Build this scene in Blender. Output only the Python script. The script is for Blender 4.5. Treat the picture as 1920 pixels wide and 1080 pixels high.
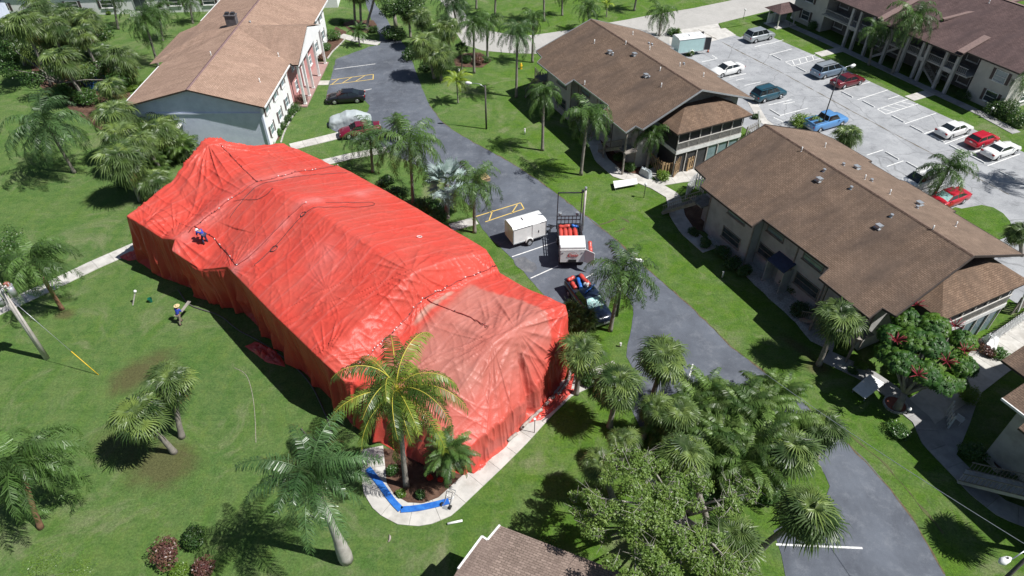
import bpy, math, random
import numpy as np
from mathutils import Vector, Matrix, noise
R = math.radians
rng = random.Random(7)
nr = np.random.default_rng(7)
sc = bpy.context.scene
COL = sc.collection
for o in list(bpy.data.objects): bpy.data.objects.remove(o)
# ------------------------------------------------------------------ camera
CAM_H, PITCH, FPX = 39.0, R(41.6), 1273.0
cam = bpy.data.cameras.new('camera'); cam.sensor_width = 36.0; cam.lens = FPX / 1920 * 36
cam.clip_end = 2000; cam.clip_start = 0.5
co = bpy.data.objects.new('camera', cam); COL.objects.link(co)
co.location = (0, 0, CAM_H); co.rotation_euler = (math.pi / 2 - PITCH, 0, 0); sc.camera = co
# ------------------------------------------------------------------ sky, sun, exposure
SUN_EL, SUN_AZ = R(56), R(-15)            # direction towards the sun, azimuth from +x
w = bpy.data.worlds.new('World'); sc.world = w; w.use_nodes = True
nt = w.node_tree; bg = nt.nodes['Background']
sky = nt.nodes.new('ShaderNodeTexSky'); sky.sky_type = 'NISHITA'; sky.sun_disc = False
sky.sun_elevation = SUN_EL; sky.sun_rotation = math.pi / 2 - SUN_AZ
sky.air_density = 1.0; sky.dust_density = 0.6
nt.links.new(sky.outputs[0], bg.inputs[0]); bg.inputs[1].default_value = 0.05
sl = bpy.data.lights.new('sun', 'SUN'); sl.energy = 5.0; sl.angle = R(0.5); sl.color = (1.0, 0.98, 0.94)
so = bpy.data.objects.new('sun', sl); COL.objects.link(so)
sd = Vector((math.cos(SUN_EL) * math.cos(SUN_AZ), math.cos(SUN_EL) * math.sin(SUN_AZ), math.sin(SUN_EL)))
so.rotation_euler = sd.to_track_quat('Z', 'Y').to_euler(); so.location = (60, -20, 80)
vs = sc.view_settings; vs.view_transform = 'Standard'; vs.look = 'None'; vs.exposure = 0.42; vs.gamma = 1.0
vs.use_curve_mapping = False
sc.cycles.max_bounces = 6; sc.cycles.transparent_max_bounces = 8; sc.cycles.sample_clamp_indirect = 4

# ------------------------------------------------------------------ helpers
def G(px, py, z=0.0):
    """point of the place seen at a photograph position, on the level z"""
    a = (px - 960) / FPX; b = -(py - 540) / FPX
    d = Vector((a, math.cos(PITCH) + b * math.sin(PITCH), -math.sin(PITCH) + b * math.cos(PITCH)))
    t = (z - CAM_H) / d.z
    return Vector((d.x * t, d.y * t, z))
YW = R(26.1)
VX, UX = Vector((math.cos(YW), math.sin(YW), 0)), Vector((-math.sin(YW), math.cos(YW), 0))
def VU(v, u, z=0.0): return VX * v + UX * u + Vector((0, 0, z))
def lin(c):
    if isinstance(c, (int, float)): c = (c, c, c)
    return (c[0], c[1], c[2], 1.0)

class MB:
    def __init__(s): s.v = []; s.f = []; s.m = []; s.sm = []
    def add(s, vs_, fs, m=0, smooth=False):
        o = len(s.v); s.v += [tuple(p) for p in vs_]
        for f in fs: s.f.append([i + o for i in f]); s.m.append(m); s.sm.append(smooth)
        return s
    def box(s, c, d, rz=0.0, m=0, rx=0.0, ry=0.0):
        x, y, z = d[0] / 2, d[1] / 2, d[2] / 2
        P = [Vector((i * x, j * y, k * z)) for k in (-1, 1) for j in (-1, 1) for i in (-1, 1)]
        M = Matrix.Rotation(rz, 3, 'Z') @ Matrix.Rotation(ry, 3, 'Y') @ Matrix.Rotation(rx, 3, 'X')
        P = [M @ p + Vector(c) for p in P]
        return s.add(P, [(0, 2, 3, 1), (4, 5, 7, 6), (0, 1, 5, 4), (2, 6, 7, 3), (0, 4, 6, 2), (1, 3, 7, 5)], m)
    def bar(s, a, b, w_, h, m=0, up=(0, 0, 1)):
        a, b = Vector(a), Vector(b); d = (b - a).normalized(); u = Vector(up)
        if abs(d.dot(u)) > .98: u = Vector((1, 0, 0))
        sx = d.cross(u).normalized(); uz = sx.cross(d).normalized()
        P = []
        for q in (a, b):
            for i, k in ((-1, -1), (1, -1), (1, 1), (-1, 1)): P.append(q + sx * i * w_ / 2 + uz * k * h / 2)
        return s.add(P, [(0, 1, 2, 3), (4, 7, 6, 5), (0, 4, 5, 1), (1, 5, 6, 2), (2, 6, 7, 3), (3, 7, 4, 0)], m)
    def prism(s, poly, z0, z1, m=0):
        n = len(poly)
        A = sum(poly[i][0] * poly[(i + 1) % n][1] - poly[(i + 1) % n][0] * poly[i][1] for i in range(n))
        if A < 0: poly = poly[::-1]
        P = [(p[0], p[1], z0) for p in poly] + [(p[0], p[1], z1) for p in poly]
        F = [tuple(range(n - 1, -1, -1)), tuple(range(n, 2 * n))] + [(i, (i + 1) % n, n + (i + 1) % n, n + i) for i in range(n)]
        return s.add(P, F, m)
    def tube(s, pts, rad, n=8, m=0, cap=True, smooth=True):
        pts = [Vector(p) for p in pts]; k = len(pts)
        if isinstance(rad, (int, float)): rad = [rad] * k
        P = []; F = []; ref = Vector((1, 0, 0))
        for i, p in enumerate(pts):
            d = (pts[min(i + 1, k - 1)] - pts[max(i - 1, 0)]).normalized()
            if abs(d.dot(ref)) > .95: ref = Vector((0, 1, 0)) if abs(d.y) < .9 else Vector((0, 0, 1))
            a = (ref - d * ref.dot(d)).normalized(); b = d.cross(a); ref = a
            for j in range(n):
                t = 2 * math.pi * j / n; P.append(p + (a * math.cos(t) + b * math.sin(t)) * rad[i])
        for i in range(k - 1):
            for j in range(n):
                F.append((i * n + j, i * n + (j + 1) % n, (i + 1) * n + (j + 1) % n, (i + 1) * n + j))
        s.add(P, F, m, smooth)
        if cap:
            o = len(s.v) - len(P)
            s.f.append([o + j for j in range(n - 1, -1, -1)]); s.m.append(m); s.sm.append(False)
            s.f.append([o + (k - 1) * n + j for j in range(n)]); s.m.append(m); s.sm.append(False)
        return s
    def cyl(s, c, r, h, n=12, m=0, r2=None):
        c = Vector(c); return s.tube([c, c + Vector((0, 0, h))], [r, r if r2 is None else r2], n, m)
    def ball(s, c, r, n=10, k=6, m=0, sz=1.0):
        P = []; F = []
        for i in range(k + 1):
            t = math.pi * i / k
            for j in range(n):
                a = 2 * math.pi * j / n
                P.append((c[0] + r * math.sin(t) * math.cos(a), c[1] + r * math.sin(t) * math.sin(a), c[2] + r * sz * math.cos(t)))
        for i in range(k):
            for j in range(n): F.append((i * n + j, (i + 1) * n + j, (i + 1) * n + (j + 1) % n, i * n + (j + 1) % n))
        return s.add(P, F, m, True)
    def quad(s, a, b, c, d, m=0): return s.add([a, b, c, d], [(0, 1, 2, 3)], m)
    def mesh(s, name, mats):
        me = bpy.data.meshes.new(name); me.from_pydata(s.v, [], s.f)
        if not isinstance(mats, (list, tuple)): mats = [mats]
        for q in mats: me.materials.append(q)
        me.polygons.foreach_set('material_index', s.m); me.polygons.foreach_set('use_smooth', s.sm)
        me.update(); return me
    def build(s, name, mats, parent=None, loc=None, rz=0.0, kind=None, label=None):
        return link(name, s.mesh(name, mats), parent, loc, rz, kind, label)
def link(name, me, parent=None, loc=None, rz=0.0, kind=None, label=None):
    o = bpy.data.objects.new(name, me); COL.objects.link(o)
    if parent: o.parent = parent
    if loc is not None: o.location = loc
    if rz: o.rotation_euler = (0, 0, rz)
    if kind: o['kind'] = kind
    if label: o['label'] = label
    return o
def thing(name, label, cat, loc=(0, 0, 0), rz=0.0, group=None):
    o = bpy.data.objects.new(name, None); COL.objects.link(o); o.location = loc; o.rotation_euler = (0, 0, rz)
    o.empty_display_size = .3; return tag(o, label, cat, group)
def tag(o, label, cat, group=None):
    o['label'] = label; o['category'] = cat
    if group: o['group'] = group
    return o
def arr_mesh(name, V, F, mats, mi=None, smooth=False):
    """fast mesh from numpy arrays, F is (n,k)"""
    me = bpy.data.meshes.new(name); V = np.asarray(V, np.float32); F = np.asarray(F, np.int32); k = F.shape[1]
    me.vertices.add(len(V)); me.vertices.foreach_set('co', V.ravel())
    me.loops.add(F.size); me.loops.foreach_set('vertex_index', F.ravel())
    me.polygons.add(len(F)); me.polygons.foreach_set('loop_start', np.arange(0, F.size, k, dtype=np.int32))
    me.polygons.foreach_set('loop_total', np.full(len(F), k, np.int32))
    for q in (mats if isinstance(mats, (list, tuple)) else [mats]): me.materials.append(q)
    if mi is not None: me.polygons.foreach_set('material_index', np.asarray(mi, np.int32))
    if smooth: me.polygons.foreach_set('use_smooth', np.ones(len(F), bool))
    me.update(calc_edges=True); me.validate(); return me

# ------------------------------------------------------------------ materials
def nodes(name):
    m = bpy.data.materials.new(name); m.use_nodes = True; return m, m.node_tree, m.node_tree.nodes['Principled BSDF']
def mixc(t, f, a, b, mode='MIX'):
    n = t.nodes.new('ShaderNodeMix'); n.data_type = 'RGBA'; n.blend_type = mode
    if isinstance(f, (int, float)): n.inputs[0].default_value = f
    else: t.links.new(f, n.inputs[0])
    for i, c in ((6, a), (7, b)):
        if hasattr(c, 'is_linked') or hasattr(c, 'links'): t.links.new(c, n.inputs[i])
        else: n.inputs[i].default_value = lin(c)
    return n.outputs[2]
def coord(t, kind='object', sc_=(1, 1, 1), rot=0.0):
    if kind == 'world':
        g = t.nodes.new('ShaderNodeNewGeometry'); out = g.outputs['Position']
    else:
        g = t.nodes.new('ShaderNodeTexCoord'); out = g.outputs['Object']
    mp = t.nodes.new('ShaderNodeMapping'); mp.inputs['Scale'].default_value = sc_; mp.inputs['Rotation'].default_value = (0, 0, rot)
    t.links.new(out, mp.inputs[0]); return mp.outputs[0]
def noi(t, vec, scale, detail=4, rough=.6, dist=0.0):
    n = t.nodes.new('ShaderNodeTexNoise'); n.inputs['Scale'].default_value = scale; n.inputs['Detail'].default_value = detail
    n.inputs['Roughness'].default_value = rough; n.inputs['Distortion'].default_value = dist
    t.links.new(vec, n.inputs['Vector']); return n.outputs[0]
def ramp(t, f, a, b, ca=0.0, cb=1.0):
    n = t.nodes.new('ShaderNodeMapRange'); t.links.new(f, n.inputs[0])
    n.inputs[1].default_value = a; n.inputs[2].default_value = b; n.inputs[3].default_value = ca; n.inputs[4].default_value = cb
    return n.outputs[0]
def bump(t, p, h, s, d=.02):
    n = t.nodes.new('ShaderNodeBump'); n.inputs['Strength'].default_value = s; n.inputs['Distance'].default_value = d
    t.links.new(h, n.inputs['Height']); t.links.new(n.outputs[0], p.inputs['Normal'])
def nmat(name, c1, c2=None, scale=3.0, rough=.8, bmp=0.0, bscale=40.0, c3=None, s3=.4, lo=.4, hi=.6, spec=.4, kind='object', metal=0.0, rnd=0.0, coat=0.0, grain=0.0):
    m, t, p = nodes(name); v = coord(t, kind)
    if c2 is None: c2 = tuple(x * .8 for x in (c1 if isinstance(c1, tuple) else (c1,) * 3))
    col = mixc(t, ramp(t, noi(t, v, scale), lo, hi), c1, c2)
    if c3 is not None: col = mixc(t, ramp(t, noi(t, v, s3, 5, .65), .5, .72), col, c3)
    if grain:
        g = noi(t, v, bscale * 1.7, 2); col = mixc(t, 1.0, col, mixc(t, ramp(t, g, .3, .7), (1 - grain,) * 3, (1 + grain,) * 3), 'MULTIPLY')
    if rnd:
        oi = t.nodes.new('ShaderNodeObjectInfo'); hv = t.nodes.new('ShaderNodeHueSaturation')
        t.links.new(ramp(t, oi.outputs['Random'], 0, 1, 1 - rnd, 1 + rnd), hv.inputs['Value']); t.links.new(col, hv.inputs['Color'])
        t.links.new(ramp(t, oi.outputs['Random'], 0, 1, .5 - rnd * .06, .5 + rnd * .04), hv.inputs['Hue']); col = hv.outputs[0]
    t.links.new(col, p.inputs['Base Color']); p.inputs['Roughness'].default_value = rough
    p.inputs['Specular IOR Level'].default_value = spec; p.inputs['Metallic'].default_value = metal; p.inputs['Coat Weight'].default_value = coat
    if bmp: bump(t, p, noi(t, v, bscale, 3), bmp)
    return m
def leafmat(name, c1, c2, tip, rough=.45, trans=.25, rnd=.35, spec=.45, scale=1.2):
    """leaf: colour varies leaf by leaf and along the leaf, thin and lets light through"""
    m, t, p = nodes(name); v = coord(t, 'world')
    oi = t.nodes.new('ShaderNodeObjectInfo')
    col = mixc(t, oi.outputs['Random'], c1, c2)
    col = mixc(t, ramp(t, noi(t, v, scale, 5, .7), .45, .75), col, tip)
    hv = t.nodes.new('ShaderNodeHueSaturation'); t.links.new(ramp(t, oi.outputs['Random'], 0, 1, 1 - rnd, 1 + rnd), hv.inputs['Value'])
    t.links.new(col, hv.inputs['Color']); col = hv.outputs[0]
    t.links.new(col, p.inputs['Base Color']); p.inputs['Roughness'].default_value = rough; p.inputs['Specular IOR Level'].default_value = spec
    tr = t.nodes.new('ShaderNodeBsdfTranslucent'); t.links.new(mixc(t, 1.0, col, (1.3, 1.5, .5), 'MULTIPLY'), tr.inputs[0])
    ms = t.nodes.new('ShaderNodeMixShader'); ms.inputs[0].default_value = trans
    t.links.new(p.outputs[0], ms.inputs[1]); t.links.new(tr.outputs[0], ms.inputs[2])
    t.links.new(ms.outputs[0], t.nodes['Material Output'].inputs[0]); return m
M = {}
def grass_mat():
    m, t, p = nodes('lawn grass'); v = coord(t, 'world')
    big = noi(t, v, .045, 5, .6); mid = noi(t, v, .35, 6, .7, .6); fine = noi(t, v, 7, 6, .75); ff = noi(t, v, 32, 2, .8)
    vs_ = coord(t, 'world', (1.0, .22, 1), R(28)); streak = noi(t, vs_, .9, 4, .6)
    col = mixc(t, ramp(t, big, .38, .62), (.080, .148, .042), (.092, .165, .040))
    sx0 = t.nodes.new('ShaderNodeSeparateXYZ'); t.links.new(v, sx0.inputs[0]); turf = ramp(t, sx0.outputs[0], -9, 3)
    col = mixc(t, turf, col, mixc(t, ramp(t, big, .4, .6), (.070, .150, .014), (.090, .172, .018)))
    col = mixc(t, ramp(t, mid, .42, .66), col, (.115, .175, .055))
    col = mixc(t, ramp(t, streak, .45, .72, 0, .5), col, (.075, .160, .018))
    pale = noi(t, v, .16, 7, .75, 1.2)
    spot = noi(t, v, 1.1, 7, .8, .5); col = mixc(t, ramp(t, spot, .50, .70, 0, .6), col, (.15, .20, .05)); col = mixc(t, ramp(t, spot, .50, .32, 0, .7), col, (.045, .105, .020))
    mow = noi(t, coord(t, 'world', (.35, 5.0, 1), R(-38)), .55, 2, .5); col = mixc(t, 1.0, col, mixc(t, ramp(t, mow, .42, .58), (.965,) * 3, (1.035,) * 3), 'MULTIPLY')
    col = mixc(t, ramp(t, pale, .52, .70, 0, .85), col, (.20, .215, .115))
    # worn brown ground under and around the leaning palms (a shape of its own)
    sx = t.nodes.new('ShaderNodeSeparateXYZ'); g = t.nodes.new('ShaderNodeNewGeometry'); t.links.new(g.outputs['Position'], sx.inputs[0])
    def blob(cx, cy, rx, ry, strength, rot=0.0):
        mp = t.nodes.new('ShaderNodeMapping'); mp.vector_type = 'TEXTURE'; mp.inputs['Location'].default_value = (cx, cy, 0)
        mp.inputs['Rotation'].default_value = (0, 0, rot); mp.inputs['Scale'].default_value = (rx, ry, 1)
        t.links.new(g.outputs['Position'], mp.inputs[0])
        ln = t.nodes.new('ShaderNodeVectorMath'); ln.operation = 'LENGTH'; t.links.new(mp.outputs[0], ln.inputs[0])
        ad = t.nodes.new('ShaderNodeMath'); ad.operation = 'ADD'; t.links.new(ln.outputs['Value'], ad.inputs[0])
        t.links.new(ramp(t, mid, .3, .7, -.35, .35), ad.inputs[1]); return ramp(t, ad.outputs[0], .45, 1.15, strength, 0)
    for cx, cy, rx, ry, st, rot in BROWN:
        col = mixc(t, blob(cx, cy, rx, ry, st, rot), col, (.098, .088, .040))
    col = mixc(t, 1.0, col, mixc(t, ramp(t, fine, .3, .7), (.52,) * 3, (1.30,) * 3), 'MULTIPLY')
    col = mixc(t, 1.0, col, mixc(t, ramp(t, ff, .3, .7), (.68,) * 3, (1.3,) * 3), 'MULTIPLY')
    t.links.new(col, p.inputs['Base Color']); p.inputs['Roughness'].default_value = .9; p.inputs['Specular IOR Level'].default_value = .15
    bump(t, p, ff, .9, .05); return m
_a = G(258, 700); _b = G(300, 870)
BROWN = [(_a.x, _a.y, 1.6, 3.0, .85, R(-35)), (_b.x, _b.y, 2.6, 2.2, .8, 0), (G(225, 830).x, G(225, 830).y, 2.4, 1.8, .55, 0),
         (G(120, 590).x, G(120, 590).y, .9, .7, .8, 0), (G(1531, 690).x, G(1531, 690).y, 1.2, .8, .8, 0), (G(1500, 655).x, G(1500, 655).y, 2.2, .7, .6, R(120))]
def asphalt(name, c1, c2, c3, crack=.0, patch=.12):
    m, t, p = nodes(name); v = coord(t, 'world')
    col = mixc(t, ramp(t, noi(t, v, patch, 7, .7, .3), .38, .64), c1, c2)
    col = mixc(t, ramp(t, noi(t, v, .75, 9, .82, .15), .50, .74, 0, .8), col, c3)
    vr = coord(t, 'world', (1, .12, 1), R(-40)); col = mixc(t, ramp(t, noi(t, vr, .7, 4), .5, .75, 0, .35), col, c2)
    if crack:
        col = mixc(t, ramp(t, noi(t, v, .42, 8, .8, .3), .56, .70, 0, .75), col, (.13, .132, .14)); col = mixc(t, ramp(t, noi(t, v, 1.6, 5, .7), .66, .76, 0, .6), col, (.08, .08, .085))
        vo = t.nodes.new('ShaderNodeTexVoronoi'); vo.feature = 'DISTANCE_TO_EDGE'; vo.inputs['Scale'].default_value = .16
        t.links.new(v, vo.inputs['Vector'])
        dn = t.nodes.new('ShaderNodeVectorMath'); dn.operation = 'ADD'; t.links.new(v, dn.inputs[0])
        nz = t.nodes.new('ShaderNodeTexNoise'); nz.inputs['Scale'].default_value = .5; t.links.new(v, nz.inputs['Vector']); t.links.new(nz.outputs[1], dn.inputs[1])
        t.links.new(dn.outputs[0], vo.inputs['Vector'])
        col = mixc(t, ramp(t, vo.outputs[0], 0.002, .012, crack, 0), col, (.08, .08, .08))
    g = noi(t, v, 45, 3, .8); col = mixc(t, 1.0, col, mixc(t, ramp(t, g, .3, .7), (.74,) * 3, (1.26,) * 3), 'MULTIPLY')
    t.links.new(col, p.inputs['Base Color']); p.inputs['Roughness'].default_value = .85; p.inputs['Specular IOR Level'].default_value = .3
    bump(t, p, g, .4, .01); return m
M['grass'] = grass_mat()
M['rut'] = nmat('thin grass over soil', (.085, .105, .032), (.075, .070, .035), 2.5, .95, .6, 25, kind='world', grain=.35)
M['asphalt'] = asphalt('dark asphalt', (.070, .078, .096), (.118, .132, .160), (.185, .196, .220), .0, .16)
M['patch'] = asphalt('scuffed asphalt', (.085, .09, .105), (.15, .155, .165), (.27, .27, .265), .0, 1.1)
M['lot'] = asphalt('old pale asphalt', (.255, .262, .275), (.345, .352, .365), (.15, .155, .165), .40, .22)
M['road'] = asphalt('pale road', (.34, .33, .31), (.40, .385, .365), (.28, .27, .255), .0, .2)
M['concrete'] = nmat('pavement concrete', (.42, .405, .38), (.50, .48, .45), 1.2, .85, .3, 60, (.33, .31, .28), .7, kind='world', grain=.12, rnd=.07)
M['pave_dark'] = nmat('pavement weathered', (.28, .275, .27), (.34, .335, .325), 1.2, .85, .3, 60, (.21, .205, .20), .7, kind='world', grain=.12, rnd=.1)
M['gravel'] = nmat('white gravel', (.50, .49, .46), (.30, .29, .27), 9, .9, .8, 25, (.24, .22, .19), .9, kind='world', grain=.35)
M['mulch'] = nmat('mulch', (.105, .055, .035), (.06, .032, .022), 6, .95, .9, 22, (.16, .095, .065), 1.5, kind='world', grain=.4)
M['paint_white'] = nmat('worn white paint', (.74, .74, .72), (.55, .55, .54), 5, .7, kind='world', grain=.1)
M['paint_yellow'] = nmat('worn yellow paint', (.66, .46, .10), (.55, .40, .14), 4, .7, kind='world', grain=.1)
M['dirt'] = nmat('bare dirt', (.085, .068, .035), (.13, .10, .06), 3, .95, .8, 25, kind='world', grain=.3)
def shingle(name, c1, c2, stain, kx=.32, ky=.14, st=.5, along='y'):
    st = min(1, st * 1.7); c1 = tuple(x * .95 for x in c1); c2 = tuple(x * 1.10 for x in c2)
    """tabs in rows; object x runs down the slope, object y along the ridge"""
    m, t, p = nodes(name); tc = t.nodes.new('ShaderNodeTexCoord'); sx = t.nodes.new('ShaderNodeSeparateXYZ'); t.links.new(tc.outputs['Object'], sx.inputs[0])
    cb = t.nodes.new('ShaderNodeCombineXYZ')
    t.links.new(sx.outputs['Y' if along == 'y' else 'X'], cb.inputs[0]); t.links.new(sx.outputs['X' if along == 'y' else 'Y'], cb.inputs[1])
    b = t.nodes.new('ShaderNodeTexBrick'); t.links.new(cb.outputs[0], b.inputs['Vector']); b.inputs['Scale'].default_value = 1.0
    b.inputs['Brick Width'].default_value = kx; b.inputs['Row Height'].default_value = ky; b.inputs['Mortar Size'].default_value = .016
    b.inputs['Mortar Smooth'].default_value = .5; b.inputs['Bias'].default_value = -.1
    b.inputs['Color1'].default_value = lin(c1); b.inputs['Color2'].default_value = lin(c2); b.inputs['Mortar'].default_value = lin(tuple(x * .40 for x in c1))
    v = tc.outputs['Object']; mp = t.nodes.new('ShaderNodeMapping'); mp.inputs['Scale'].default_value = (.16, 1, 1) if along == 'y' else (1, .16, 1); t.links.new(v, mp.inputs[0])
    col = mixc(t, ramp(t, noi(t, mp.outputs[0], .55, 6, .65, .4), .42, .66, 0, st), b.outputs[0], stain)
    mpw = t.nodes.new('ShaderNodeMapping'); mpw.inputs['Scale'].default_value = (.05, 1, 1) if along == 'y' else (1, .05, 1); t.links.new(v, mpw.inputs[0])
    col = mixc(t, 1.0, col, mixc(t, ramp(t, noi(t, mpw.outputs[0], 1.7, 4, .7), .3, .7), (.84,) * 3, (1.14,) * 3), 'MULTIPLY')
    col = mixc(t, ramp(t, noi(t, v, .28, 5, .65), .5, .75, 0, .35), col, tuple(x * 1.25 for x in c2))
    g = noi(t, v, 14, 3, .8); col = mixc(t, 1.0, col, mixc(t, ramp(t, g, .3, .7), (.8,) * 3, (1.2,) * 3), 'MULTIPLY')
    t.links.new(col, p.inputs['Base Color']); p.inputs['Roughness'].default_value = .92; p.inputs['Specular IOR Level'].default_value = .2
    bump(t, p, b.outputs['Fac'], -.5, .015); return m
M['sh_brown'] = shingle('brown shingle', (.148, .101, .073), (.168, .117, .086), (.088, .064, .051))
M['sh_brown_pale'] = shingle('paler brown shingle', (.182, .128, .096), (.212, .152, .115), (.135, .097, .074))  # paler, tanner version of the brown shingle, for the right-hand roof slope
M['sh_pale'] = shingle('tan shingle', (.310, .205, .152), (.340, .232, .176), (.265, .175, .133), .42, .15, .4)
M['sh_plum'] = shingle('plum shingle', (.098, .064, .062), (.120, .080, .076), (.07, .048, .048), .4, .15, .5)
M['sh_pale_x'] = shingle('tan shingle crosswise', (.292, .194, .145), (.320, .218, .166), (.25, .165, .126), .42, .15, .4, along='x')
M['sh_bottom'] = shingle('worn shingle', (.20, .15, .125), (.25, .19, .16), (.15, .11, .095), .33, .15, .5, along='x')
M['ridge'] = nmat('ridge cap', (.13, .085, .065), (.17, .115, .09), 5, .9, .3, 40)
M['fascia'] = nmat('dark brown fascia', (.055, .042, .036), None, 3, .7)
M['stucco'] = nmat('grey beige stucco', (.42, .41, .40), (.36, .35, .34), 1.2, .9, .6, 45, (.30, .29, .28), .6)
M['stucco_grey'] = nmat('blue grey stucco', (.64, .69, .84), (.70, .75, .90), 1.3, .9, .9, 12, (.58, .63, .78), .8)
M['white'] = nmat('white paint wall', (.78, .78, .78), (.73, .73, .73), 1, .75, .2, 40)
M['cream'] = nmat('cream wall', (.52, .50, .47), (.47, .45, .42), 1, .85, .4, 45)
M['pink'] = nmat('pink wall', (.50, .24, .23), (.45, .22, .21), 2, .85, .2, 40)
M['trim'] = nmat('white trim', (.75, .75, .74), None, 2, .5)
M['shutter'] = nmat('dark shutter', (.10, .075, .075), None, 3, .6)
M['glass'] = nmat('window glass', (.035, .045, .05), (.06, .075, .085), 1.2, .08, spec=.9)
M['glass_blue'] = nmat('pale glass', (.20, .27, .30), (.14, .20, .23), 1.2, .12, spec=.8)
M['screen'] = nmat('insect screen', (.030, .031, .034), (.05, .05, .055), .8, .6)
M['dark'] = nmat('dark void', (.015, .015, .017), None, 1, .9)
M['metal'] = nmat('galvanised metal', (.50, .52, .54), (.42, .44, .46), 6, .35, metal=.6)
M['steel_dark'] = nmat('black painted steel', (.025, .026, .03), (.04, .04, .045), 5, .45)
M['wood_fence'] = nmat('weathered cedar', (.42, .29, .155), (.33, .225, .125), 2.5, .85, .4, 30, (.24, .19, .13), 1.1, rnd=.22)
M['wood_grey'] = nmat('grey weathered wood', (.27, .245, .215), (.20, .18, .16), 2.5, .9, .4, 30, rnd=.2)
M['pole'] = nmat('old utility pole', (.56, .52, .49), (.45, .41, .385), 3, .9, .5, 30)
M['pole_dark'] = nmat('creosote pole', (.07, .065, .06), (.10, .09, .085), 3, .85, .4, 30)
M['plastic_white'] = nmat('white plastic', (.80, .80, .79), (.70, .70, .69), 2, .4)
M['blue_duct'] = nmat('blue lay-flat hose', (.02, .11, .42), (.035, .17, .52), 3, .4)
M['globe'] = nmat('white globe', (.85, .85, .83), None, 2, .25)
M['yellow'] = nmat('yellow enamel', (.80, .52, .03), None, 3, .4)
M['red'] = nmat('red enamel', (.55, .03, .025), None, 3, .4)
M['brick_red'] = nmat('terracotta', (.35, .12, .08), (.28, .10, .07), 5, .85, .3)
M['rubber'] = nmat('tyre rubber', (.02, .02, .021), None, 5, .8)
M['hose'] = nmat('grey hose', (.10, .095, .085), None, 4, .6)
M['logo'] = nmat('dark red print', (.35, .02, .03), None, 4, .5)
M['rim'] = nmat('alloy rim', (.55, .56, .58), None, 5, .3, metal=.7)
# ------------------------------------------------------------------ ground, roads, paths
def bord(pts, step=1.2, amp=0.05):
    """closed outline with a slightly worn edge"""
    out = []
    n = len(pts)
    for i in range(n):
        a, b = Vector(pts[i][:2]), Vector(pts[(i + 1) % n][:2]); L = (b - a).length; k = max(1, int(L / step))
        nrm = Vector((-(b - a).y, (b - a).x)).normalized() if L > 0 else Vector((0, 0))
        for j in range(k):
            p = a + (b - a) * j / k; p = p + nrm * (noise.noise(Vector((p.x * .8, p.y * .8, 3))) * amp); out.append((p.x, p.y))
    return out
def sheet(name, pts, z, m, thick=None, amp=.0, step=1.5):
    b = MB(); poly = bord(pts, step, amp) if amp else [(p[0], p[1]) for p in pts]
    n = len(poly); A = sum(poly[i][0] * poly[(i + 1) % n][1] - poly[(i + 1) % n][0] * poly[i][1] for i in range(n))
    if A < 0: poly = poly[::-1]
    if thick: b.prism(poly, z - thick, z)
    else: b.add([(x, y, z) for x, y in poly], [tuple(range(n))])
    return b.build(name, m, kind='structure')
def GP(l, z=0.0): return [G(x, y, z) for x, y in l]
# lawn: gently uneven sheet reaching far beyond the picture
nx, ny = 120, 120
xs = np.concatenate([[-700, -400, -220], np.linspace(-150, 150, nx), [220, 400, 700]]); ys = np.concatenate([[-300, -120, -40], np.linspace(-10, 200, ny), [280, 450, 900]])
X, Y = np.meshgrid(xs, ys); V = np.stack([X.ravel(), Y.ravel(), np.zeros(X.size)], 1); W_ = len(xs)
F = [(j * W_ + i, j * W_ + i + 1, (j + 1) * W_ + i + 1, (j + 1) * W_ + i) for j in range(len(ys) - 1) for i in range(W_ - 1)]
lawn = link('lawn', arr_mesh('lawn', V, F, M['grass']), kind='structure')

drive = GP([(640, -60), (672, -30), (687, 10), (697, 40), (712, 66), (712, 84), (692, 88), (630, 111), (625, 130), (616, 162), (610, 192),
            (614, 196), (655, 192), (685, 189), (693, 198), (691, 208), (672, 222), (640, 226), (612, 232), (622, 243), (640, 253), (642, 262),
            (690, 262), (735, 290), (800, 318), (850, 352), (885, 392), (905, 430), (920, 447), (960, 485), (975, 500), (992, 522), (1025, 560),
            (1075, 612), (1128, 610), (1146, 560), (1165, 545), (1180, 560), (1187, 577), (1186, 600), (1182, 630), (1177, 648), (1175, 668), (1190, 700),
            (1195, 735), (1180, 760), (1200, 800), (1260, 830), (1400, 812), (1500, 822), (1525, 845), (1535, 872), (1547, 890), (1556, 912), (1545, 945), (1500, 975),
            (1450, 995), (1465, 1040), (1472, 1080), (1490, 1150), (1560, 1400), (1950, 1400), (1810, 1150), (1770, 1077), (1740, 1020), (1710, 970), (1690, 942),
            (1655, 900), (1622, 862), (1592, 835), (1540, 785), (1500, 750), (1440, 702), (1410, 680), (1370, 650), (1335, 615), (1295, 575),
            (1252, 539), (1220, 510), (1190, 482), (1155, 450), (1120, 420), (1082, 392), (1042, 362), (1007, 337), (960, 306), (890, 268), (855, 248),
            (830, 230), (805, 197), (791, 165), (780, 135), (770, 107), (760, 87), (745, 67), (730, 45), (720, 27), (705, 10), (690, -20), (665, -60)])
sheet('driveway', drive, .02, M['asphalt'], amp=.10, step=.7)
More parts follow.
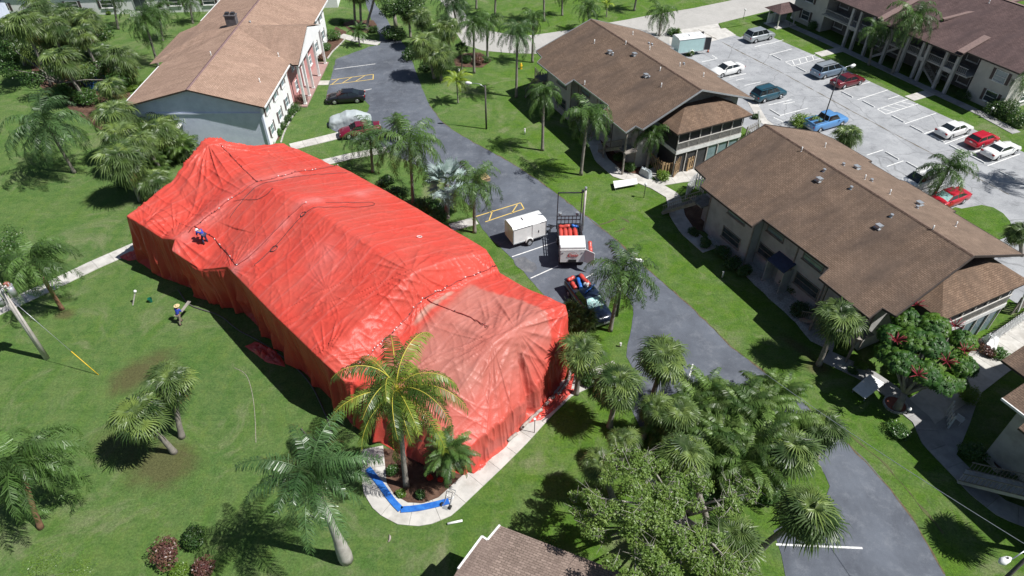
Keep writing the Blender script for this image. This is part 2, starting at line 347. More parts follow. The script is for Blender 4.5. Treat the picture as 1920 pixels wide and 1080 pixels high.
# bare edge of dirt along the driveway
edge = GP([(805, 197), (830, 230), (855, 248), (890, 268), (960, 306), (1007, 337), (1042, 362), (1082, 392), (1155, 450), (1220, 510), (1295, 575), (1370, 650), (1440, 702), (1500, 750), (1592, 835), (1655, 900), (1710, 970), (1770, 1077)])
def ribbon(pts, w_, z, jit=0.0, lift=0.0):
    b = MB(); P = [];
    dense = []
    for i in range(len(pts) - 1):
        k = max(1, int((pts[i + 1] - pts[i]).length / .6))
        for j in range(k): dense.append(pts[i].lerp(pts[i + 1], j / k))
    dense.append(pts[-1])
    for i, p in enumerate(dense):
        d = (dense[min(i + 1, len(dense) - 1)] - dense[max(i - 1, 0)]); d.z = 0; d.normalize(); n = Vector((-d.y, d.x, 0))
        j1 = jit * noise.noise(p * 1.3); j2 = jit * noise.noise(p * 1.3 + Vector((9, 9, 0)))
        P += [p + n * (w_ / 2 + j1) + Vector((0, 0, z)), p - n * (w_ / 2 + j2) + Vector((0, 0, z))]
    b.add(P, [(2 * i, 2 * i + 1, 2 * i + 3, 2 * i + 2) for i in range(len(dense) - 1)]); return b
ribbon(edge, .08, .024, .20).build('driveway_edge', M['dirt'], kind='structure')
# wheel rut across the right-hand lawn
rut = GP([(1575, 800), (1610, 828), (1648, 860), (1690, 905), (1735, 960), (1770, 1000)])
ribbon(rut, .10, .012, .22).build('lawn_rut', M['rut'], kind='structure')
for i, l in enumerate([[(1124, 421), (1140, 417), (1153, 411)], [(1163, 407), (1172, 412), (1180, 417)], [(1153, 435), (1162, 433), (1171, 427)]]):
    ribbon(GP(l), .16, .012, .22).build('lawn_rut', M['rut'], kind='structure')
# pale road at the top and the car park
sheet('road', GP([(780, -60), (815, -10), (835, 12), (848, 50), (870, 84), (905, 95), (960, 100), (1010, 101), (1100, 118), (1300, 110), (1345, 50), (1440, 22), (1525, 5), (1700, -34), (1700, -60), (1440, -16),
                  (1370, 1), (1302, 15), (1217, 29), (1157, 40), (1070, 56), (1000, 66), (960, 66), (915, 57), (880, 38), (862, 10), (850, -20), (830, -60)]), .02, M['road'], amp=.08)
lotp = GP([(1215, 92), (1290, 72), (1345, 62), (1372, 64), (1388, 70), (1410, 60), (1428, 62)]) + [VU(78.5, 73.6), VU(79.4, 63.7), VU(79.6, 55.4), VU(79.9, 48.2), VU(80.2, 43.2), VU(80.6, 36), VU(81, 10), VU(57, 6), VU(56.4, 30), VU(56.4, 60)]
sheet('car_park', lotp, .024, M['lot'], amp=.06)
sheet('car_park_entrance', GP([(1255, 60), (1347, 44), (1365, 56), (1380, 66), (1290, 90), (1255, 84)]), .028, M['concrete'])
isl = GP([(1790, 390), (1802, 393), (1840, 386), (1862, 391), (1880, 402), (1893, 417), (1897, 432), (1885, 446), (1860, 455), (1800, 430), (1760, 405)])
sheet('grass_island', isl, .13, M['grass'], .14)
sheet('grass_island', GP([(1347, 45), (1352, 54), (1380, 50), (1420, 41), (1480, 27), (1560, 12), (1560, 0), (1440, 22)]), .11, M['grass'], .12)
# a long crack filled with tar down the middle of the car park
ribbon([VU(70.6, 80), VU(70.7, 70), VU(71.1, 62), VU(71.0, 50), VU(71.3, 30)], .10, .030, .12).build('tar_line', M['dirt'], kind='structure')
# painted lines
def line(a, b, w_=.1, z=.032, m='paint_white', name='parking_line'):
    a, b = Vector(a), Vector(b); d = (b - a).normalized(); n = Vector((-d.y, d.x, 0)) * w_ / 2
    bb = MB().quad((a - n) + Vector((0, 0, z)), (b - n) + Vector((0, 0, z)), (b + n) + Vector((0, 0, z)), (a + n) + Vector((0, 0, z)))
    return bb.build(name, M[m], kind='structure')
def gl(x1, y1, x2, y2, w_=.11, m='paint_white'): line(G(x1, y1), G(x2, y2), w_, .026, m)
z4 = lambda x, y: (1440 + x / 4, y / 4)
for a, b in [((0, 332), (115, 300)), ((10, 412), (180, 368)), ((130, 465), (355, 412)), ((185, 497), (400, 437)), ((130, 465), (185, 497)), ((540, 680), (765, 615)), ((670, 750), (900, 675)), ((900, 745), (985, 718)), ((820, 820), (1050, 745)), ((885, 858), (1125, 780)), ((820, 820), (885, 858)), ((1025, 930), (1260, 850)), ((1170, 1005), (1275, 968)), ((1325, 1080), (1500, 1015)), ((0, 790), (180, 748)), ((110, 782), (200, 765)), ((90, 868), (300, 812)), ((40, 880), (130, 925))]:
    p, q = G(*z4(*a)), G(*z4(*b)); line(p, q, .12)
for k in range(1, 5):
    a1, a2 = G(*z4(130, 465)), G(*z4(355, 412)); b1, b2 = G(*z4(185, 497)), G(*z4(400, 437)); line(b1.lerp(b2, (k - .7) / 4.5), a1.lerp(a2, k / 4.5), .12)
    a1, a2 = G(*z4(820, 820)), G(*z4(1050, 745)); b1, b2 = G(*z4(885, 858)), G(*z4(1125, 780)); line(a1.lerp(a2, (k - .6) / 4.5), b1.lerp(b2, k / 4.5), .12)
z8 = lambda x, y: (1440 + x / 4, 270 + y / 4)
for a, b in [((1645, 165), (1890, 75)), ((1480, 85), (1640, 30)), ((890, 170), (1015, 128)), ((740, 85), (865, 45)), ((1185, 358), (1330, 305))]: line(G(*z8(*a)), G(*z8(*b)), .12)
z3 = lambda x, y: (960 + x / 4, y / 4)
for a, b in [((1425, 465), (1540, 440)), ((1500, 415), (1540, 440)), ((1630, 580), (1755, 553)), ((1745, 642), (1865, 616)), ((1680, 603), (1740, 590)), ((1820, 352), (1920, 328)), ((1790, 810), (1860, 793))]: line(G(*z3(*a)), G(*z3(*b)), .12)
z2 = lambda x, y: (480 + x / 4, y / 4)
for a, b in [((590, 520), (895, 480)), ((800, 680), (868, 668)), ((1325, 185), (1350, 180))]: gl(*z2(*a), *z2(*b))
for a, b in [((565, 600), (880, 558)), ((555, 636), (878, 596)), ((880, 558), (878, 596)), ((570, 632), (620, 594)), ((650, 622), (720, 580)), ((745, 612), (820, 566))]: gl(*z2(*a), *z2(*b), .11, 'paint_yellow')
z6 = lambda x, y: (480 + x / 4, 270 + y / 4)
for a, b in [((1650, 545), (1985, 442)), ((1720, 585), (2010, 487)), ((1985, 442), (2010, 487)), ((1750, 570), (1775, 500)), ((1915, 525), (1960, 455))]: gl(*z6(*a), *z6(*b), .11, 'paint_yellow')
z7 = lambda x, y: (960 + x / 4, 270 + y / 4)
for a, b in [((0, 847), (330, 735)), ((140, 1008), (345, 915)), ((555, 1003), (610, 972))]: gl(*z7(*a), *z7(*b), .11)
gl(1299, 683, 1285, 735); gl(1285, 735, 1277, 772); gl(1455, 1021, 1617, 1028, .13)
sheet('tar_patch', GP([(963, 487), (985, 480), (1003, 492), (1008, 505), (1000, 515), (985, 512)]), .0235, M['patch'], amp=.35, step=.25)
# wheel stops
def wheel_stop(p, rz, label):
    b = MB(); P = [(-.9, -.09), (.9, -.09), (.9, .09), (-.9, .09)]
    b.add([(-.9, -.09, 0), (.9, -.09, 0), (.9, .09, 0), (-.9, .09, 0), (-.88, -.05, .12), (.88, -.05, .12), (.88, .05, .12), (-.88, .05, .12)],
          [(3, 2, 1, 0), (4, 5, 6, 7), (0, 1, 5, 4), (1, 2, 6, 5), (2, 3, 7, 6), (3, 0, 4, 7)])
    o = b.build('wheel_stop', M['paint_white'], loc=(p.x, p.y, .026), rz=rz); tag(o, label, 'wheel stop', 'concrete wheel stops in the car park')
for (x, y), lb in [((1456, 109), 'low concrete bar on the car park, behind the bay two left of the silver minivan'), ((1502, 131), 'low concrete bar left of the silver minivan'), ((1588, 178), 'low concrete bar below the empty bay right of the maroon car'), ((1628, 196), 'low concrete bar left of the hatched bay'), ((1683, 224), 'low concrete bar right of the hatched bay'), ((1718, 243), 'low concrete bar left of the white four-door car'),
                   ((1757, 261), 'low concrete bar under the white four-door car nose line'), ((1793, 280), 'low concrete bar in front of the red hatchback bay'), ((1832, 300), 'low concrete bar by the white coupe'), ((1888, 330), 'low concrete bar nearest the right edge of the picture'),
                   ((1672, 293), 'low concrete bar beside the fan palm at the tan roof edge'), ((1453, 212), 'low concrete bar below the teal wagon'), ((1712, 312), 'low concrete bar left of the white off-roader')]:
    wheel_stop(G(x, y), YW + math.pi / 2, lb)

def slabs(name, pts, w_, L=1.5, z=.06, m='concrete', gap=.02):
    """a pavement: one structure that parents its concrete slabs"""
    root = bpy.data.objects.new(name, None); COL.objects.link(root); root['kind'] = 'structure'
    P = [Vector((p[0], p[1], 0)) for p in pts]; d = [0]
    for i in range(len(P) - 1): d.append(d[-1] + (P[i + 1] - P[i]).length)
    def at(s):
        s = max(0, min(d[-1], s))
        for i in range(len(P) - 1):
            if s <= d[i + 1] + 1e-6:
                t = (s - d[i]) / max(1e-6, d[i + 1] - d[i]); return P[i].lerp(P[i + 1], t)
        return P[-1]
    def nr_(s):
        t = (at(s + .35) - at(s - .35)); t.normalize(); return Vector((-t.y, t.x, 0))
    n = max(1, round(d[-1] / L)); L = d[-1] / n; root.location = (P[0].x, P[0].y, 0)
    for k in range(n):
        s0, s1 = k * L + gap / 2, (k + 1) * L - gap / 2; mid = 3
        l, r = [], []
        for j in range(mid + 1):
            s = s0 + (s1 - s0) * j / mid; c = at(s) - P[0]; q = nr_(s); l.append(c + q * w_ / 2); r.append(c - q * w_ / 2)
        MB().prism([(p.x, p.y) for p in l + r[::-1]], -.06, z + rng.uniform(-.006, .006)).build('slab', M[m], root)
    return root
slabs('pavement', GP([(545, 276), (600, 263), (640, 253)]), 1.5)
slabs('pavement', GP([(560, 318), (603, 306), (664, 292), (726, 281)]), 1.3)
slabs('pavement', GP([(590, 156), (617, 155.5)]), 1.3)
slabs('pavement', GP([(638, 67), (665, 74), (690, 79), (711, 82)]), 1.5)
slabs('pavement', GP([(-60, 612), (0, 580), (86, 541), (175, 498), (262, 460), (300, 444)]), 1.5)
slabs('pavement', GP([(845, 427), (870, 420), (893, 414)]), 1.2)
slabs('pavement', GP([(697, 840), (700, 875), (703, 915), (722, 945), (755, 963), (795, 966), (835, 950), (880, 908), (925, 866), (970, 822), (1020, 768), (1060, 730), (1100, 712), (1160, 690)]), 1.55, 1.6)
slabs('pavement', GP([(1090, 225), (1112, 262), (1128, 300), (1160, 328), (1195, 335), (1228, 348), (1262, 368), (1270, 405), (1290, 435), (1330, 470)]), 1.5, m='concrete')
slabs('pavement', GP([(1232, 340), (1275, 333), (1340, 322)]), 1.9)
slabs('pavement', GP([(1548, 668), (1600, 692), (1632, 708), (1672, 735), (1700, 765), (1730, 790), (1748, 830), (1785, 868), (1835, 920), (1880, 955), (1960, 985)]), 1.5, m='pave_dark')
slabs('pavement', GP([(1722, 775), (1800, 725), (1860, 680), (1935, 632)]), 2.4, m='concrete')
slabs('pavement', [VU(79.8, 64.9), VU(82.5, 64.9), VU(84.8, 64.9)], 1.4)
slabs('pavement', [VU(80.1, 49.7), VU(82.5, 49.7), VU(84.8, 49.7)], 1.4)
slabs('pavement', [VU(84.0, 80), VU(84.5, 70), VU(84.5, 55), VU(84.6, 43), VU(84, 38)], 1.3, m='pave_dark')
slabs('pavement', GP([(1410, 192), (1430, 226), (1452, 243)]), 1.1)
# gravel and planting beds beside the buildings
sheet('gravel_bed', GP([(1325, 445), (1345, 470), (1400, 520), (1470, 585), (1520, 640), (1560, 660), (1570, 600), (1500, 560), (1400, 470), (1340, 430)]), .03, M['gravel'], amp=.2, step=.6)
sheet('gravel_bed', GP([(1210, 320), (1240, 345), (1290, 342), (1345, 322), (1330, 300), (1260, 322), (1240, 308)]), .03, M['gravel'], amp=.1)
sheet('gravel_bed', GP([(1800, 690), (1850, 672), (1960, 610), (1960, 570), (1900, 600), (1830, 640)]), .03, M['gravel'], amp=.1)
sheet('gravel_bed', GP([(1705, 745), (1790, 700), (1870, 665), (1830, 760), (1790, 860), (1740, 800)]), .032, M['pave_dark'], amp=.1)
sheet('planting_bed', GP([(1330, 440), (1290, 425), (1280, 395), (1300, 365), (1340, 400), (1370, 440)]), .028, M['mulch'], amp=.2, step=.5)
sheet('planting_bed', GP([(1150, 322), (1195, 328), (1215, 318), (1190, 280), (1130, 230), (1112, 245), (1125, 290)]), .028, M['mulch'], amp=.2, step=.5)
sheet('planting_bed', GP([(715, 905), (742, 937), (767, 949), (795, 949), (820, 940), (877, 887), (865, 850), (700, 840), (695, 870)]), .03, M['mulch'], amp=.12, step=.5)
sheet('planting_bed', GP([(524, 262), (528, 245), (545, 215), (562, 190), (574, 175), (560, 170), (515, 250), (516, 265)]), .03, M['mulch'], amp=.1, step=.5)
sheet('planting_bed', GP([(612, 110), (625, 95), (643, 80), (650, 60), (630, 50), (600, 100)]), .03, M['mulch'], amp=.1, step=.5)
sheet('planting_bed', GP([(640, 45), (662, 62), (690, 62), (707, 48), (700, 38), (660, 38)]), .03, M['mulch'], amp=.2, step=.5)
sheet('planting_bed', GP([(855, 125), (905, 127), (922, 112), (900, 98), (868, 100), (850, 112)]), .03, M['mulch'], amp=.2, step=.5)
def curb(pts, name='bed_edging'):
    root = bpy.data.objects.new(name, None); COL.objects.link(root); root['kind'] = 'structure'; root.location = pts[0]
    for i in range(len(pts) - 1):
        a, b = pts[i], pts[i + 1]; k = max(1, int((b - a).length / .5))
        for j in range(k):
            p, q = a.lerp(b, j / k) - pts[0], a.lerp(b, (j + .93) / k) - pts[0]
            MB().bar(p + Vector((0, 0, .06)), q + Vector((0, 0, .06)), .14, .14).build('edging_stone', M['concrete'], root)
curb(GP([(527, 268), (531, 255), (537, 240), (548, 220), (562, 202), (571, 190), (573, 180)]))
curb(GP([(614, 111), (624, 97), (640, 82), (650, 70)]))
# ------------------------------------------------------------------ buildings
def roof_piece(b, poly, zf, th=.18, m=0, mside=1):
    n = len(poly); A = sum(poly[i][0] * poly[(i + 1) % n][1] - poly[(i + 1) % n][0] * poly[i][1] for i in range(n))
    if A < 0: poly = poly[::-1]
    T = [(x, y, zf(x, y)) for x, y in poly]; B_ = [(x, y, z - th) for x, y, z in T]
    b.add(T + B_, [tuple(range(n))], m); b.f[-1] = [len(b.v) - 2 * n + i for i in range(n)]
    o = len(b.v) - 2 * n
    b.f.append([o + n + i for i in range(n - 1, -1, -1)]); b.m.append(mside); b.sm.append(False)
    for i in range(n):
        j = (i + 1) % n; b.f.append([o + i, o + n + i, o + n + j, o + j]); b.m.append(mside); b.sm.append(False)
def window(parent, cx, cy, cz, w_, h, face, pane='glass', shut=False, frame='trim', mull=True, sill=True):
    """window in a wall; face = outward direction angle; the frame carries pane, sill and shutters"""
    M3 = Matrix.Rotation(face, 3, 'Z'); T = lambda x, y, z: M3 @ Vector((x, y, z)) + Vector((cx, cy, cz))
    def bx(b, x, y, z, dx, dy, dz, m=0): b.box(T(x, y, z), (dx, dy, dz), face, m)
    f = MB(); t = .07
    for z in (-h / 2, h / 2): bx(f, .03, 0, z, .09, w_ + t, t)
    for y in (-w_ / 2, w_ / 2): bx(f, .03, y, 0, .09, t, h - t)
    if mull: bx(f, .025, 0, 0, .05, w_ - t, .045)
    fo = f.build('window', M[frame], parent)
    p = MB(); bx(p, .008, 0, 0, .012, w_ - .02, h - .02); p.build('pane', M[pane], fo)
    if sill: s = MB(); bx(s, .07, 0, -h / 2 - .07, .16, w_ + .16, .07); s.build('sill', M[frame], fo)
    if shut:
        for sg in (-1, 1):
            s = MB(); yy = sg * (w_ / 2 + .24); bx(s, .03, yy, 0, .05, .36, h + .1)
            for k in range(7): bx(s, .065, yy, -h / 2 + .1 + k * (h - .1) / 7, .02, .28, .06)
            s.build('shutter', M['shutter'], fo)
    return fo
def ridge_unit(c, y, L_, z, sl, w_=.17):
    q = .03 + .01 * rng.random()
    c.add([(-w_, y, z - w_ * sl + .012), (0, y, z + .012), (w_, y, z - w_ * sl + .012), (-w_, y + L_, z - w_ * sl + q), (0, y + L_, z + q), (w_, y + L_, z - w_ * sl + q)], [(0, 1, 4, 3), (1, 2, 5, 4), (3, 4, 1, 0)])
def vent_can(parent, p, r=.14, h=.28, m='metal'):
    b = MB(); b.cyl((p[0], p[1], p[2] - .1), r * .7, h, 10); b.cyl((p[0], p[1], p[2] + h - .12), r, .10, 10, r2=r * .9); b.cyl((p[0], p[1], p[2] - .04), r * 1.2, .05, 10)
    b.build('roof_vent', M[m], parent)
def vent_hood(parent, p, s=1.0):
    b = MB(); b.box((p[0], p[1], p[2] + .03), (.6 * s, .55 * s, .04)); b.box((p[0] - .02, p[1], p[2] + .16), (.42 * s, .38 * s, .22), ry=.12)
    b.box((p[0] - .02, p[1], p[2] + .29), (.5 * s, .46 * s, .05), ry=.12); b.build('roof_vent', M['metal'], parent)
def pipe(parent, p):
    b = MB(); b.tube([(p[0], p[1], p[2] - .1), (p[0], p[1], p[2] + .45)], .05, 8); b.cyl((p[0], p[1], p[2] - .02), .12, .06, 8, r2=.06); b.build('vent_pipe', M['trim'], parent)
def stairs(parent, a, b_, w_, n, m='concrete', rail=True, name='stair'):
    """a flight from a (low) to b_ (high): steps, stringers and railing"""
    a, b_ = Vector(a), Vector(b_); d = b_ - a; hd = Vector((d.x, d.y, 0)); L = hd.length; hd.normalize(); s = Vector((-hd.y, hd.x, 0)); rz = math.atan2(hd.y, hd.x)
    st = MB(); 
    for sg in (-1, 1): st.bar(a + s * sg * w_ / 2, b_ + s * sg * w_ / 2, .06, .28)
    so_ = st.build(name, M['wood_grey' if m != 'concrete' else m], parent)
    for k in range(n):
        p = a + hd * (L * (k + .5) / n) + Vector((0, 0, d.z * (k + 1) / n)); MB().box(p, (L / n * 1.05, w_ - .07, .06), rz).build('step', M[m], so_)
    if rail:
        r = MB()
        for sg in (-1, 1):
            q = s * sg * (w_ / 2 + .05)
            r.bar(a + q + Vector((0, 0, .95)), b_ + q + Vector((0, 0, .95)), .06, .06); r.bar(a + q + Vector((0, 0, .2)), b_ + q + Vector((0, 0, .2)), .05, .05)
            for k in range(int(L / .18)):
                t = (k + .5) / int(L / .18); c = a.lerp(b_, t) + q; r.bar(c + Vector((0, 0, .2)), c + Vector((0, 0, .95)), .03, .03)
        r.build('railing', M['wood_grey'], so_)
    return so_

def apartment(label, dv, du, extra_label):
    V0, U0 = 46.6 + dv, 30.0 + du
    P0 = VU(V0, U0); root = thing('apartment_building', label, 'apartment building', P0, YW, 'brown roofed apartment buildings')
    L = lambda v, u: (v - 46.6, u - 30.0)
    SL = .345
    zf = lambda x, y: 8.3 - abs(x) * SL
    # roof: two slopes with stepped eaves
    left = [L(*q) for q in [(46.6, 41.3), (39.0, 41.3), (38.85, 39.4), (38.0, 39.0), (38.0, 32.2), (39.1, 32.25), (39.2, 25.05), (38.1, 24.8), (38.05, 19.95), (39.25, 20.05), (39.4, 19.0), (46.6, 19.5)]]
    right = [L(*q) for q in [(46.6, 19.5), (54.2, 19.6), (54.3, 26.0), (55.1, 26.2), (55.1, 31.4), (54.4, 31.6), (54.4, 35.1), (55.2, 35.3), (55.1, 40.0), (54.1, 41.3), (46.6, 41.3)]]
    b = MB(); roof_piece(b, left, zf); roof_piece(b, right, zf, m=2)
    ro = b.build('roof', [M['sh_brown'], M['fascia'], M['sh_brown_pale']], root)
    c = MB()
    for k in range(73): ridge_unit(c, -10.5 + k * .3, .29, 8.3, SL)
    c.build('ridge_cap', M['ridge'], ro)
    # edging along the eaves and rakes
    g = MB()
    for poly in (left, right):
        for i in range(len(poly)):
            p, q = poly[i], poly[(i + 1) % len(poly)]
            if abs(p[0]) < .1 and abs(q[0]) < .1: continue
            if abs(p[0]) < .1 or abs(q[0]) < .1: g.bar((p[0], p[1], zf(*p) - .03), (q[0], q[1], zf(*q) - .03), .07, .16)
            else: g.bar((p[0], p[1], zf(*p) - .06), (q[0], q[1], zf(*q) - .06), .05, .16)
    g.build('fascia', M['metal' if du else 'fascia'], ro)
    # walls
    wp = [L(*q) for q in [(39.4, 38.8), (39.4, 33.1), (40.4, 33.1), (40.4, 25.6), (40.4, 20.9), (53.2, 20.9), (53.2, 26.9), (53.9, 26.9), (53.9, 30.6), (53.2, 30.6), (53.2, 40.5), (40.4, 40.5), (40.4, 38.8)]]
    n = len(wp); wb = MB()
    for i in range(n):
        a, q = wp[i], wp[(i + 1) % n]; wb.add([(a[0], a[1], 0), (q[0], q[1], 0), (q[0], q[1], zf(*q) - .2), (a[0], a[1], zf(*a) - .2)], [(0, 3, 2, 1)])
    wb.build('wall', M['stucco'], root)
    gb = MB(); a, q = L(40.4, 20.9), L(53.2, 20.9)
    gb.add([(a[0], a[1] - .004, zf(*a) - .2), (q[0], q[1] - .004, zf(*q) - .2), (0, q[1] - .004, 8.1)], [(0, 1, 2)]); gb.build('gable', M['wood_grey'], root); gb = MB(); a, q = L(40.4, 40.5), L(53.2, 40.5)
    gb.add([(a[0], a[1] + .004, zf(*a) - .2), (q[0], q[1] + .004, zf(*q) - .2), (0, q[1] + .004, 8.1)], [(0, 2, 1)])
    gb.build('gable', M['wood_grey'], root)
    for q in [(39.4, 38.8), (39.4, 33.1), (40.4, 33.1), (40.4, 29.0), (40.4, 20.9), (40.4, 25.6)]:
        x, y = L(*q); MB().box((x - .03, y, 2.7), (.08, .12, 5.4 if q[0] < 40 else 5.0)).build('corner_trim', M['wood_grey'], root)
    F = math.pi
    for v_, u_, z_, w_, h_, pn in [(39.4, 35.3, 4.2, 2.2, 1.0, 'glass_blue'), (39.4, 35.3, 1.6, 2.3, 1.1, 'glass'), (40.4, 31.6, 4.35, 1.9, .8, 'glass_blue'), (40.4, 31.9, 1.9, 1.9, 1.1, 'glass'),
                                (40.4, 27.3, 4.35, 2.1, .8, 'glass_blue'), (40.4, 27.1, 1.9, 2.5, 1.1, 'glass')]:
        x, y = L(v_, u_); window(root, x, y, z_, w_, h_, F, pn, frame='wood_grey')
    for u_ in (24, 29, 33, 38):
        x, y = L(53.2 if u_ != 29 else 53.9, u_)
        for z_ in (1.6, 4.2): window(root, x, y, z_, 1.8, 1.1, 0, 'glass', frame='wood_grey')
    # door with small canopy
    x, y = L(40.4, 29.7); d = MB(); d.box((x - .03, y, 1.05), (.06, .95, 2.1)); do = d.build('door', M['cream'], root)
    MB().ball((x - .09, y + .35, 1.0), .05).build('handle', M['metal'], do)
    aw = MB(); aw.add([(x, y - 1.0, 3.0), (x, y + 1.0, 3.0), (x - 1.2, y + 1.0, 2.5), (x - 1.2, y - 1.0, 2.5), (x, y - 1.0, 2.9), (x, y + 1.0, 2.9), (x - 1.2, y + 1.0, 2.4), (x - 1.2, y - 1.0, 2.4)], [(0, 1, 2, 3), (7, 6, 5, 4), (0, 3, 7, 4), (1, 5, 6, 2), (3, 2, 6, 7)])
    aw.build('canopy', M['navy_metal'], root)
    for yy in (-.95, .95): MB().box((x - .55, y + yy, 1.2), (1.1, .06, 2.4)).build('side_panel', M['stucco'], root)
    # two-storey screened balcony with its own hip roof at the near end
    U1 = 17.6 - 30.0; va, vb = 42.75 - 46.6, 52.45 - 46.6; ub = 20.9 - 30.0
    b = MB(); z0, z1 = 5.15, 6.35; i1, i2, um = va + 2.4, vb - 2.6, ub - .9
    Pt = [(va, U1, z0), (vb, U1, z0), (vb, ub, z0), (va, ub, z0), (i1, um, z1), (i2, um, z1), (i2, ub, z1), (i1, ub, z1)]
    b.add(Pt, [(0, 1, 5, 4), (1, 2, 6, 5), (3, 0, 4, 7), (4, 5, 6, 7)]); b.add([(x_, y_, z_ - .16) for x_, y_, z_ in Pt[:4]], [(3, 2, 1, 0)], 1)
    o = len(b.v) - 12
    for i, j in ((0, 1), (1, 2), (3, 0)): b.add([Pt[i], Pt[j], (Pt[j][0], Pt[j][1], z0 - .16), (Pt[i][0], Pt[i][1], z0 - .16)], [(0, 3, 2, 1)], 1)
    br = b.build('balcony_roof', [M['sh_tan_x'], M['fascia']], root)
    fx0, fx1, fy = va + .55, vb - .7, U1 + .35
    fl = MB(); fl.box(((fx0 + fx1) / 2, (fy + ub) / 2 - .01, 2.75), (fx1 - fx0, ub - fy - .02, .2)); bf = fl.build('balcony_floor', M['wood_grey'], root)
    fb = MB(); fb.box(((fx0 + fx1) / 2, fy - .03, 2.72), (fx1 - fx0 + .1, .06, .42)); fb.box((fx0 - .03, (fy + ub) / 2 - .01, 2.72), (.06, ub - fy - .06, .42)); fb.build('fascia_board', M['trim'], bf)
    npost = 7
    for k in range(npost):
        x = fx0 + .05 + (fx1 - fx0 - .1) * k / (npost - 1)
        for z, hh in ((1.25, 2.5), (3.95, 2.1)): MB().box((x, fy + .06, z), (.09, .09, hh)).build('post', M['cream'], root)
    for z, hh in ((1.25, 2.45), (3.95, 2.05)):
        for k in range(npost - 1):
            x0 = fx0 + .05 + (fx1 - fx0 - .1) * k / (npost - 1); wv = (fx1 - fx0 - .1) / (npost - 1)
            glassy = (z < 2 and k >= 3)
            MB().box((x0 + wv / 2, fy + .14, z), (wv - .1, .015, hh)).build('screen_panel', M['glass_blue' if glassy else 'screen'], root)
        for xx in (fx0 + .03, fx1 - .03):
            MB().box((xx, (fy + ub) / 2 + .1, z), (.015, ub - fy - .3, hh)).build('screen_panel', M['screen'], root)
    rl = MB(); rl.box(((fx0 + fx1) / 2, fy - .02, 3.82), (fx1 - fx0, .07, .07)); rl.box(((fx0 + fx1) / 2, fy - .02, 3.0), (fx1 - fx0, .05, .06)); ra = rl.build('railing', M['cream'], root)
    nb = 52; bme = MB().box((0, 0, 0), (.035, .035, .78)).mesh('baluster', M['cream'])
    for k in range(nb): link('baluster', bme, ra, (fx0 + .1 + (fx1 - fx0 - .2) * k / (nb - 1), fy - .02, 3.41))
    # stairs under the overhang at both corners
    x, y = L(39.3, 24.6); x2, y2 = L(39.3, 20.6); stairs(root, (x, y + .9, .1), (x, y2 + .6, 2.75), 1.1, 14, 'wood_grey')
    MB().box((x - .1, y2 + .1, 2.7), (1.5, 1.3, .12)).build('landing', M['wood_grey'], root)
    x, y = L(39.3, 39.0); stairs(root, (x - 1.4, y + 4.0 if du == 0 else y + 2.4, .1), (x - .2, y + 1.0, 2.75), 1.1, 14, 'wood_grey')
    MB().box((x + .3, y + .9, 2.7), (1.8, 1.7, .12)).build('landing', M['wood_grey'], root)
    for q in ((38.6, 20.4), (38.6, 24.2)):
        x, y = L(*q); MB().box((x, y, 2.75), (.16, .16, 5.3)).build('post', M['wood_grey'], root)
    sa = MB(); x, y = L(53.8, 18.2); sa.bar((x, y, 5.0), (x + 1.9, y, .1), .09, .16); sa.build('brace', M['trim'], root)
    return root, zf
M['navy_metal'] = nmat('navy metal', (.05, .065, .12), (.04, .05, .09), 4, .5)
M['sh_tan_x'] = shingle('brown shingle on balcony', (.165, .108, .075), (.200, .135, .095), (.10, .07, .052), .32, .14, .5, along='x')
bC, zfC = apartment('largest brown shingle roofed apartment building, between driveway and car park, at the right edge', 0, 0, '')
bB, zfB = apartment('upper brown shingle roofed apartment building with balcony, between pale road and wood fence', -.75, 30.2, '')
def on_roof(root, px, py, fn, *a, zf=zfC):
    # step down the line of sight until it meets the roof
    M_ = root.matrix_world.inverted() if False else (Matrix.Translation(root.location) @ Matrix.Rotation(root.rotation_euler[2], 4, 'Z')).inverted()
    z = 8.6
    for _ in range(80):
        p = M_ @ G(px, py, z)
        if zf(p.x, p.y) >= z: break
        z -= .05
    return fn(root, (p.x, p.y, z), *a)
zc = lambda x, y: (1280 + x / 2.348, 220 + y / 2.348)
for x, y, f in [(522, 150, pipe), (625, 131, pipe), (622, 238, vent_can), (600, 280, vent_hood), (740, 315, vent_can), (706, 212, vent_can), (765, 226, vent_hood), (800, 273, pipe), (830, 282, vent_can), (910, 338, pipe), (1040, 385, vent_hood), (1030, 400, vent_can), (918, 438, vent_can), (862, 487, vent_hood), (1098, 497, pipe), (1200, 480, pipe)]:
    on_roof(bC, *zc(x, y), f)
zb = lambda x, y: (980 + x / 3.273, 20 + y / 3.273)
for x, y, f in [(440, 200, pipe), (632, 208, pipe), (535, 260, vent_hood), (552, 270, vent_can), (687, 275, vent_hood), (675, 148, pipe), (773, 207, vent_can), (792, 213, vent_can), (778, 240, pipe), (843, 370, pipe), (757, 404, vent_hood), (775, 414, vent_can), (850, 468, pipe), (963, 340, pipe), (988, 332, vent_can), (1108, 404, pipe), (380, 453, pipe)]:
    on_roof(bB, *zb(x, y), f, zf=zfB)

# ------------------------------------------------------------------ pale tan building at the upper left (local x = across, y = away)
AX, AY = -33.9, 83.0
bA = thing('apartment_building', 'white two-storey building with tan shingle roof, chimney and pink columned entrance', 'apartment building', (AX, AY, 0))
y0, y1, xr, zr, ze = 66.6 - AY, 99.4 - AY, 7.6, 7.5, 5.5
SA = (zr - ze) / xr; zfA = lambda x, y: zr - abs(x) * SA
b = MB(); roof_piece(b, [(0, y0), (xr, y0), (xr, y1), (0, y1)], zfA); roof_piece(b, [(0, y1), (-xr, y1), (-xr, y0), (0, y0)], zfA)
ra = b.build('roof', [M['sh_pale'], M['fascia']], bA)
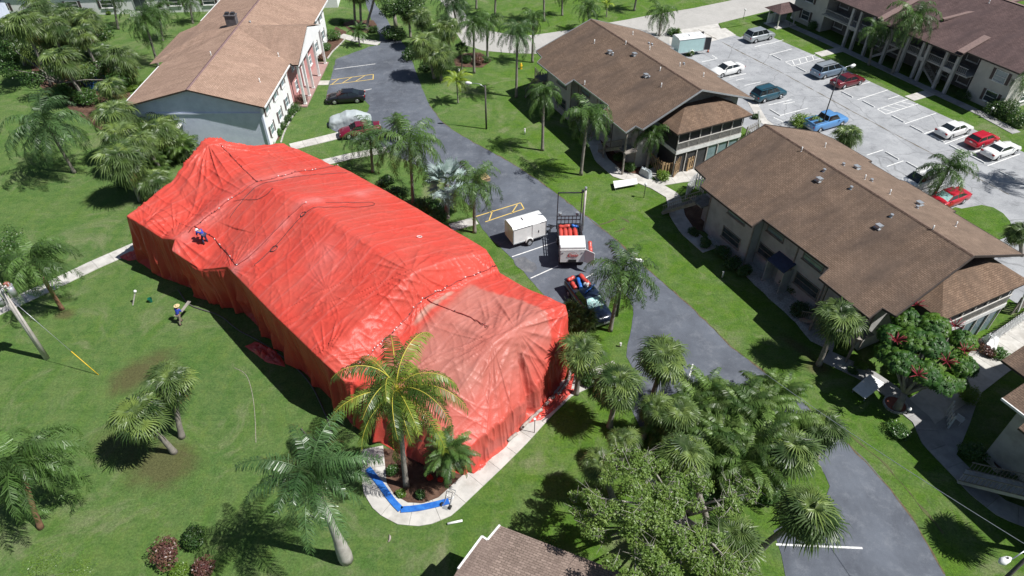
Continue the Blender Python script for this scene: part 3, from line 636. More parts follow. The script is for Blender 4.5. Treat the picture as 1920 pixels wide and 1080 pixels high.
# cross gable over the entrance and hipped wing opposite
b = MB(); ya, yb, yc, xp = -5.4, 7.6, 1.1, 8.6
zt = lambda x, y: 7.55 - abs(y - yc) * (2.15 / 6.5)
b.add([(xp, ya, 5.41), (xp, yc, 7.56), (-.2, yc, 7.56), (7.94, ya, 5.41)], [(0, 1, 2, 3)]); b.add([(xp, yb, 5.41), (xp, yc, 7.56), (-.2, yc, 7.56), (7.94, yb, 5.41)], [(0, 3, 2, 1)])
b.add([(xp, ya, 5.27), (xp, yc, 7.42), (7.7, yc, 7.42), (7.7, ya, 5.27)], [(3, 2, 1, 0)], 1); b.add([(xp, yb, 5.27), (xp, yc, 7.42), (7.7, yc, 7.42), (7.7, yb, 5.27)], [(0, 1, 2, 3)], 1)
b.add([(-.3, yc, 7.45), (-9.6, -4.3, 5.0), (-6.5, -5.0, 5.80), (-9.6, 5.6, 5.0), (-6.5, 7.4, 5.80), (-4.2, yc, 6.9)], [(0, 2, 1, 5), (5, 1, 3), (0, 5, 3, 4)])
b.build('cross_roof', [M['sh_pale_x'] if 'sh_pale_x' in M else M['sh_pale'], M['fascia']], bA)
c = MB()
for k in range(109): ridge_unit(c, y0 + k * .3, .29, zr, SA, .14)
c.build('ridge_cap', nmat('mauve ridge', (.22, .14, .14), None, 3, .9), ra)
g = MB()
for sx in (-1, 1):
    g.bar((sx * (xr + .05), y0, ze - .06), (sx * (xr + .05), -6 if sx < 0 else -5.6, ze - .06), .12, .14); g.bar((sx * (xr + .05), 8.4, ze - .06), (sx * (xr + .05), y1, ze - .06), .12, .14)
g.build('gutter', M['trim'], ra)
wx = 6.9; b = MB()
for a_, c_ in (((-wx, y0 + .5), (-wx, y1 - .5)), ((-wx, y1 - .5), (wx, y1 - .5)), ((wx, y1 - .5), (wx, y0 + .5))):
    b.add([(a_[0], a_[1], 0), (c_[0], c_[1], 0), (c_[0], c_[1], 5.45), (a_[0], a_[1], 5.45)], [(0, 1, 2, 3)])
b.build('wall', M['white'], bA)
b = MB(); yy = y0 + .5; b.add([(-wx, yy, 0), (wx, yy, 0), (wx, yy, zfA(wx, 0) - .2), (0, yy, zr - .2), (-wx, yy, zfA(wx, 0) - .2)], [(0, 1, 2, 3, 4)]); b.build('end_wall', M['stucco_grey'], bA)
b = MB(); b.box((0, yy - .04, 4.55), (2 * wx + .1, .1, .16)); b.box((wx + .04, yy - .03, 2.6), (.22, .16, 5.2)); b.build('wall_band', M['stucco_grey'], bA)
b = MB(); b.box((-3.5, yy - .5, 3.3), (3.0, 1.0, .12)); b.build('awning', M['trim'], bA)
window(bA, -3.5, yy, 2.6, 2.0, 1.0, -math.pi / 2, 'glass')
# entrance bay: pink wall, pediment, columns, porch floor
MB().box((wx + .06, yc + .1, 2.65), (.1, 12.6, 5.2)).build('entrance_wall', M['pink'], bA)
b = MB(); b.add([(8.68, ya, 5.2), (8.68, yb, 5.2), (8.68, yc, 7.46), (8.6, ya, 5.2), (8.6, yb, 5.2), (8.6, yc, 7.46)], [(0, 1, 2), (5, 4, 3), (0, 3, 4, 1)]); b.build('pediment', M['white'], bA)
MB().box((8.3, yc, 5.12), (.3, 12.4, .26)).build('beam', M['trim'], bA)
MB().box((7.75, yc, .08), (1.7, 13.2, .16)).build('porch_floor', nmat('pinkish porch', (.34, .22, .20), (.30, .20, .185), 3, .85), bA)
for q in (-4.9, -2.7, -.4, 3.2, 7.1):
    b = MB(); b.box((8.3, q, 2.6), (.26, .26, 4.9)); b.box((8.3, q, .22), (.36, .36, .16)); b.build('column', M['trim'], bA)
b = MB(); b.box((wx + .14, yc - .1, 1.35), (.08, 1.5, 2.5)); d = b.build('door', M['white'], bA); MB().ball((wx + .22, yc + .3, 1.2), .06).build('handle', M['metal'], d)
for yy_ in (-2.9, 4.7):
    for z_ in (1.7, 4.3): window(bA, wx + .11, yy_, z_, 1.0, 1.2, 0, 'glass_blue')
for yy_ in (-14.0, -10.6, -7.4, 9.0, 13.5):
    for z_ in (1.7, 4.3): window(bA, wx, yy_, z_, 1.2, 1.2, 0, 'glass_blue', shut=True)
for k in range(6): window(bA, -wx, -12 + k * 5, 4.0, 1.2, 1.2, math.pi, 'glass_blue')
b = MB(); b.box((-1.0, 2.3, 7.6), (1.3, .8, 1.7)); b.box((-1.0, 2.3, 8.5), (1.45, .95, .12)); ch = b.build('chimney', nmat('slate chimney', (.13, .12, .13), (.09, .085, .09), 5, .85), bA)
for x_ in (-1.35, -.65): MB().box((x_, 2.3, 8.68), (.45, .5, .24)).build('chimney_pot', M['steel_dark'], ch)
za = lambda x, y: (240 + x / 3.6, y / 3.6)
for x, y, f in [(825, 155, vent_can), (795, 195, vent_can), (562, 372, pipe), (890, 553, pipe), (1017, 380, pipe)]: on_roof(bA, *za(x, y), f, zf=zfA)

# ------------------------------------------------------------------ plum roofed building across the car park
DV, DU = 92.0, 58.0
bD = thing('apartment_building', 'two-storey building with plum shingle roof and tall paired porch columns across the car park', 'apartment building', VU(DV, DU), YW)
L = lambda v, u: (v - DV, u - DU)
def dz(v): return 5.6 + min(v - 85, 2 * 96.0 - v - 85) * .30
b = MB(); zf_ = lambda x, y: dz(x + DV)
e0, e1 = 41.4, 78.0
fr_ = [(96, e1), (85.0, e1), (85.0, 60.9), (84.2, 60.9), (84.2, 48.2), (85.2, 48.2), (85.2, e0), (96, e0)]
roof_piece(b, [L(*q) for q in fr_], zf_, .16); roof_piece(b, [L(*q) for q in [(96, e0), (107, e0), (107, e1), (96, e1)]], zf_, .16)
rd = b.build('roof', [M['sh_plum'], M['fascia']], bD)
b = MB()   # raised cross gable bands that show as paler hips
for q0, q1 in (((84.4, 60.6, 5.62), (90.5, 60.6, 7.42)), ((84.4, 48.5, 5.62), (88.5, 48.5, 6.85))): b.bar((*L(*q0[:2]), q0[2] + .04), (*L(*q1[:2]), q1[2] + .04), .9, .10)
b.bar((*L(88.5, 54.8), 6.9), (*L(99, 51.6), 9.0), .5, .2); b.bar((*L(96, e0), 8.93), (*L(96, e1), 8.93), .35, .06)
b.build('roof_band', nmat('pale plum shingle', (.22, .15, .135), (.18, .125, .115), 4, .9), rd)
b = MB()
for i in range(len(fr_) - 1): b.bar((*L(*fr_[i]), dz(fr_[i][0]) - .08), (*L(*fr_[i + 1]), dz(fr_[i + 1][0]) - .08), .06, .18)
b.build('fascia', M['fascia'], rd)
b = MB(); wl = [(86.4, 77.3), (86.4, 71.2), (88.6, 71.2), (88.6, 46.9), (86.6, 46.9), (86.6, 42.2), (105, 42.2), (105, 77.3)]
for i in range(len(wl)):
    a_, c_ = wl[i], wl[(i + 1) % len(wl)]; b.add([(*L(*a_), 0), (*L(*c_), 0), (*L(*c_), dz(c_[0]) - .2), (*L(*a_), dz(a_[0]) - .2)], [(0, 3, 2, 1)])
b.add([(*L(86.6, 42.196), 5), (*L(105, 42.196), 5), (*L(96, 42.196), 8.6)], [(0, 1, 2)])
b.build('wall', M['cream'], bD)
for u_ in (65.6, 64.2, 62.0, 58.9, 56.1, 53.8, 53.0, 50.4, 48.8): MB().box((*L(85.3, u_), 2.7), (.42, .34, 5.4)).build('column', M['stucco'], bD)
for (a_, c_) in ((65.6, 64.2), (53.8, 53.0), (50.4, 48.8)): MB().box((*L(85.3, (a_ + c_) / 2), 2.85), (.38, abs(a_ - c_) - .34, .5)).build('beam', M['stucco'], bD)
MB().box((*L(87.0, 59.0), 2.8), (3.1, 24.0, .18)).build('gallery_floor', M['stucco'], bD)
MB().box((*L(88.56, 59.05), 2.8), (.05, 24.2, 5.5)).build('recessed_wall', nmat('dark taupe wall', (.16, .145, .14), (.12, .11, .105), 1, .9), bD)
rr = MB()
for q in (3.75, 3.0): rr.box((*L(85.5, 59.0), q), (.05, 23.5, .06))
for k in range(96): rr.box((*L(85.5, 47.4 + k * .245), 3.38), (.03, .03, .72))
rr.build('gallery_railing', M['stucco'], bD)
stairs(bD, (*L(86.5, 51.0), .1), (*L(86.5, 55.0), 2.8), 1.0, 14, 'concrete'); stairs(bD, (*L(86.5, 61.0), .1), (*L(86.5, 57.4), 2.8), 1.0, 14, 'concrete')
for u_, z_ in ((43.9, 4.0), (43.9, 1.4)): window(bD, *L(86.6, u_), z_, 1.5, 1.3, math.pi, 'glass_blue' if z_ > 2 else 'glass', shut=True)
for u_ in (74.6,):
    for z_ in (4.0, 1.4): window(bD, *L(86.4, u_), z_, 1.5, 1.3, math.pi, 'glass', shut=True)
for u_ in (70, 67, 63, 59.5, 56, 52, 49):
    for z_ in (4.2, 1.3):
        if u_ in (67, 56): d = MB().box((*L(88.57, u_), z_ - .1), (.06, 1.0, 2.1)).build('door', M['white'], bD); MB().ball((*L(88.5, u_ + .35), z_ - .2), .05).build('handle', M['metal'], d)
        else: window(bD, *L(88.6, u_), z_, 1.6, 1.3, math.pi, 'glass')
window(bD, *L(90.5, 42.2), 4.0, 1.4, 1.2, -math.pi / 2, 'glass'); window(bD, *L(90.5, 42.2), 1.4, 1.4, 1.2, -math.pi / 2, 'glass')
pipe(bD, (*L(94.5, 53.5), dz(94.5)))

# ------------------------------------------------------------------ far white building at the top left
Ft = G(260, 16)
bF = thing('apartment_building', 'long white building with dark framed windows behind the lawn at the top left', 'apartment building', (-66, 109.0, 0), R(5))
b = MB(); b.box((0, 4, 2.9), (76, 8, 5.8)); b.build('wall', M['white'], bF)
b = MB(); roof_piece(b, [(-38.6, -.9), (38.6, -.9), (38.6, 4), (-38.6, 4)], lambda x, y: 5.9 + (y + .9) * .33, .15); roof_piece(b, [(-38.6, 4), (38.6, 4), (38.6, 8.9), (-38.6, 8.9)], lambda x, y: 5.9 + (8.9 - y) * .33, .15)
b.build('roof', [M['sh_pale'], M['fascia']], bF)
for k in range(13):
    x_ = -34 + k * 5.2
    if k % 3 == 2:
        d = MB(); d.box((x_, -.04, 1.2), (2.2, .08, 2.4)); o = d.build('sliding_door', M['trim'], bF); MB().box((x_ - .5, -.09, 1.2), (.95, .03, 2.1)).build('pane', M['glass'], o); MB().box((x_ + .5, -.09, 1.2), (.95, .03, 2.1)).build('pane', M['glass'], o)
        MB().box((x_, -1.2, .35), (3.4, .1, .7)).build('low_wall', M['white'], bF)
    else:
        for z_ in (1.6, 4.3): window(bF, x_, 0, z_, 1.8, 1.1, -math.pi / 2, 'glass', shut=True)
# dark building at the left edge behind the palms
p = G(-10, 100)
bG = thing('house', 'dark shaded house with screened porch at the left edge behind the fan palms', 'house', (p.x - 4, p.y + 3, 0), R(20))
MB().box((0, 0, 2.4), (9, 8, 4.8)).build('wall', M['stucco_grey'], bG)
b = MB(); roof_piece(b, [(-5, -4.6), (5, -4.6), (5, 0), (-5, 0)], lambda x, y: 4.9 + (y + 4.6) * .33, .15); roof_piece(b, [(-5, 0), (5, 0), (5, 4.6), (-5, 4.6)], lambda x, y: 4.9 + (4.6 - y) * .33, .15); b.build('roof', [M['sh_plum'], M['fascia']], bG)
for x_ in (-2.5, 0, 2.5): window(bG, x_, -4.0, 1.6, 1.6, 1.3, -math.pi / 2, 'glass'); 
for y_ in (-2, 1.5): window(bG, 4.5, y_, 1.6, 1.6, 1.3, 0, 'glass')

# ------------------------------------------------------------------ roof corner at the bottom of the picture
_p, _q = G(937, 985, 4.6), G(1185, 1080, 4.6); HA = math.atan2(_q.y - _p.y, _q.x - _p.x)
bH = thing('house', 'house roof with white gutter and weathered brown shingles poking in at the bottom edge', 'house', (2.0, 10.5, 0), HA)
Mi = (Matrix.Translation((2.0, 10.5, 0)) @ Matrix.Rotation(HA, 4, 'Z')).inverted()
zh = 4.6
q = [Mi @ G(x, y, zh) for x, y in [(937, 985), (914, 1017), (904, 1010), (860, 1080)]]; q2 = Mi @ G(1185, 1080, zh); q1 = q[0]
poly = [(q[0].x, q[0].y), (q[1].x, q[1].y), (q[2].x, q[2].y), (q[3].x, q[3].y), (q[3].x - .1, -9), (q2.x + 6, -9), (q2.x + 6, q1.y - .05)]
ytop = q1.y
zfH = lambda x, y: zh + max(0, (ytop - y)) * .22
b = MB(); roof_piece(b, poly, zfH, .15); rh = b.build('roof', [M['sh_bottom'] if 'sh_bottom' in M else M['sh_brown'], M['fascia']], bH)
b = MB()
for i in range(3): b.bar((*poly[i], zfH(*poly[i]) - .03), (*poly[i + 1], zfH(*poly[i + 1]) - .03), .11, .15)
b.build('gutter', M['trim'], rh)
xa, xb = poly[3][0] + .8, q2.x + 5.2
MB().box(((xa + xb) / 2, (ytop - .9 - 5.5) / 2, 2.2), (xb - xa, ytop - .9 + 5.5, 4.4)).build('wall', M['stucco'], bH)
# ------------------------------------------------------------------ building in shade at the lower right
bI = thing('apartment_building', 'shaded two-storey building with outside stairs at the lower right corner', 'apartment building', VU(46.6, 3.0), YW, 'brown roofed apartment buildings')
zi = lambda x, y: 5.9 + min(x + 7.4, 18.2 - x) * .3
b = MB(); roof_piece(b, [(v - 46.6, u - 3.0) for v, u in [(52, 10.95), (39.2, 10.85), (39.2, 9.1), (38.3, 9.0), (38.3, 3.0), (39.3, 2.9), (39.3, -14), (52, -14)]], zi, .16)
roof_piece(b, [(-4.5, 7.98), (-4.5, 9.95), (5.4, 9.95), (5.4, 7.98)], lambda x, y: 5.9 + (x + 4.5) * .3, .16); roof_piece(b, [(5.4, 7.95), (17, 7.95), (17, -17), (5.4, -17)], zi, .16); ri = b.build('roof', [M['sh_brown'], M['fascia']], bI)
b = MB(); b.bar((-7.44, 7.85, 5.85), (-7.44, 6.1, 5.85), .08, .16); b.build('gutter', M['trim'], ri)
wl = [(40.2, 10.0), (62.5, 10.0), (62.5, -13), (40.2, -13)]; b = MB()
for i in range(len(wl)):
    a_, c_ = wl[i], wl[(i + 1) % len(wl)]; b.add([(a_[0] - 46.6, a_[1] - 3, 0), (c_[0] - 46.6, c_[1] - 3, 0), (c_[0] - 46.6, c_[1] - 3, zi(c_[0] - 46.6, 0) - .2), (a_[0] - 46.6, a_[1] - 3, zi(a_[0] - 46.6, 0) - .2)], [(0, 1, 2, 3)])
b.build('wall', M['stucco'], bI)
for u_ in (5.5, 1.5): window(bI, 40.2 - 46.6, u_ - 3, 1.7, 1.8, 1.2, math.pi, 'glass'); window(bI, 40.2 - 46.6, u_ - 3, 4.2, 1.8, 1.0, math.pi, 'glass')
stairs(bI, (37.6 - 46.6, 9.6 - 3, .1), (38.6 - 46.6, 5.6 - 3, 2.7), 1.2, 14, 'concrete')
b = MB(); 
for k in range(40): b.box((38.3 - 46.6, 5.0 - 3 - k * .3, 3.2), (.05, .09, .9))
b.box((38.3 - 46.6, -4.0, 3.68), (.09, 12, .07)); b.box((38.3 - 46.6, -4.0, 2.75), (.09, 12, .07)); b.build('gallery_railing', M['wood_grey'], bI)
MB().box((39.1 - 46.6, -4.0, 2.65), (1.75, 12, .14)).build('gallery_floor', M['wood_grey'], bI)
# ------------------------------------------------------------------ mailbox shelter, top right
p = G(1462, 46)
sh = thing('mail_shelter', 'small open shelter with brown hipped roof beside the pale road at the top right', 'shelter', (p.x, p.y, 0), YW)
for x_ in (-1.6, 1.6):
    for y_ in (-1.1, 1.1): MB().box((x_, y_, 1.2), (.15, .15, 2.4)).build('post', M['cream'], sh)
b = MB(); b.add([(-2.3, -1.7, 2.4), (2.3, -1.7, 2.4), (2.3, 1.7, 2.4), (-2.3, 1.7, 2.4), (-.8, 0, 3.3), (.8, 0, 3.3)], [(0, 1, 5, 4), (1, 2, 5), (2, 3, 4, 5), (3, 0, 4), (3, 2, 1, 0)]); b.build('roof', M['sh_plum'], sh)
MB().box((.2, .6, 1.0), (2.4, .5, 1.3)).build('mailbox_bank', M['metal'], sh); MB().box((0, 0, .07), (3.9, 2.8, .14)).build('slab', M['concrete'], sh)
MB().box((-.3, 1.0, .8), (3.0, .1, 1.4)).build('back_panel', M['white'], sh)
# ------------------------------------------------------------------ the red fumigation tent
TYW = R(49.0); TX, TY = Vector((math.cos(TYW), math.sin(TYW), 0)), Vector((-math.sin(TYW), math.cos(TYW), 0))
T0, S0 = 22.0, 38.0
def TS(t, s, z=0.0): return TX * t + TY * s + Vector((0, 0, z))
def vnoise(x, y, seed=0):
    x = np.asarray(x, float); y = np.asarray(y, float); xi = np.floor(x).astype(int); yi = np.floor(y).astype(int); fx = x - xi; fy = y - yi
    fx = fx * fx * (3 - 2 * fx); fy = fy * fy * (3 - 2 * fy)
    def h(a, b):
        n = (a * 374761393 + b * 668265263 + seed * 1442695041) & 0xffffffff; n = ((n ^ (n >> 13)) * 1274126177) & 0xffffffff
        return ((n ^ (n >> 16)) & 0xffff) / 65535.0
    return (h(xi, yi) * (1 - fx) + h(xi + 1, yi) * fx) * (1 - fy) + (h(xi, yi + 1) * (1 - fx) + h(xi + 1, yi + 1) * fx) * fy
def ridged(x, y, seed=0, p=3): return (1 - np.abs(2 * vnoise(x, y, seed) - 1)) ** p
# cross-sections: ground left, eave left, left roof, ridge, ridge, right roof, eave right, ground right
ST = [
    [(17.3, 18.6, 0), (17.5, 18.55, 0), (20.0, 18.5, 0), (22.3, 18.5, 0), (24.1, 18.65, 0), (27.0, 19.0, 0), (28.9, 19.4, 0), (29.2, 19.5, 0)],
    [(17.0, 18.75, 0), (17.4, 18.75, .3), (20.0, 18.7, .4), (22.3, 18.7, .4), (24.0, 18.85, .5), (27.1, 19.2, .6), (29.0, 19.6, .6), (29.3, 19.7, 0)],
    [(17.0, 19.0, 0), (17.6, 18.9, 2.5), (20.0, 18.9, 2.5), (22.4, 18.8, 2.35), (23.7, 18.95, 1.9), (27.2, 19.5, 3.4), (29.4, 20.2, 4.9), (29.6, 19.9, 0)],
    [(15.9, 21.4, 0), (16.8, 21.3, 3.3), (20.0, 21.4, 4.9), (22.9, 21.5, 6.15), (24.9, 21.3, 6.15), (27.5, 20.9, 5.85), (29.6, 20.6, 5.55), (29.9, 20.6, 0)],
    [(15.2, 24.0, 0), (16.0, 24, 4.1), (19.4, 24.2, 5.1), (22.7, 24.3, 5.85), (24.5, 24.3, 5.85), (27.2, 24.2, 5.5), (29.4, 24, 5.25), (29.8, 24, 0)],
    [(14.9, 27.3, 0), (15.3, 27.3, 4.4), (19.0, 27.5, 5.2), (22.4, 27.75, 5.9), (23.6, 27.75, 5.9), (26.9, 27.6, 5.4), (29.9, 27.3, 4.7), (30.2, 27.3, 0)],
    [(14.7, 27.7, 0), (14.9, 27.7, 4.7), (18.8, 27.9, 5.4), (22.4, 28.1, 6.1), (23.4, 28.1, 6.1), (27.0, 27.9, 5.55), (30.1, 27.7, 4.9), (30.4, 27.6, 0)],
    [(15.2, 29.6, 0), (14.7, 29.5, 5.5), (18.6, 29.3, 6.85), (22.7, 29.0, 8.2), (23.2, 29.0, 8.2), (26.8, 29.2, 6.95), (30.6, 29.3, 5.5), (30.9, 29.3, 0)],
    [(15.6, 36.0, 0), (15.2, 36.0, 5.5), (19.0, 35.8, 6.85), (22.8, 35.8, 8.2), (23.2, 35.8, 8.2), (27.0, 35.9, 6.9), (30.9, 36, 5.5), (31.2, 36, 0)],
    [(16.0, 41.6, 0), (15.8, 41.6, 5.5), (19.3, 41.4, 6.75), (22.9, 41.3, 8.15), (23.2, 41.3, 8.15), (27.1, 41.4, 6.8), (31.0, 41.5, 5.45), (31.3, 41.5, 0)],
    [(16.2, 43.6, 0), (16.0, 43.2, 5.3), (19.1, 43.6, 6.6), (22.6, 43.8, 8.1), (23.1, 43.8, 8.1), (27.0, 43.8, 6.8), (31.0, 43.8, 5.4), (31.3, 43.8, 0)],
    [(15.6, 45.8, 0), (14.9, 45.8, 4.3), (18.6, 46.0, 6.3), (22.4, 46.2, 7.8), (23.1, 46.2, 7.8), (27.0, 46.3, 6.6), (31.0, 46.3, 5.4), (31.3, 46.3, 0)],
    [(14.4, 48.6, 0), (14.3, 48.6, 5.15), (18.2, 48.5, 6.1), (22.2, 48.4, 7.3), (23.1, 48.4, 7.3), (27.0, 48.5, 6.3), (31.0, 48.6, 5.3), (31.3, 48.6, 0)],
    [(15.0, 49.3, 0), (15.1, 49.4, 5.35), (18.4, 49.3, 6.3), (22.3, 49.1, 7.25), (23.1, 49.1, 7.25), (27.0, 49.2, 6.3), (30.8, 49.3, 5.2), (31.1, 49.3, 0)],
    [(14.6, 51.0, 0), (14.7, 51.0, 4.9), (18.4, 51.3, 5.6), (22.5, 51.6, 7.1), (23.2, 51.6, 7.1), (26.8, 51.8, 6.2), (30.6, 52.0, 5.2), (30.9, 52.0, 0)],
    [(14.0, 52.8, 0), (14.3, 52.8, 5.45), (18.4, 53.6, 5.7), (22.9, 54.4, 7.4), (23.5, 54.4, 7.3), (26.6, 54.2, 6.2), (30.3, 54.0, 5.3), (30.6, 54.0, 0)],
    [(13.9, 53.2, 0), (14.5, 53.4, 5.0), (18.6, 54.8, 5.8), (23.2, 56.4, 7.8), (23.8, 56.4, 7.5), (26.6, 55.6, 6.2), (30.0, 54.9, 5.4), (30.4, 54.9, 0)],
    [(13.7, 55.6, 0), (14.1, 55.6, 5.35), (19.0, 56.6, 5.9), (23.2, 57.6, 7.9), (24.0, 57.6, 7.8), (26.8, 56.8, 6.0), (30.0, 55.6, 5.45), (30.4, 55.6, 0)],
    [(13.6, 57.4, 0), (13.9, 57.4, 0), (19.0, 58.8, 0), (23.4, 59.8, 0), (24.2, 59.8, 0), (27.0, 59, 0), (30.0, 57.6, 0), (30.3, 57.6, 0)],
]
ST = np.array(ST, float)
COLN = [44, 76, 76, 10, 76, 76, 30]
def cseg(A, B, n): t = np.linspace(0, 1, n, endpoint=False)[:, None]; return A[None] * (1 - t) + B[None] * t
rows = []
for i in range(len(ST) - 1):
    L = max(np.linalg.norm(ST[i + 1][3] - ST[i][3]), np.linalg.norm(ST[i + 1][1] - ST[i][1])); n = max(3, int(L / .085))
    for k in range(n):
        t = k / n; rows.append(ST[i] * (1 - t) + ST[i + 1] * t)
rows.append(ST[-1])
rows = np.array(rows)
cols = []
for r_ in rows: cols.append(np.concatenate([cseg(r_[j], r_[j + 1], COLN[j]) for j in range(7)] + [r_[7][None]]))
Pg = np.array(cols); NI, NJ = Pg.shape[:2]
cpos = np.cumsum([0] + COLN)
jj = np.arange(NJ)[None, :].repeat(NI, 0)
# soften the creases between cross-sections a little
for _ in range(2): Pg[1:-1] = .25 * Pg[:-2] + .5 * Pg[1:-1] + .25 * Pg[2:]
for _ in range(2): Pg[:, 1:-1] = .2 * Pg[:, :-2] + .6 * Pg[:, 1:-1] + .2 * Pg[:, 2:]
du_ = np.gradient(Pg, axis=0); dv_ = np.gradient(Pg, axis=1); N_ = np.cross(dv_, du_); N_ /= np.linalg.norm(N_, axis=2, keepdims=True) + 1e-9
N_ = np.where(N_[..., 2:3] < -.05, -N_, N_)
Tq, Sq, Zq = Pg[..., 0], Pg[..., 1], Pg[..., 2]
roof = (jj >= cpos[1]) & (jj <= cpos[6])
h = np.zeros_like(Tq)
# sag between supports and fine crumples
h += (vnoise(Tq * .45, Sq * .45, 3) - .5) * .18 * roof
h += (ridged(Tq * 1.3 + Sq * .5, Sq * .75 - Tq * .2, 5, 5)) * .03 * roof
h += (ridged(Tq * .5, Sq * 2.6 + 1.5 * vnoise(Tq * .7, Sq * .7, 8), 6, 5)) * .040 * roof
diag = ridged(Sq * 1.9 + Tq * 1.1 + 1.2 * vnoise(Tq * .6, Sq * .6, 2), Tq * .25, 11, 6)
h += diag * .12 * roof * np.clip((30.5 - np.abs(Sq - 33)) / 30, 0, 1) * (Tq < 23) * np.clip((Sq - 28) / 1, 0, 1) * np.clip((42 - Sq) / 4, 0, 1) * vnoise(Tq * .35, Sq * .35, 9) * 1.8
h += ridged(Tq * 2.0 + .4 * Sq, Sq * .3, 12, 4) * .08 * roof * (Sq < 30) * (Sq > 27.5)
h += ridged(Tq * 1.6, Sq * .25, 14, 5) * .10 * roof * np.clip((Sq - 48) / 2, 0, 1)
for ct, cs, amp, freq, rad, seed in [(22.9, 21.6, .13, 5.2, 6.5, 21), (24.9, 21.3, .17, 5.6, 7.0, 22), (22.8, 29.1, .16, 5.0, 4.0, 23), (16.0, 42.4, .12, 5.0, 3.2, 24), (15.2, 49.6, .20, 6.5, 5.5, 25), (23.3, 56.9, .24, 7.0, 7.0, 26),
                                     (29.6, 20.6, .16, 6.0, 4.0, 27), (14.9, 29.3, .2, 5.5, 3.2, 28), (30.6, 29.3, .14, 6.0, 3.2, 29), (14.3, 53.2, .12, 6, 3.5, 30), (18.5, 33.5, .07, 4.5, 3.4, 31), (26.3, 33.2, .04, 5.0, 2.6, 32), (21.2, 37.4, .06, 4.5, 2.8, 33), (17.6, 25.0, .14, 5, 4, 34)]:
    a = np.arctan2(Sq - cs, Tq - ct); rr = np.hypot(Tq - ct, Sq - cs) + 1e-6
    fo = ridged(np.cos(a) * freq * 1.15 + 50, np.sin(a) * freq * 1.15 + 50, seed, 4)
    h += roof * amp * 1.15 * fo * np.clip(rr / 1.6, 0, 1) * np.clip(1 - rr / rad, 0, 1) ** .8
# one deep crease falling from the porch apex to the ground
a = np.arctan2(Sq - 21.3, Tq - 24.6); rr = np.hypot(Sq - 21.3, Tq - 24.6)
h -= .42 * np.exp(-((a + 1.95) / .10) ** 2) * np.clip(rr / 1.2, 0, 1) * (Sq < 21.4) * (Zq > .2)
h += .30 * np.exp(-((a + 1.70) / .10) ** 2) * np.clip(rr / 1.2, 0, 1) * (Sq < 21.4) * (Zq > .2)
h += roof * .028 * ridged(Sq * 1.1 + Tq * .9 + 1.6 * vnoise(Tq * .5, Sq * .5, 71), (Tq - Sq) * .22, 72, 12) + roof * .03 * ridged(Sq * .8 - Tq * 1.3 + 1.6 * vnoise(Tq * .5, Sq * .5, 73), (Tq + Sq) * .22, 74, 12)
# raised sewn seams running across, every 1.45 m
seam = np.exp(-(((Sq + .25 * np.sin(Tq * .4) + .03 * Tq) % 1.45 - .72) / .06) ** 2); h += seam * .02 * roof
# pleats of the hanging sides
for lo, hi, sd_ in ((0, cpos[1], 41), (cpos[6], NJ, 42)):
    m_ = (jj >= lo) & (jj < hi); down = np.clip(1 - Zq / 5.4, 0, 1)
    h += m_ * ((vnoise(Sq * 1.5 + .3 * vnoise(Sq, Zq * .6, 44), Zq * .1, sd_) - .62) * (.22 + .75 * down) + (ridged(Sq * 2.4, Zq * .25, sd_ + 3, 3) - .3) * (.08 + .32 * down)) * np.clip(Zq / .3, .1, 1)
endw = roof & (Zq < 2.5); h += endw * (ridged(Tq * 2.6, Zq * .3, 50, 3) - .3) * .14 * np.clip(Zq / .3, .1, 1)
h = np.where((np.abs(Sq - 45.5) < 2.6) & (jj < cpos[2]) & (jj > cpos[0]), h - .1 * np.exp(-((Sq - 45.5) / 1.6) ** 2), h)
edge_ = np.minimum(np.abs(jj - cpos[1]), np.abs(jj - cpos[6])); h = h * np.clip(.22 + edge_ / 9.0, 0, 1)
Pd = Pg + N_ * h[..., None]
Pd[..., 2] = np.maximum(Pd[..., 2], .03)
V = Pd.reshape(-1, 3).copy(); V[:, 0] -= T0; V[:, 1] -= S0
idx = np.arange(NI * NJ).reshape(NI, NJ)
Fq = np.stack([idx[:-1, :-1], idx[:-1, 1:], idx[1:, 1:], idx[1:, :-1]], -1)
tent = thing('fumigation_tent', 'huge red tarpaulin tent clamped over a whole two-storey house in the middle of the lawn', 'tent', TS(T0, S0), TYW)
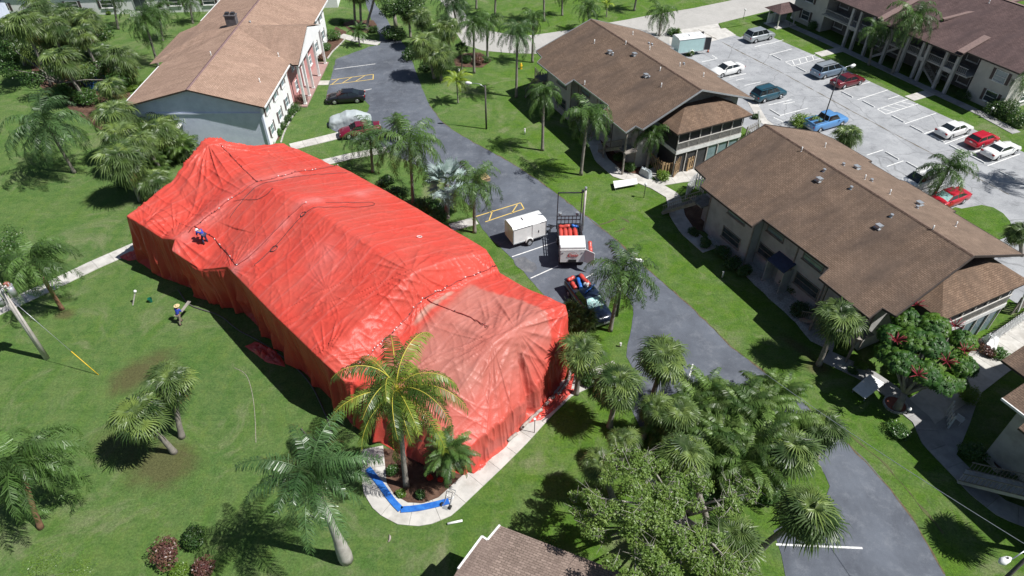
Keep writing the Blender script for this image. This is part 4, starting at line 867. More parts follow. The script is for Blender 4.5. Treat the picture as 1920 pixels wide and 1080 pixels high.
def tarp_mat():
    m, t, p = nodes('tent tarpaulin'); v = coord(t); at = t.nodes.new('ShaderNodeAttribute'); at.attribute_name = 'fade'
    col = mixc(t, ramp(t, noi(t, v, .35, 5, .6), .4, .62), (.56, .064, .045), (.52, .080, .058))
    col = mixc(t, ramp(t, noi(t, v, 1.6, 6, .75, .8), .58, .78, 0, .5), col, (.64, .19, .15))
    fp = mixc(t, ramp(t, noi(t, v, .5, 4), .4, .65), (.42, .150, .118), (.46, .180, .145))
    sp = t.nodes.new('ShaderNodeSeparateColor'); t.links.new(at.outputs['Color'], sp.inputs[0])
    col = mixc(t, sp.outputs[0], col, fp)
    col = mixc(t, sp.outputs[1], col, (.42, .24, .19))
    col = mixc(t, ramp(t, sp.outputs[2], 0, 1, 0, .5), col, (.66, .30, .28))
    g = noi(t, v, 30, 3, .8); col = mixc(t, 1.0, col, mixc(t, ramp(t, g, .3, .7), (.9,) * 3, (1.1,) * 3), 'MULTIPLY')
    t.links.new(col, p.inputs['Base Color']); p.inputs['Roughness'].default_value = .43; p.inputs['Specular IOR Level'].default_value = .28
    mp = t.nodes.new('ShaderNodeMapping'); mp.inputs['Scale'].default_value = (1.0, .35, 1); mp.inputs['Rotation'].default_value = (0, 0, .5); t.links.new(v, mp.inputs[0])
    mp2 = t.nodes.new('ShaderNodeMapping'); mp2.inputs['Scale'].default_value = (.3, 1.2, 1); t.links.new(v, mp2.inputs[0])
    ad = t.nodes.new('ShaderNodeMath'); ad.operation = 'ADD'; t.links.new(noi(t, mp.outputs[0], 4, 4, .6, 1.0), ad.inputs[0]); t.links.new(noi(t, mp2.outputs[0], 5, 4, .6, .6), ad.inputs[1])
    bump(t, p, ad.outputs[0], .20, .10)
    tr = t.nodes.new('ShaderNodeBsdfTranslucent'); t.links.new(col, tr.inputs[0]); ms = t.nodes.new('ShaderNodeMixShader'); ms.inputs[0].default_value = .08
    t.links.new(p.outputs[0], ms.inputs[1]); t.links.new(tr.outputs[0], ms.inputs[2]); t.links.new(ms.outputs[0], t.nodes['Material Output'].inputs[0]); return m
M['tarp'] = tarp_mat()
def inpoly(x, y, poly):
    r = np.zeros(x.shape, bool); n = len(poly)
    for i in range(n):
        x1, y1 = poly[i]; x2, y2 = poly[(i + 1) % n]; c = ((y1 > y) != (y2 > y)) & (x < (x2 - x1) * (y - y1) / (y2 - y1 + 1e-12) + x1); r ^= c
    return r
def tpoly(l, z):
    out = []
    for x, y in l:
        p = G(760 + x / 4.5, 420 + y / 4.5, z); out.append((p.dot(TX), p.dot(TY)))
    return out
wob = (vnoise(Tq * .8, Sq * .8, 60) - .5) * .5
fade = inpoly(Tq + wob, Sq + wob, tpoly([(560, 500), (640, 545), (940, 630), (1180, 750), (1230, 900), (1150, 1080), (1000, 1350), (800, 1500), (200, 1700), (-200, 1500), (-250, 1150), (100, 920), (330, 720), (480, 560)], 5.6)).astype(float) * (Sq < 27.4)
beige = inpoly(Tq + wob * .5, Sq + wob * .5, tpoly([(180, 650), (260, 600), (420, 560), (380, 610), (300, 680), (150, 800), (60, 850)], 5.8)).astype(float) * (Sq < 27.7)
kern = 5
def blur(a, n):
    for _ in range(n): a[1:-1] = (a[:-2] + a[1:-1] * 2 + a[2:]) / 4; a[:, 1:-1] = (a[:, :-2] + a[:, 1:-1] * 2 + a[:, 2:]) / 4
    return a
fade = blur(fade, 14) * (.75 + .35 * vnoise(Tq * .5, Sq * .5, 61)) * np.clip((Zq - 1.5) / 3.5, .25, 1); beige = blur(beige, 4)
dust = np.clip(np.exp(-((Sq - 42.0) / .7) ** 2) * .9 * roof + np.exp(-((Sq - 48.8) / .8) ** 2) * .8 * roof * (Tq < 27) + .5 * np.exp(-((Tq - 20.5) ** 2 + (Sq - 35.5) ** 2) / 4), 0, 1) * vnoise(Tq * 1.2, Sq * 1.2, 62) * 1.1
dust = np.clip(dust + seam * .30 * roof, 0, 1)
colr = np.stack([fade, beige, dust, np.ones_like(fade)], -1).reshape(-1, 4).astype(np.float32)
def tarp_part(i0, i1, name, label=None):
    i0, i1 = max(0, i0), min(NI - 1, i1); ids = idx[i0:i1 + 1].ravel(); base = i0 * NJ
    f = (Fq[i0:i1] - base).reshape(-1, 4); me = arr_mesh(name, V[base:base + len(ids)], f, M['tarp'], smooth=True)
    ca = me.color_attributes.new('fade', 'FLOAT_COLOR', 'POINT'); ca.data.foreach_set('color', colr[base:base + len(ids)].ravel())
    return link(name, me, tent, label=label)
def row_at(s): return int(np.argmin(np.abs(Pg[:, cpos[3], 1] - s) + 100 * (np.arange(NI) < 3)))
r1, r2, r3 = row_at(27.85), row_at(41.6), row_at(48.8)
tarp_part(0, r1, 'tarpaulin', 'faded dusty pink tarpaulin over the near porch'); tarp_part(r1, r2, 'tarpaulin'); tarp_part(r2, r3, 'tarpaulin'); tarp_part(r3, NI - 1, 'tarpaulin', 'peaked far tarpaulin')
# surface lookup for things lying on the tent
rf = Pd[:, cpos[1]:cpos[6] + 1].reshape(-1, 3); rf = rf[rf[:, 2] > 2.0]
def on_tent(t, s):
    d = (rf[:, 0] - t) ** 2 + (rf[:, 1] - s) ** 2; k = np.argpartition(d, 4)[:4]; return Vector((t - T0, s - S0, float(rf[k, 2].max())))
def tpath(l, step=.25):
    out = []
    for i in range(len(l) - 1):
        a, b_ = Vector(l[i]), Vector(l[i + 1]); n = max(1, int((b_ - a).length / step))
        for k in range(n): q = a.lerp(b_, k / n); out.append(on_tent(q.x, q.y))
    out.append(on_tent(*l[-1])); return out
def clamp_row(l, lb, white=.5, step=.26, wh=(.12, .18)):
    a = MB(); pts = tpath(l, .3); a.tube([p + Vector((0, 0, .03)) for p in pts], .035, 6); ro = a.build('rolled_seam', M['tarp_seam'], tent)
    b = MB(); pts = tpath(l, step)
    for i, p in enumerate(pts):
        if rng.random() < .45: continue
        b.box(p + Vector((rng.uniform(-.04, .04), rng.uniform(-.04, .04), .07)), (.05, .11, .05), rng.uniform(0, 3), 0 if rng.random() < white else 1)
    o = b.build('clamps', [M['plastic_white'], M['steel_dark']], ro); o['kind'] = 'stuff'
M['tarp_seam'] = nmat('rolled tarpaulin seam', (.30, .045, .04), (.22, .04, .035), 4, .5)
clamp_row([(30.1, 27.75), (27.0, 27.9), (23.4, 28.05), (22.4, 28.05), (18.8, 27.85), (15.1, 27.7)], '', .6, .22)
clamp_row([(23.2, 41.9), (21.5, 42.0), (19.3, 41.9), (17.4, 41.9), (16.4, 42.2)], '', .7, .5)
clamp_row([(31.0, 48.6), (27.0, 48.8), (23.0, 48.8), (21.5, 48.7), (19.5, 48.9), (17.0, 49.0), (16.2, 48.9)], '', .3, .32)
clamp_row([(16.8, 48.9), (17.2, 47.0), (16.9, 44.5), (16.4, 42.4)], '', .1, .35)
clamp_row([(23.0, 48.9), (23.6, 52.5), (24.2, 56.4)], '', .1, .35)
clamp_row([(23.0, 28.0), (23.4, 26.3), (23.9, 24.6), (23.8, 23.0)], '', .1, .4)
def sm2(l):
    for _ in range(2):
        q = [l[0]]
        for i in range(len(l) - 1): a, c = l[i], l[i + 1]; q += [(a[0] * .75 + c[0] * .25, a[1] * .75 + c[1] * .25), (a[0] * .25 + c[0] * .75, a[1] * .25 + c[1] * .75)]
        l = q + [l[-1]]
    return l
def rope_on(l, name, label, r=.016, m='steel_dark'):
    b = MB(); b.tube([TS(T0, S0) + TX * p.x + TY * p.y + Vector((0, 0, p.z + .05)) for p in tpath(sm2(l), .3)], r, 6); o = b.build(name, M[m]); tag(o, label, 'rope'); return o
rope_on([(24.5, 41.2), (27.5, 40.3), (28.2, 40.0), (28.0, 39.4), (26.5, 39.6), (24.0, 40.4), (22.5, 41.0), (19.5, 40.8), (17.0, 40.6)], 'rope', 'thin dark rope looping over the ridge in the middle of the red tent')
rope_on([(30.5, 46.5), (26.5, 48.0), (22.0, 48.0), (19.0, 47.0)], 'rope', 'thin dark rope lying straight across the far part of the red tent')
rope_on([(20.3, 48.4), (20.9, 47.6), (21.2, 46.2), (22.1, 45.6), (22.8, 45.9)], 'rope', 'short dark rope tail hanging off the far clamped seam of the red tent')
def coil(t, s, label, r=.4, m='steel_dark', r2=.016):
    l = [(t + r * (1 - .12 * (a // 12)) * math.cos(a * .55), s + r * math.sin(a * .55) * .8) for a in range(24)]; rope_on(l, 'rope_coil', label, r2, m)
coil(22.2, 41.0, 'small dark rope coil on the ridge of the red tent', .25); coil(18.9, 40.6, 'round dark rope ring on the left slope of the red tent', .32); coil(27.1, 33.1, 'small white rope bundle on the right slope of the red tent', .22, 'plastic_white', .02)
# rumpled tarpaulin ends on the ground
def rag(pts, label, h=.25, m='tarp_plain', seed=1, name='tarpaulin_end'):
    c = sum((Vector(p) for p in pts), Vector()) / len(pts); n = 26; Vv = []; Ff = []
    poly = [(p[0] - c.x, p[1] - c.y) for p in pts]
    for i in range(n + 1):
        for k in range(48):
            a = 2 * math.pi * k / 48; dx, dy = math.cos(a), math.sin(a); rmax = .3
            for q in range(len(poly)):
                x1, y1 = poly[q]; x2, y2 = poly[(q + 1) % len(poly)]; den = dx * (y2 - y1) - dy * (x2 - x1)
                if abs(den) < 1e-9: continue
                tt = (x1 * (y2 - y1) - y1 * (x2 - x1)) / den; uu = (x1 * dy - y1 * dx) / den
                if tt > 0 and 0 <= uu <= 1: rmax = tt
            r_ = rmax * i / n * (1 + .08 * noise.noise(Vector((a * 3, seed, 0)))); x, y = dx * r_, dy * r_
            z = .03 + h * (1 - (i / n) ** 3) * abs(noise.noise(Vector((x * 2.2, y * 2.2, seed)))) * 2 + .06 * (1 - (i / n) ** 4) * abs(noise.noise(Vector((x * 7, y * 7, seed + 4))))
            Vv.append((x, y, z))
    for i in range(n):
        for k in range(48): Ff.append((i * 48 + k, (i + 1) * 48 + k, (i + 1) * 48 + (k + 1) % 48, i * 48 + (k + 1) % 48))
    o = link(name, arr_mesh(name, Vv, Ff, M[m], smooth=True), loc=(c.x, c.y, 0.02)); tag(o, label, 'tarpaulin'); return o
M['tarp_plain'] = nmat('spare red tarpaulin', (.56, .062, .045), (.48, .075, .06), 1.5, .36, .6, 6, spec=.5)
rag(GP([(1005, 795), (1040, 770), (1075, 735), (1078, 690), (1068, 700), (1045, 740), (1000, 780)]), 'crumpled red tarpaulin end piled along the near corner of the tent by the palms', .45, seed=2)
rag(GP([(960, 815), (985, 797), (1010, 788), (1028, 778), (1020, 772), (990, 780), (965, 800)]), 'flat red tarpaulin end spread over the pavement at the front of the tent', .22, seed=4)
rag(GP([(884, 882), (900, 884), (915, 868), (905, 858), (888, 860)]), 'small red tarpaulin bunch at the lowest corner of the tent', .4, seed=6)
rag(GP([(222, 482), (250, 470), (285, 462), (275, 485), (240, 490)]), 'red tarpaulin end lying in shade beside the left pavement', .2, seed=7)
rag(GP([(480, 640), (520, 660), (540, 690), (500, 680), (460, 650)]), 'dark red tarpaulin heap in shade along the left side of the tent', .5, seed=8)
# weighted tubes that hold the tarpaulin down
def snake(l, label, r=.12, m='sand', z=.30, seed=0):
    pts = []
    P_ = GP(l)
    for i in range(len(P_) - 1):
        n = max(2, int((P_[i + 1] - P_[i]).length / .3))
        for k in range(n):
            q = P_[i].lerp(P_[i + 1], k / n); pts.append(q + Vector((.06 * noise.noise(q * 2), .06 * noise.noise(q * 2 + Vector((5, 5, 5))), z + .05 * noise.noise(q * 1.5 + Vector((0, 0, 9))))))
    b = MB(); b.tube(pts, [r * (1 + .2 * noise.noise(p * 3)) for p in pts], 8); o = b.build('sand_tube', M[m]); tag(o, label, 'sand tube'); return o
M['sand'] = nmat('grey canvas', (.38, .34, .30), (.24, .20, .19), 6, .9, .5, 20)
snake([(1070, 694), (1065, 718), (1050, 740), (1032, 753), (1018, 770)], 'grey canvas sand tube curving down the near tent corner beside the fan palm')
snake([(1016, 772), (998, 787), (983, 802), (971, 815)], 'grey canvas sand tube across the spread red tarpaulin end'); snake([(969, 817), (957, 827), (947, 836)], 'short grey canvas sand tube on the pavement end of the tent')
# long grey hose snaking over the lawn in the shade of the tent
hs = GP([(335, 545), (352, 572), (380, 582), (415, 592), (445, 620), (480, 636), (520, 662), (556, 690), (585, 722), (605, 765), (622, 805), (618, 835), (580, 822), (565, 805)])
from mathutils import geometry
def smooth(P_, it=3):
    for _ in range(it):
        Q = [P_[0]]
        for i in range(len(P_) - 1): Q += [P_[i].lerp(P_[i + 1], .25), P_[i].lerp(P_[i + 1], .75)]
        P_ = Q + [P_[-1]]
    return P_
o = MB().tube([p + Vector((0, 0, .06)) for p in smooth(hs)], .055, 8).build('garden_hose', M['hose'] if 'hose' in M else M['sand']); tag(o, 'long grey hose winding through the shade left of the red tent', 'hose')
o = MB().tube([p + Vector((0, 0, .02)) for p in smooth(GP([(440, 690), (462, 700), (472, 730), (478, 770), (480, 830)]))], .018, 6).build('wire', M['sand']); tag(o, 'thin pale wire curving over the sunlit lawn left of the hose', 'wire')
# ------------------------------------------------------------------ vegetation
M['fan'] = leafmat('cabbage palm leaf', (.045, .100, .024), (.125, .170, .040), (.120, .175, .070), .42, .22, .45, .4)
M['fan_old'] = leafmat('old palm leaf', (.34, .21, .09), (.27, .23, .09), (.40, .24, .10))
M['feather'] = leafmat('queen palm leaf', (.050, .112, .024), (.088, .160, .036), (.085, .140, .052))
M['feather_blue'] = leafmat('dark palm leaf', (.045, .100, .030), (.072, .138, .042), (.085, .140, .065))
M['royal'] = leafmat('royal palm leaf', (.045, .110, .030), (.075, .15, .045), (.085, .14, .065), .36, .2, .3, .6)
M['coco'] = leafmat('coconut palm leaf', (.075, .135, .020), (.17, .22, .03), (.045, .105, .022), .38, .22, .35, .6)
M['coco_rib'] = nmat('yellow midrib', (.50, .43, .06), (.42, .38, .06), 2, .4)
M['silver'] = leafmat('silver palm leaf', (.23, .30, .30), (.30, .37, .36), (.17, .25, .21), .5, .12)
M['areca'] = leafmat('areca leaf', (.046, .108, .022), (.100, .165, .036), (.125, .175, .045), .45, .25, .45, .4)
M['lime'] = leafmat('young palm leaf', (.16, .24, .02), (.22, .28, .03), (.14, .22, .03))
M['broad'] = leafmat('broadleaf leaf', (.080, .150, .026), (.12, .195, .036), (.20, .27, .06), .5, .25, .1, .5, 1.5)
M['umbr'] = leafmat('umbrella tree leaf', (.028, .085, .015), (.04, .11, .018), (.13, .24, .02), .5, .25, .1, .35, .6)
M['shrub'] = leafmat('shrub leaf', (.035, .085, .020), (.05, .12, .025), (.10, .17, .03), .4, .25, .2, .5, 2)
M['shrub_lime'] = leafmat('bright shrub leaf', (.10, .18, .02), (.14, .22, .03), (.08, .15, .02), .4, .25, .2, .5, 2)
M['croton'] = leafmat('croton leaf', (.10, .035, .035), (.13, .06, .05), (.19, .12, .05), .4, .2, .2, .5, 2.5)
M['bark'] = nmat('grey palm bark', (.27, .245, .215), (.20, .18, .16), 3, .9, .7, 14, (.16, .14, .12), 2)
M['bark_royal'] = nmat('pale royal bark', (.44, .42, .39), (.34, .32, .29), 2, .8, .3, 20)
M['bark_brown'] = nmat('brown fibrous bark', (.22, .115, .065), (.15, .085, .05), 4, .95, .8, 16)
M['crownshaft'] = nmat('green crownshaft', (.15, .22, .06), (.11, .18, .05), 2, .4)
M['branch'] = nmat('pale branch', (.40, .38, .33), (.28, .26, .23), 3, .8, .3, 20)
M['flower_red'] = nmat('red flower spike', (.24, .02, .035), (.16, .015, .025), 6, .5)

def frond_curve(L, e0, bend, n=12, tw=0.0):
    """points of a midrib leaving the trunk at elevation e0 and bending down"""
    P = [Vector((0, 0, 0))]; e = e0
    for i in range(n):
        t = (i + 1) / n; e = e0 - bend * (t ** 1.35); P.append(P[-1] + Vector((math.cos(e), tw * t, math.sin(e))) * (L / n))
    return P
def pinnate(name, L, e0, bend, nl, ll, droop, mats, wid=.045, seed=0, rib=.035, bare=.15, plum=0.0):
    """feather leaf: midrib, leaflets hanging or spread on both sides"""
    r_ = random.Random(seed); b = MB(); P = frond_curve(L, e0, bend, 12, r_.uniform(-.12, .12)); n = len(P) - 1
    b.tube(P, [rib * (1 - .85 * i / n) for i in range(n + 1)], 4, 1, cap=False)
    for i in range(nl):
        t = bare + (1 - bare) * (i + r_.random() * .6) / nl; f = t * n; k = min(n - 1, int(f)); c = P[k].lerp(P[k + 1], f - k); d = (P[k + 1] - P[k]).normalized()
        side = d.cross(Vector((0, 0, 1))); side = side.normalized() if side.length > .05 else Vector((0, 1, 0)); up = side.cross(d).normalized()
        l = ll * (.45 + .55 * math.sin(math.pi * min(1, .18 + .85 * t))) * (1 - .25 * t) * r_.uniform(.85, 1.1)
        for sg in (-1, 1):
            dr = droop * r_.uniform(.7, 1.25)
            o1 = (side * sg * math.cos(dr * .6) + d * r_.uniform(.35, .6) + up * (plum * r_.uniform(-.8, 1)) ).normalized()
            o1 = (o1 + Vector((0, 0, -1)) * dr * .45).normalized(); o2 = (o1 * .8 + Vector((0, 0, -1)) * dr * 1.1).normalized()
            wv = d * wid * .5; m1 = c + o1 * l * .5; m2 = m1 + o2 * l * .5
            b.add([c - wv * .6, c + wv * .6, m1 + wv, m1 - wv, m2], [(0, 1, 2, 3), (3, 2, 4)], 0)
    return b.mesh(name, mats)
def fan(name, Lp, Rb, e0, bend, mats, nseg=24, seed=0, spread=2.2, droop=.7, split=.32, wid=.8):
    """fan leaf on a stalk: folded segments joined near the stalk and hanging at the tips"""
    r_ = random.Random(seed); b = MB(); P = frond_curve(Lp, e0, bend * .4, 4); b.tube(P, [.028, .024, .02, .018, .016], 4, 1, cap=False)
    d = (P[-1] - P[-2]).normalized(); side = d.cross(Vector((0, 0, 1))); side = side.normalized() if side.length > .05 else Vector((0, 1, 0)); up = side.cross(d).normalized()
    c = P[-1]
    for i in range(nseg):
        a0 = spread * (2 * i / nseg - 1); a1 = spread * (2 * (i + 1) / nseg - 1); am = (a0 + a1) / 2
        R_ = Rb * (.72 + .28 * math.cos(am * .6)) * r_.uniform(.70, 1.12)
        dirn = lambda a: (d * math.cos(a) + side * math.sin(a)).normalized()
        lift = .25 * abs(math.sin(am)); sp = split * R_
        i0 = c + dirn(a0) * sp + up * lift * sp; i1 = c + dirn(a1) * sp + up * lift * sp; im = c + dirn(am) * sp + up * (lift * sp + .04)
        g = Vector((0, 0, -1)); dm = (dirn(am) + up * lift * .5 + g * droop * .45).normalized(); dt = (dm + g * droop * 1.0).normalized()
        h = (i1 - i0) * .36 * wid; q = im + dm * (R_ - sp) * .55; tip = q + dt * (R_ - sp) * .5
        b.add([c, i0, im, i1, q - h, q + h, tip], [(0, 1, 2), (0, 2, 3), (1, 4, 5, 2), (2, 5, 3), (4, 6, 5)], 0)
    return b.mesh(name, mats)
FR = {}
def variants(kind):
    if kind in FR: return FR[kind]
    L = []
    if kind in ('cabbage', 'cabbage_old'):
        m = [M['fan'] if kind == 'cabbage' else M['fan_old'], M['fan']]
        for e in ([80, 60, 40, 20, 0, -25, -50] if kind == 'cabbage' else [-20, -45, -65]):
            for s in range(3): L.append((e, fan('frond', .95 - .65 * max(0, e - 10) / 70, 1.3, R(e), R(60 + max(0, e) * .9), m, 20, 10 * e + s, droop=1.15, wid=.85)))
    elif kind == 'silver':
        for e in (75, 50, 25, 5, -20):
            for s in range(2): L.append((e, fan('frond', 1.3, 1.25, R(e), R(40), [M['silver'], M['silver']], 30, 10 * e + s, 2.2, .25, .62, 1.3)))
    elif kind == 'small_fan':
        for e in (70, 45, 20, -5):
            for s in range(2): L.append((e, fan('frond', .55, .75, R(e), R(45), [M['fan'], M['fan']], 20, 10 * e + s, droop=.5)))
    elif kind == 'queen':
        for e in (82, 62, 42, 22, 0, -30):
            for s in range(3): L.append((e, pinnate('frond', 3.9, R(e), R(118 + e * .35), 42, 1.0, 1.25, [M['feather'], M['feather']], .06, 7 * e + s, .03, .12, .6)))
    elif kind == 'queen_dark':
        for e in (80, 58, 35, 10, -15):
            for s in range(3): L.append((e, pinnate('frond', 4.1, R(e), R(112 + e * .3), 42, 1.0, 1.2, [M['feather_blue'], M['feather_blue']], .06, 7 * e + s, .035, .12, .5)))
    elif kind == 'royal':
        for e in (80, 55, 32, 10, -15):
            for s in range(3): L.append((e, pinnate('frond', 4.1, R(e), R(80 + e * .35), 56, 1.15, .9, [M['royal'], M['royal']], .052, 7 * e + s, .05, .10, .55)))
    elif kind == 'coco':
        for e in (80, 58, 36, 14, -10, -35):
            for s in range(2): L.append((e, pinnate('frond', 4.7, R(e), R(88 + e * .5), 66, 1.25, .95, [M['coco'], M['coco_rib']], .056, 7 * e + s, .045, .14, .18)))
    elif kind == 'date':
        for e in (80, 62, 45, 28, 12, -5, -25):
            for s in range(2): L.append((e, pinnate('frond', 1.7, R(e), R(60 + e * .3), 52, .38, .35, [M['feather'], M['feather']], .03, 7 * e + s, .02, .08, .2)))
    elif kind == 'lime':
        for e in (75, 50, 25):
            for s in range(2): L.append((e, pinnate('frond', 1.9, R(e), R(95), 40, .5, .7, [M['lime'], M['lime']], .05, 7 * e + s, .025, .1, .2)))
    elif kind == 'areca':
        for e in (84, 70, 55, 38):
            for s in range(3): L.append((e, pinnate('frond', 2.9, R(e), R(105), 42, .85, .95, [M['areca'], M['areca']], .055, 7 * e + s, .022, .15, .35)))
    FR[kind] = L; return L
def trunk(parent, pts, r0, r1, m, rings=True, name='trunk', bulge=None, boots=False):
    P = []; n = len(pts) - 1; k = 14
    pts = [Vector(p) for p in pts]
    for i in range(k + 1):
        f = i / k * n; j = min(n - 1, int(f)); P.append(pts[j].lerp(pts[j + 1], f - j))
    rad = []
    for i in range(k + 1):
        t = i / k; q = r0 + (r1 - r0) * t + (.35 * r0 * math.exp(-t * 14));
        if bulge: q += bulge * math.exp(-((t - .12) / .16) ** 2)
        rad.append(q * (1 + (.05 if (i % 2 and rings) else 0)))
    b = MB().tube(P, rad, 10); return b.build(name, m, parent)
def crown(parent, kind, top, n, scale=1.0, seed=0, name='frond', emin=-60, emax=90, bias=1.0):
    """fronds set in a spiral, upright in the middle and hanging at the rim"""
    r_ = random.Random(seed); Vn = variants(kind)
    for i in range(n):
        t = (i + .5) / n; e = emax - (emax - emin) * t ** bias + r_.uniform(-8, 8)
        cand = sorted(Vn, key=lambda q: abs(q[0] - e) + r_.uniform(0, 9))[0]
        o = bpy.data.objects.new(name, cand[1]); COL.objects.link(o); o.parent = parent; s = scale * (r_.uniform(.78, 1.14) if kind != 'cabbage_old' else r_.uniform(.7, 1.0))
        o.location = (top[0], top[1], top[2] + .15 * (1 - t)); o.rotation_euler = (r_.uniform(-.2, .2), r_.uniform(-.2, .2) + .22 * math.cos(i * 2.39996 - seed), i * 2.39996 + r_.uniform(-.25, .25)); o.scale = (s, s, s)
PAL = {'cabbage': 'cabbage_palm', 'queen': 'queen_palm', 'queen_dark': 'queen_palm', 'royal': 'royal_palm', 'coco': 'coconut_palm', 'silver': 'silver_fan_palm', 'date': 'date_palm', 'lime': 'young_palm', 'small_fan': 'fan_palm', 'areca': 'areca_palm'}
_pc = [0]
def palm(kind, base, top, label, n=None, scale=1.0, h=None, bark=None, r=None, group=None, curve=.0, hmax=14):
    """base and top: where foot and crown heart stand in the photograph; the height follows from the line of sight"""
    _pc[0] += 1; B = G(*base)
    if h is None:
        best = 1e9
        for k in range(20, int(hmax * 10)):
            z = k / 10; q = G(*top, z); dd = (q - B); dd.z = 0
            if dd.length < best: best = dd.length; h = z
    Tp = G(*top, h) - B
    root = thing(PAL[kind], label, 'palm tree', B, 0, group); rr = r or {'cabbage': .19, 'queen': .16, 'queen_dark': .16, 'royal': .24, 'coco': .17, 'silver': .25, 'date': .10, 'lime': .08, 'small_fan': .08, 'areca': .06}[kind]
    mid = Vector((Tp.x * .5 * (1 + curve), Tp.y * .5 * (1 + curve), h * .5)); q1 = Vector((Tp.x * .22 * (1 + curve), Tp.y * .22 * (1 + curve), h * .25)); q3 = Vector((Tp.x * .78, Tp.y * .78, h * .76))
    trunk(root, [(0, 0, -.1), q1, mid, q3, Tp], rr, rr * .8, M[bark] if bark else M['bark_royal' if kind == 'royal' else 'bark'], bulge=.16 if kind == 'royal' else None)
    s = 31 * _pc[0]
    if kind in ('cabbage',):
        crown(root, 'cabbage', Tp, n or random.Random(s).choice((32, 36, 40, 44)), scale, s, emin=-68, emax=72, bias=.9); crown(root, 'cabbage_old', Tp - Vector((0, 0, .25)), random.Random(s + 9).choice((7, 10, 14)), scale * .9, s + 1, emin=-75, emax=-35)
        for k in range(7):
            o = bpy.data.objects.new('frond', variants('cabbage')[k % 3][1]); COL.objects.link(o); o.parent = root; o.location = Tp + Vector((0, 0, .15)); q_ = scale * .62; o.scale = (q_, q_, q_); o.rotation_euler = (0, -.25, k * .9)
        b = MB(); 
        for k in range(16): a = k * 2.4; z = -.9 + k * .055; b.bar(Tp + Vector((math.cos(a) * rr * .7, math.sin(a) * rr * .7, z)), Tp + Vector((math.cos(a) * rr * 1.9, math.sin(a) * rr * 1.9, z + .32)), .07, .04)
        b.build('leaf_stubs', M['bark_brown'], root)
    elif kind in ('queen', 'queen_dark'): crown(root, kind, Tp, n or 30, scale, s, emin=-42, emax=85)
    elif kind == 'royal':
        b = MB().tube([Tp - Vector((0, 0, 1.0)), Tp - Vector((0, 0, .3)), Tp + Vector((0, 0, .5))], [rr * .95, rr * .9, rr * .35], 10); b.build('crownshaft', M['crownshaft'], root)
        crown(root, 'royal', Tp, n or 22, scale, s, emin=-22, emax=85)
    elif kind == 'coco':
        crown(root, 'coco', Tp, n or 26, scale, s, emin=-58, emax=84)
        for k in range(7): a = k * .9; MB().ball((Tp.x + .32 * math.cos(a), Tp.y + .32 * math.sin(a), Tp.z - .32), .13, 8, 6).build('coconut', M['crownshaft'], root)
    elif kind == 'silver': crown(root, 'silver', Tp, n or 26, scale, s, emin=-35, emax=80)
    elif kind == 'date': crown(root, 'date', Tp, n or 44, scale, s, emin=-40, emax=85)
    elif kind == 'lime': crown(root, 'lime', Tp, n or 14, scale, s, emin=15, emax=80)
    elif kind == 'small_fan': crown(root, 'small_fan', Tp, n or 18, scale, s, emin=-15, emax=75)
    return root
def clump(px, label, n=9, scale=1.0, spread=.9, h=(1.0, 2.6), kind='areca', seed=1, z0=0):
    """many-stemmed areca clump"""
    B = G(*px); root = thing('areca_palm', label, 'palm tree', B); r_ = random.Random(seed)
    for i in range(n):
        a = r_.uniform(0, 6.28); q = spread * math.sqrt(r_.random()); hh = r_.uniform(*h) * scale; ln = .25
        p0 = Vector((q * math.cos(a), q * math.sin(a), 0)); p1 = p0 * (1 + ln) + Vector((0, 0, hh))
        MB().tube([p0, p0.lerp(p1, .5), p1], [.06, .05, .04], 6).build('stem', M['crownshaft'], root); crown(root, kind, p1, 9, scale, seed * 50 + i, emin=25, emax=88)
    return root
def cluster_mesh(name, centers, radii, per, leaf, mat, seed=0, shell=.55, up=.35, asp=.5):
    """leaf-sized faces spread through lobes; returns one mesh"""
    g = np.random.default_rng(seed); Vs = []; tot = 0
    for c, r_, n in zip(centers, radii, per):
        d = g.normal(size=(n, 3)); d /= np.linalg.norm(d, axis=1)[:, None]; d[:, 2] = np.abs(d[:, 2]) * .9 + d[:, 2] * .1 if up > .6 else d[:, 2]
        rad = (shell + (1 - shell) * g.random(n) ** .6); rr = np.asarray(r_ if hasattr(r_, '__len__') else (r_, r_, r_ * .8))
        lump = 1 + .22 * (vnoise(d[:, 0] * 3 + 7, d[:, 1] * 3 + d[:, 2] * 2, seed) - .5) * 2
        p = np.asarray(c) + d * rad[:, None] * rr * lump[:, None]
        nrm = d * .7 + g.normal(size=(n, 3)) * .6 + np.array([0, 0, up + .35]); nrm /= np.linalg.norm(nrm, axis=1)[:, None]
        a = np.cross(nrm, g.normal(size=(n, 3))); a /= np.linalg.norm(a, axis=1)[:, None]; b_ = np.cross(nrm, a)
        s = leaf * g.uniform(.6, 1.3, n)[:, None]
        q = np.stack([p - a * s * .5, p + b_ * s * asp * .5, p + a * s * .5, p - b_ * s * asp * .5], 1); Vs.append(q.reshape(-1, 3)); tot += n
    V_ = np.concatenate(Vs); F_ = np.arange(len(V_)).reshape(-1, 4); return arr_mesh(name, V_, F_, mat)
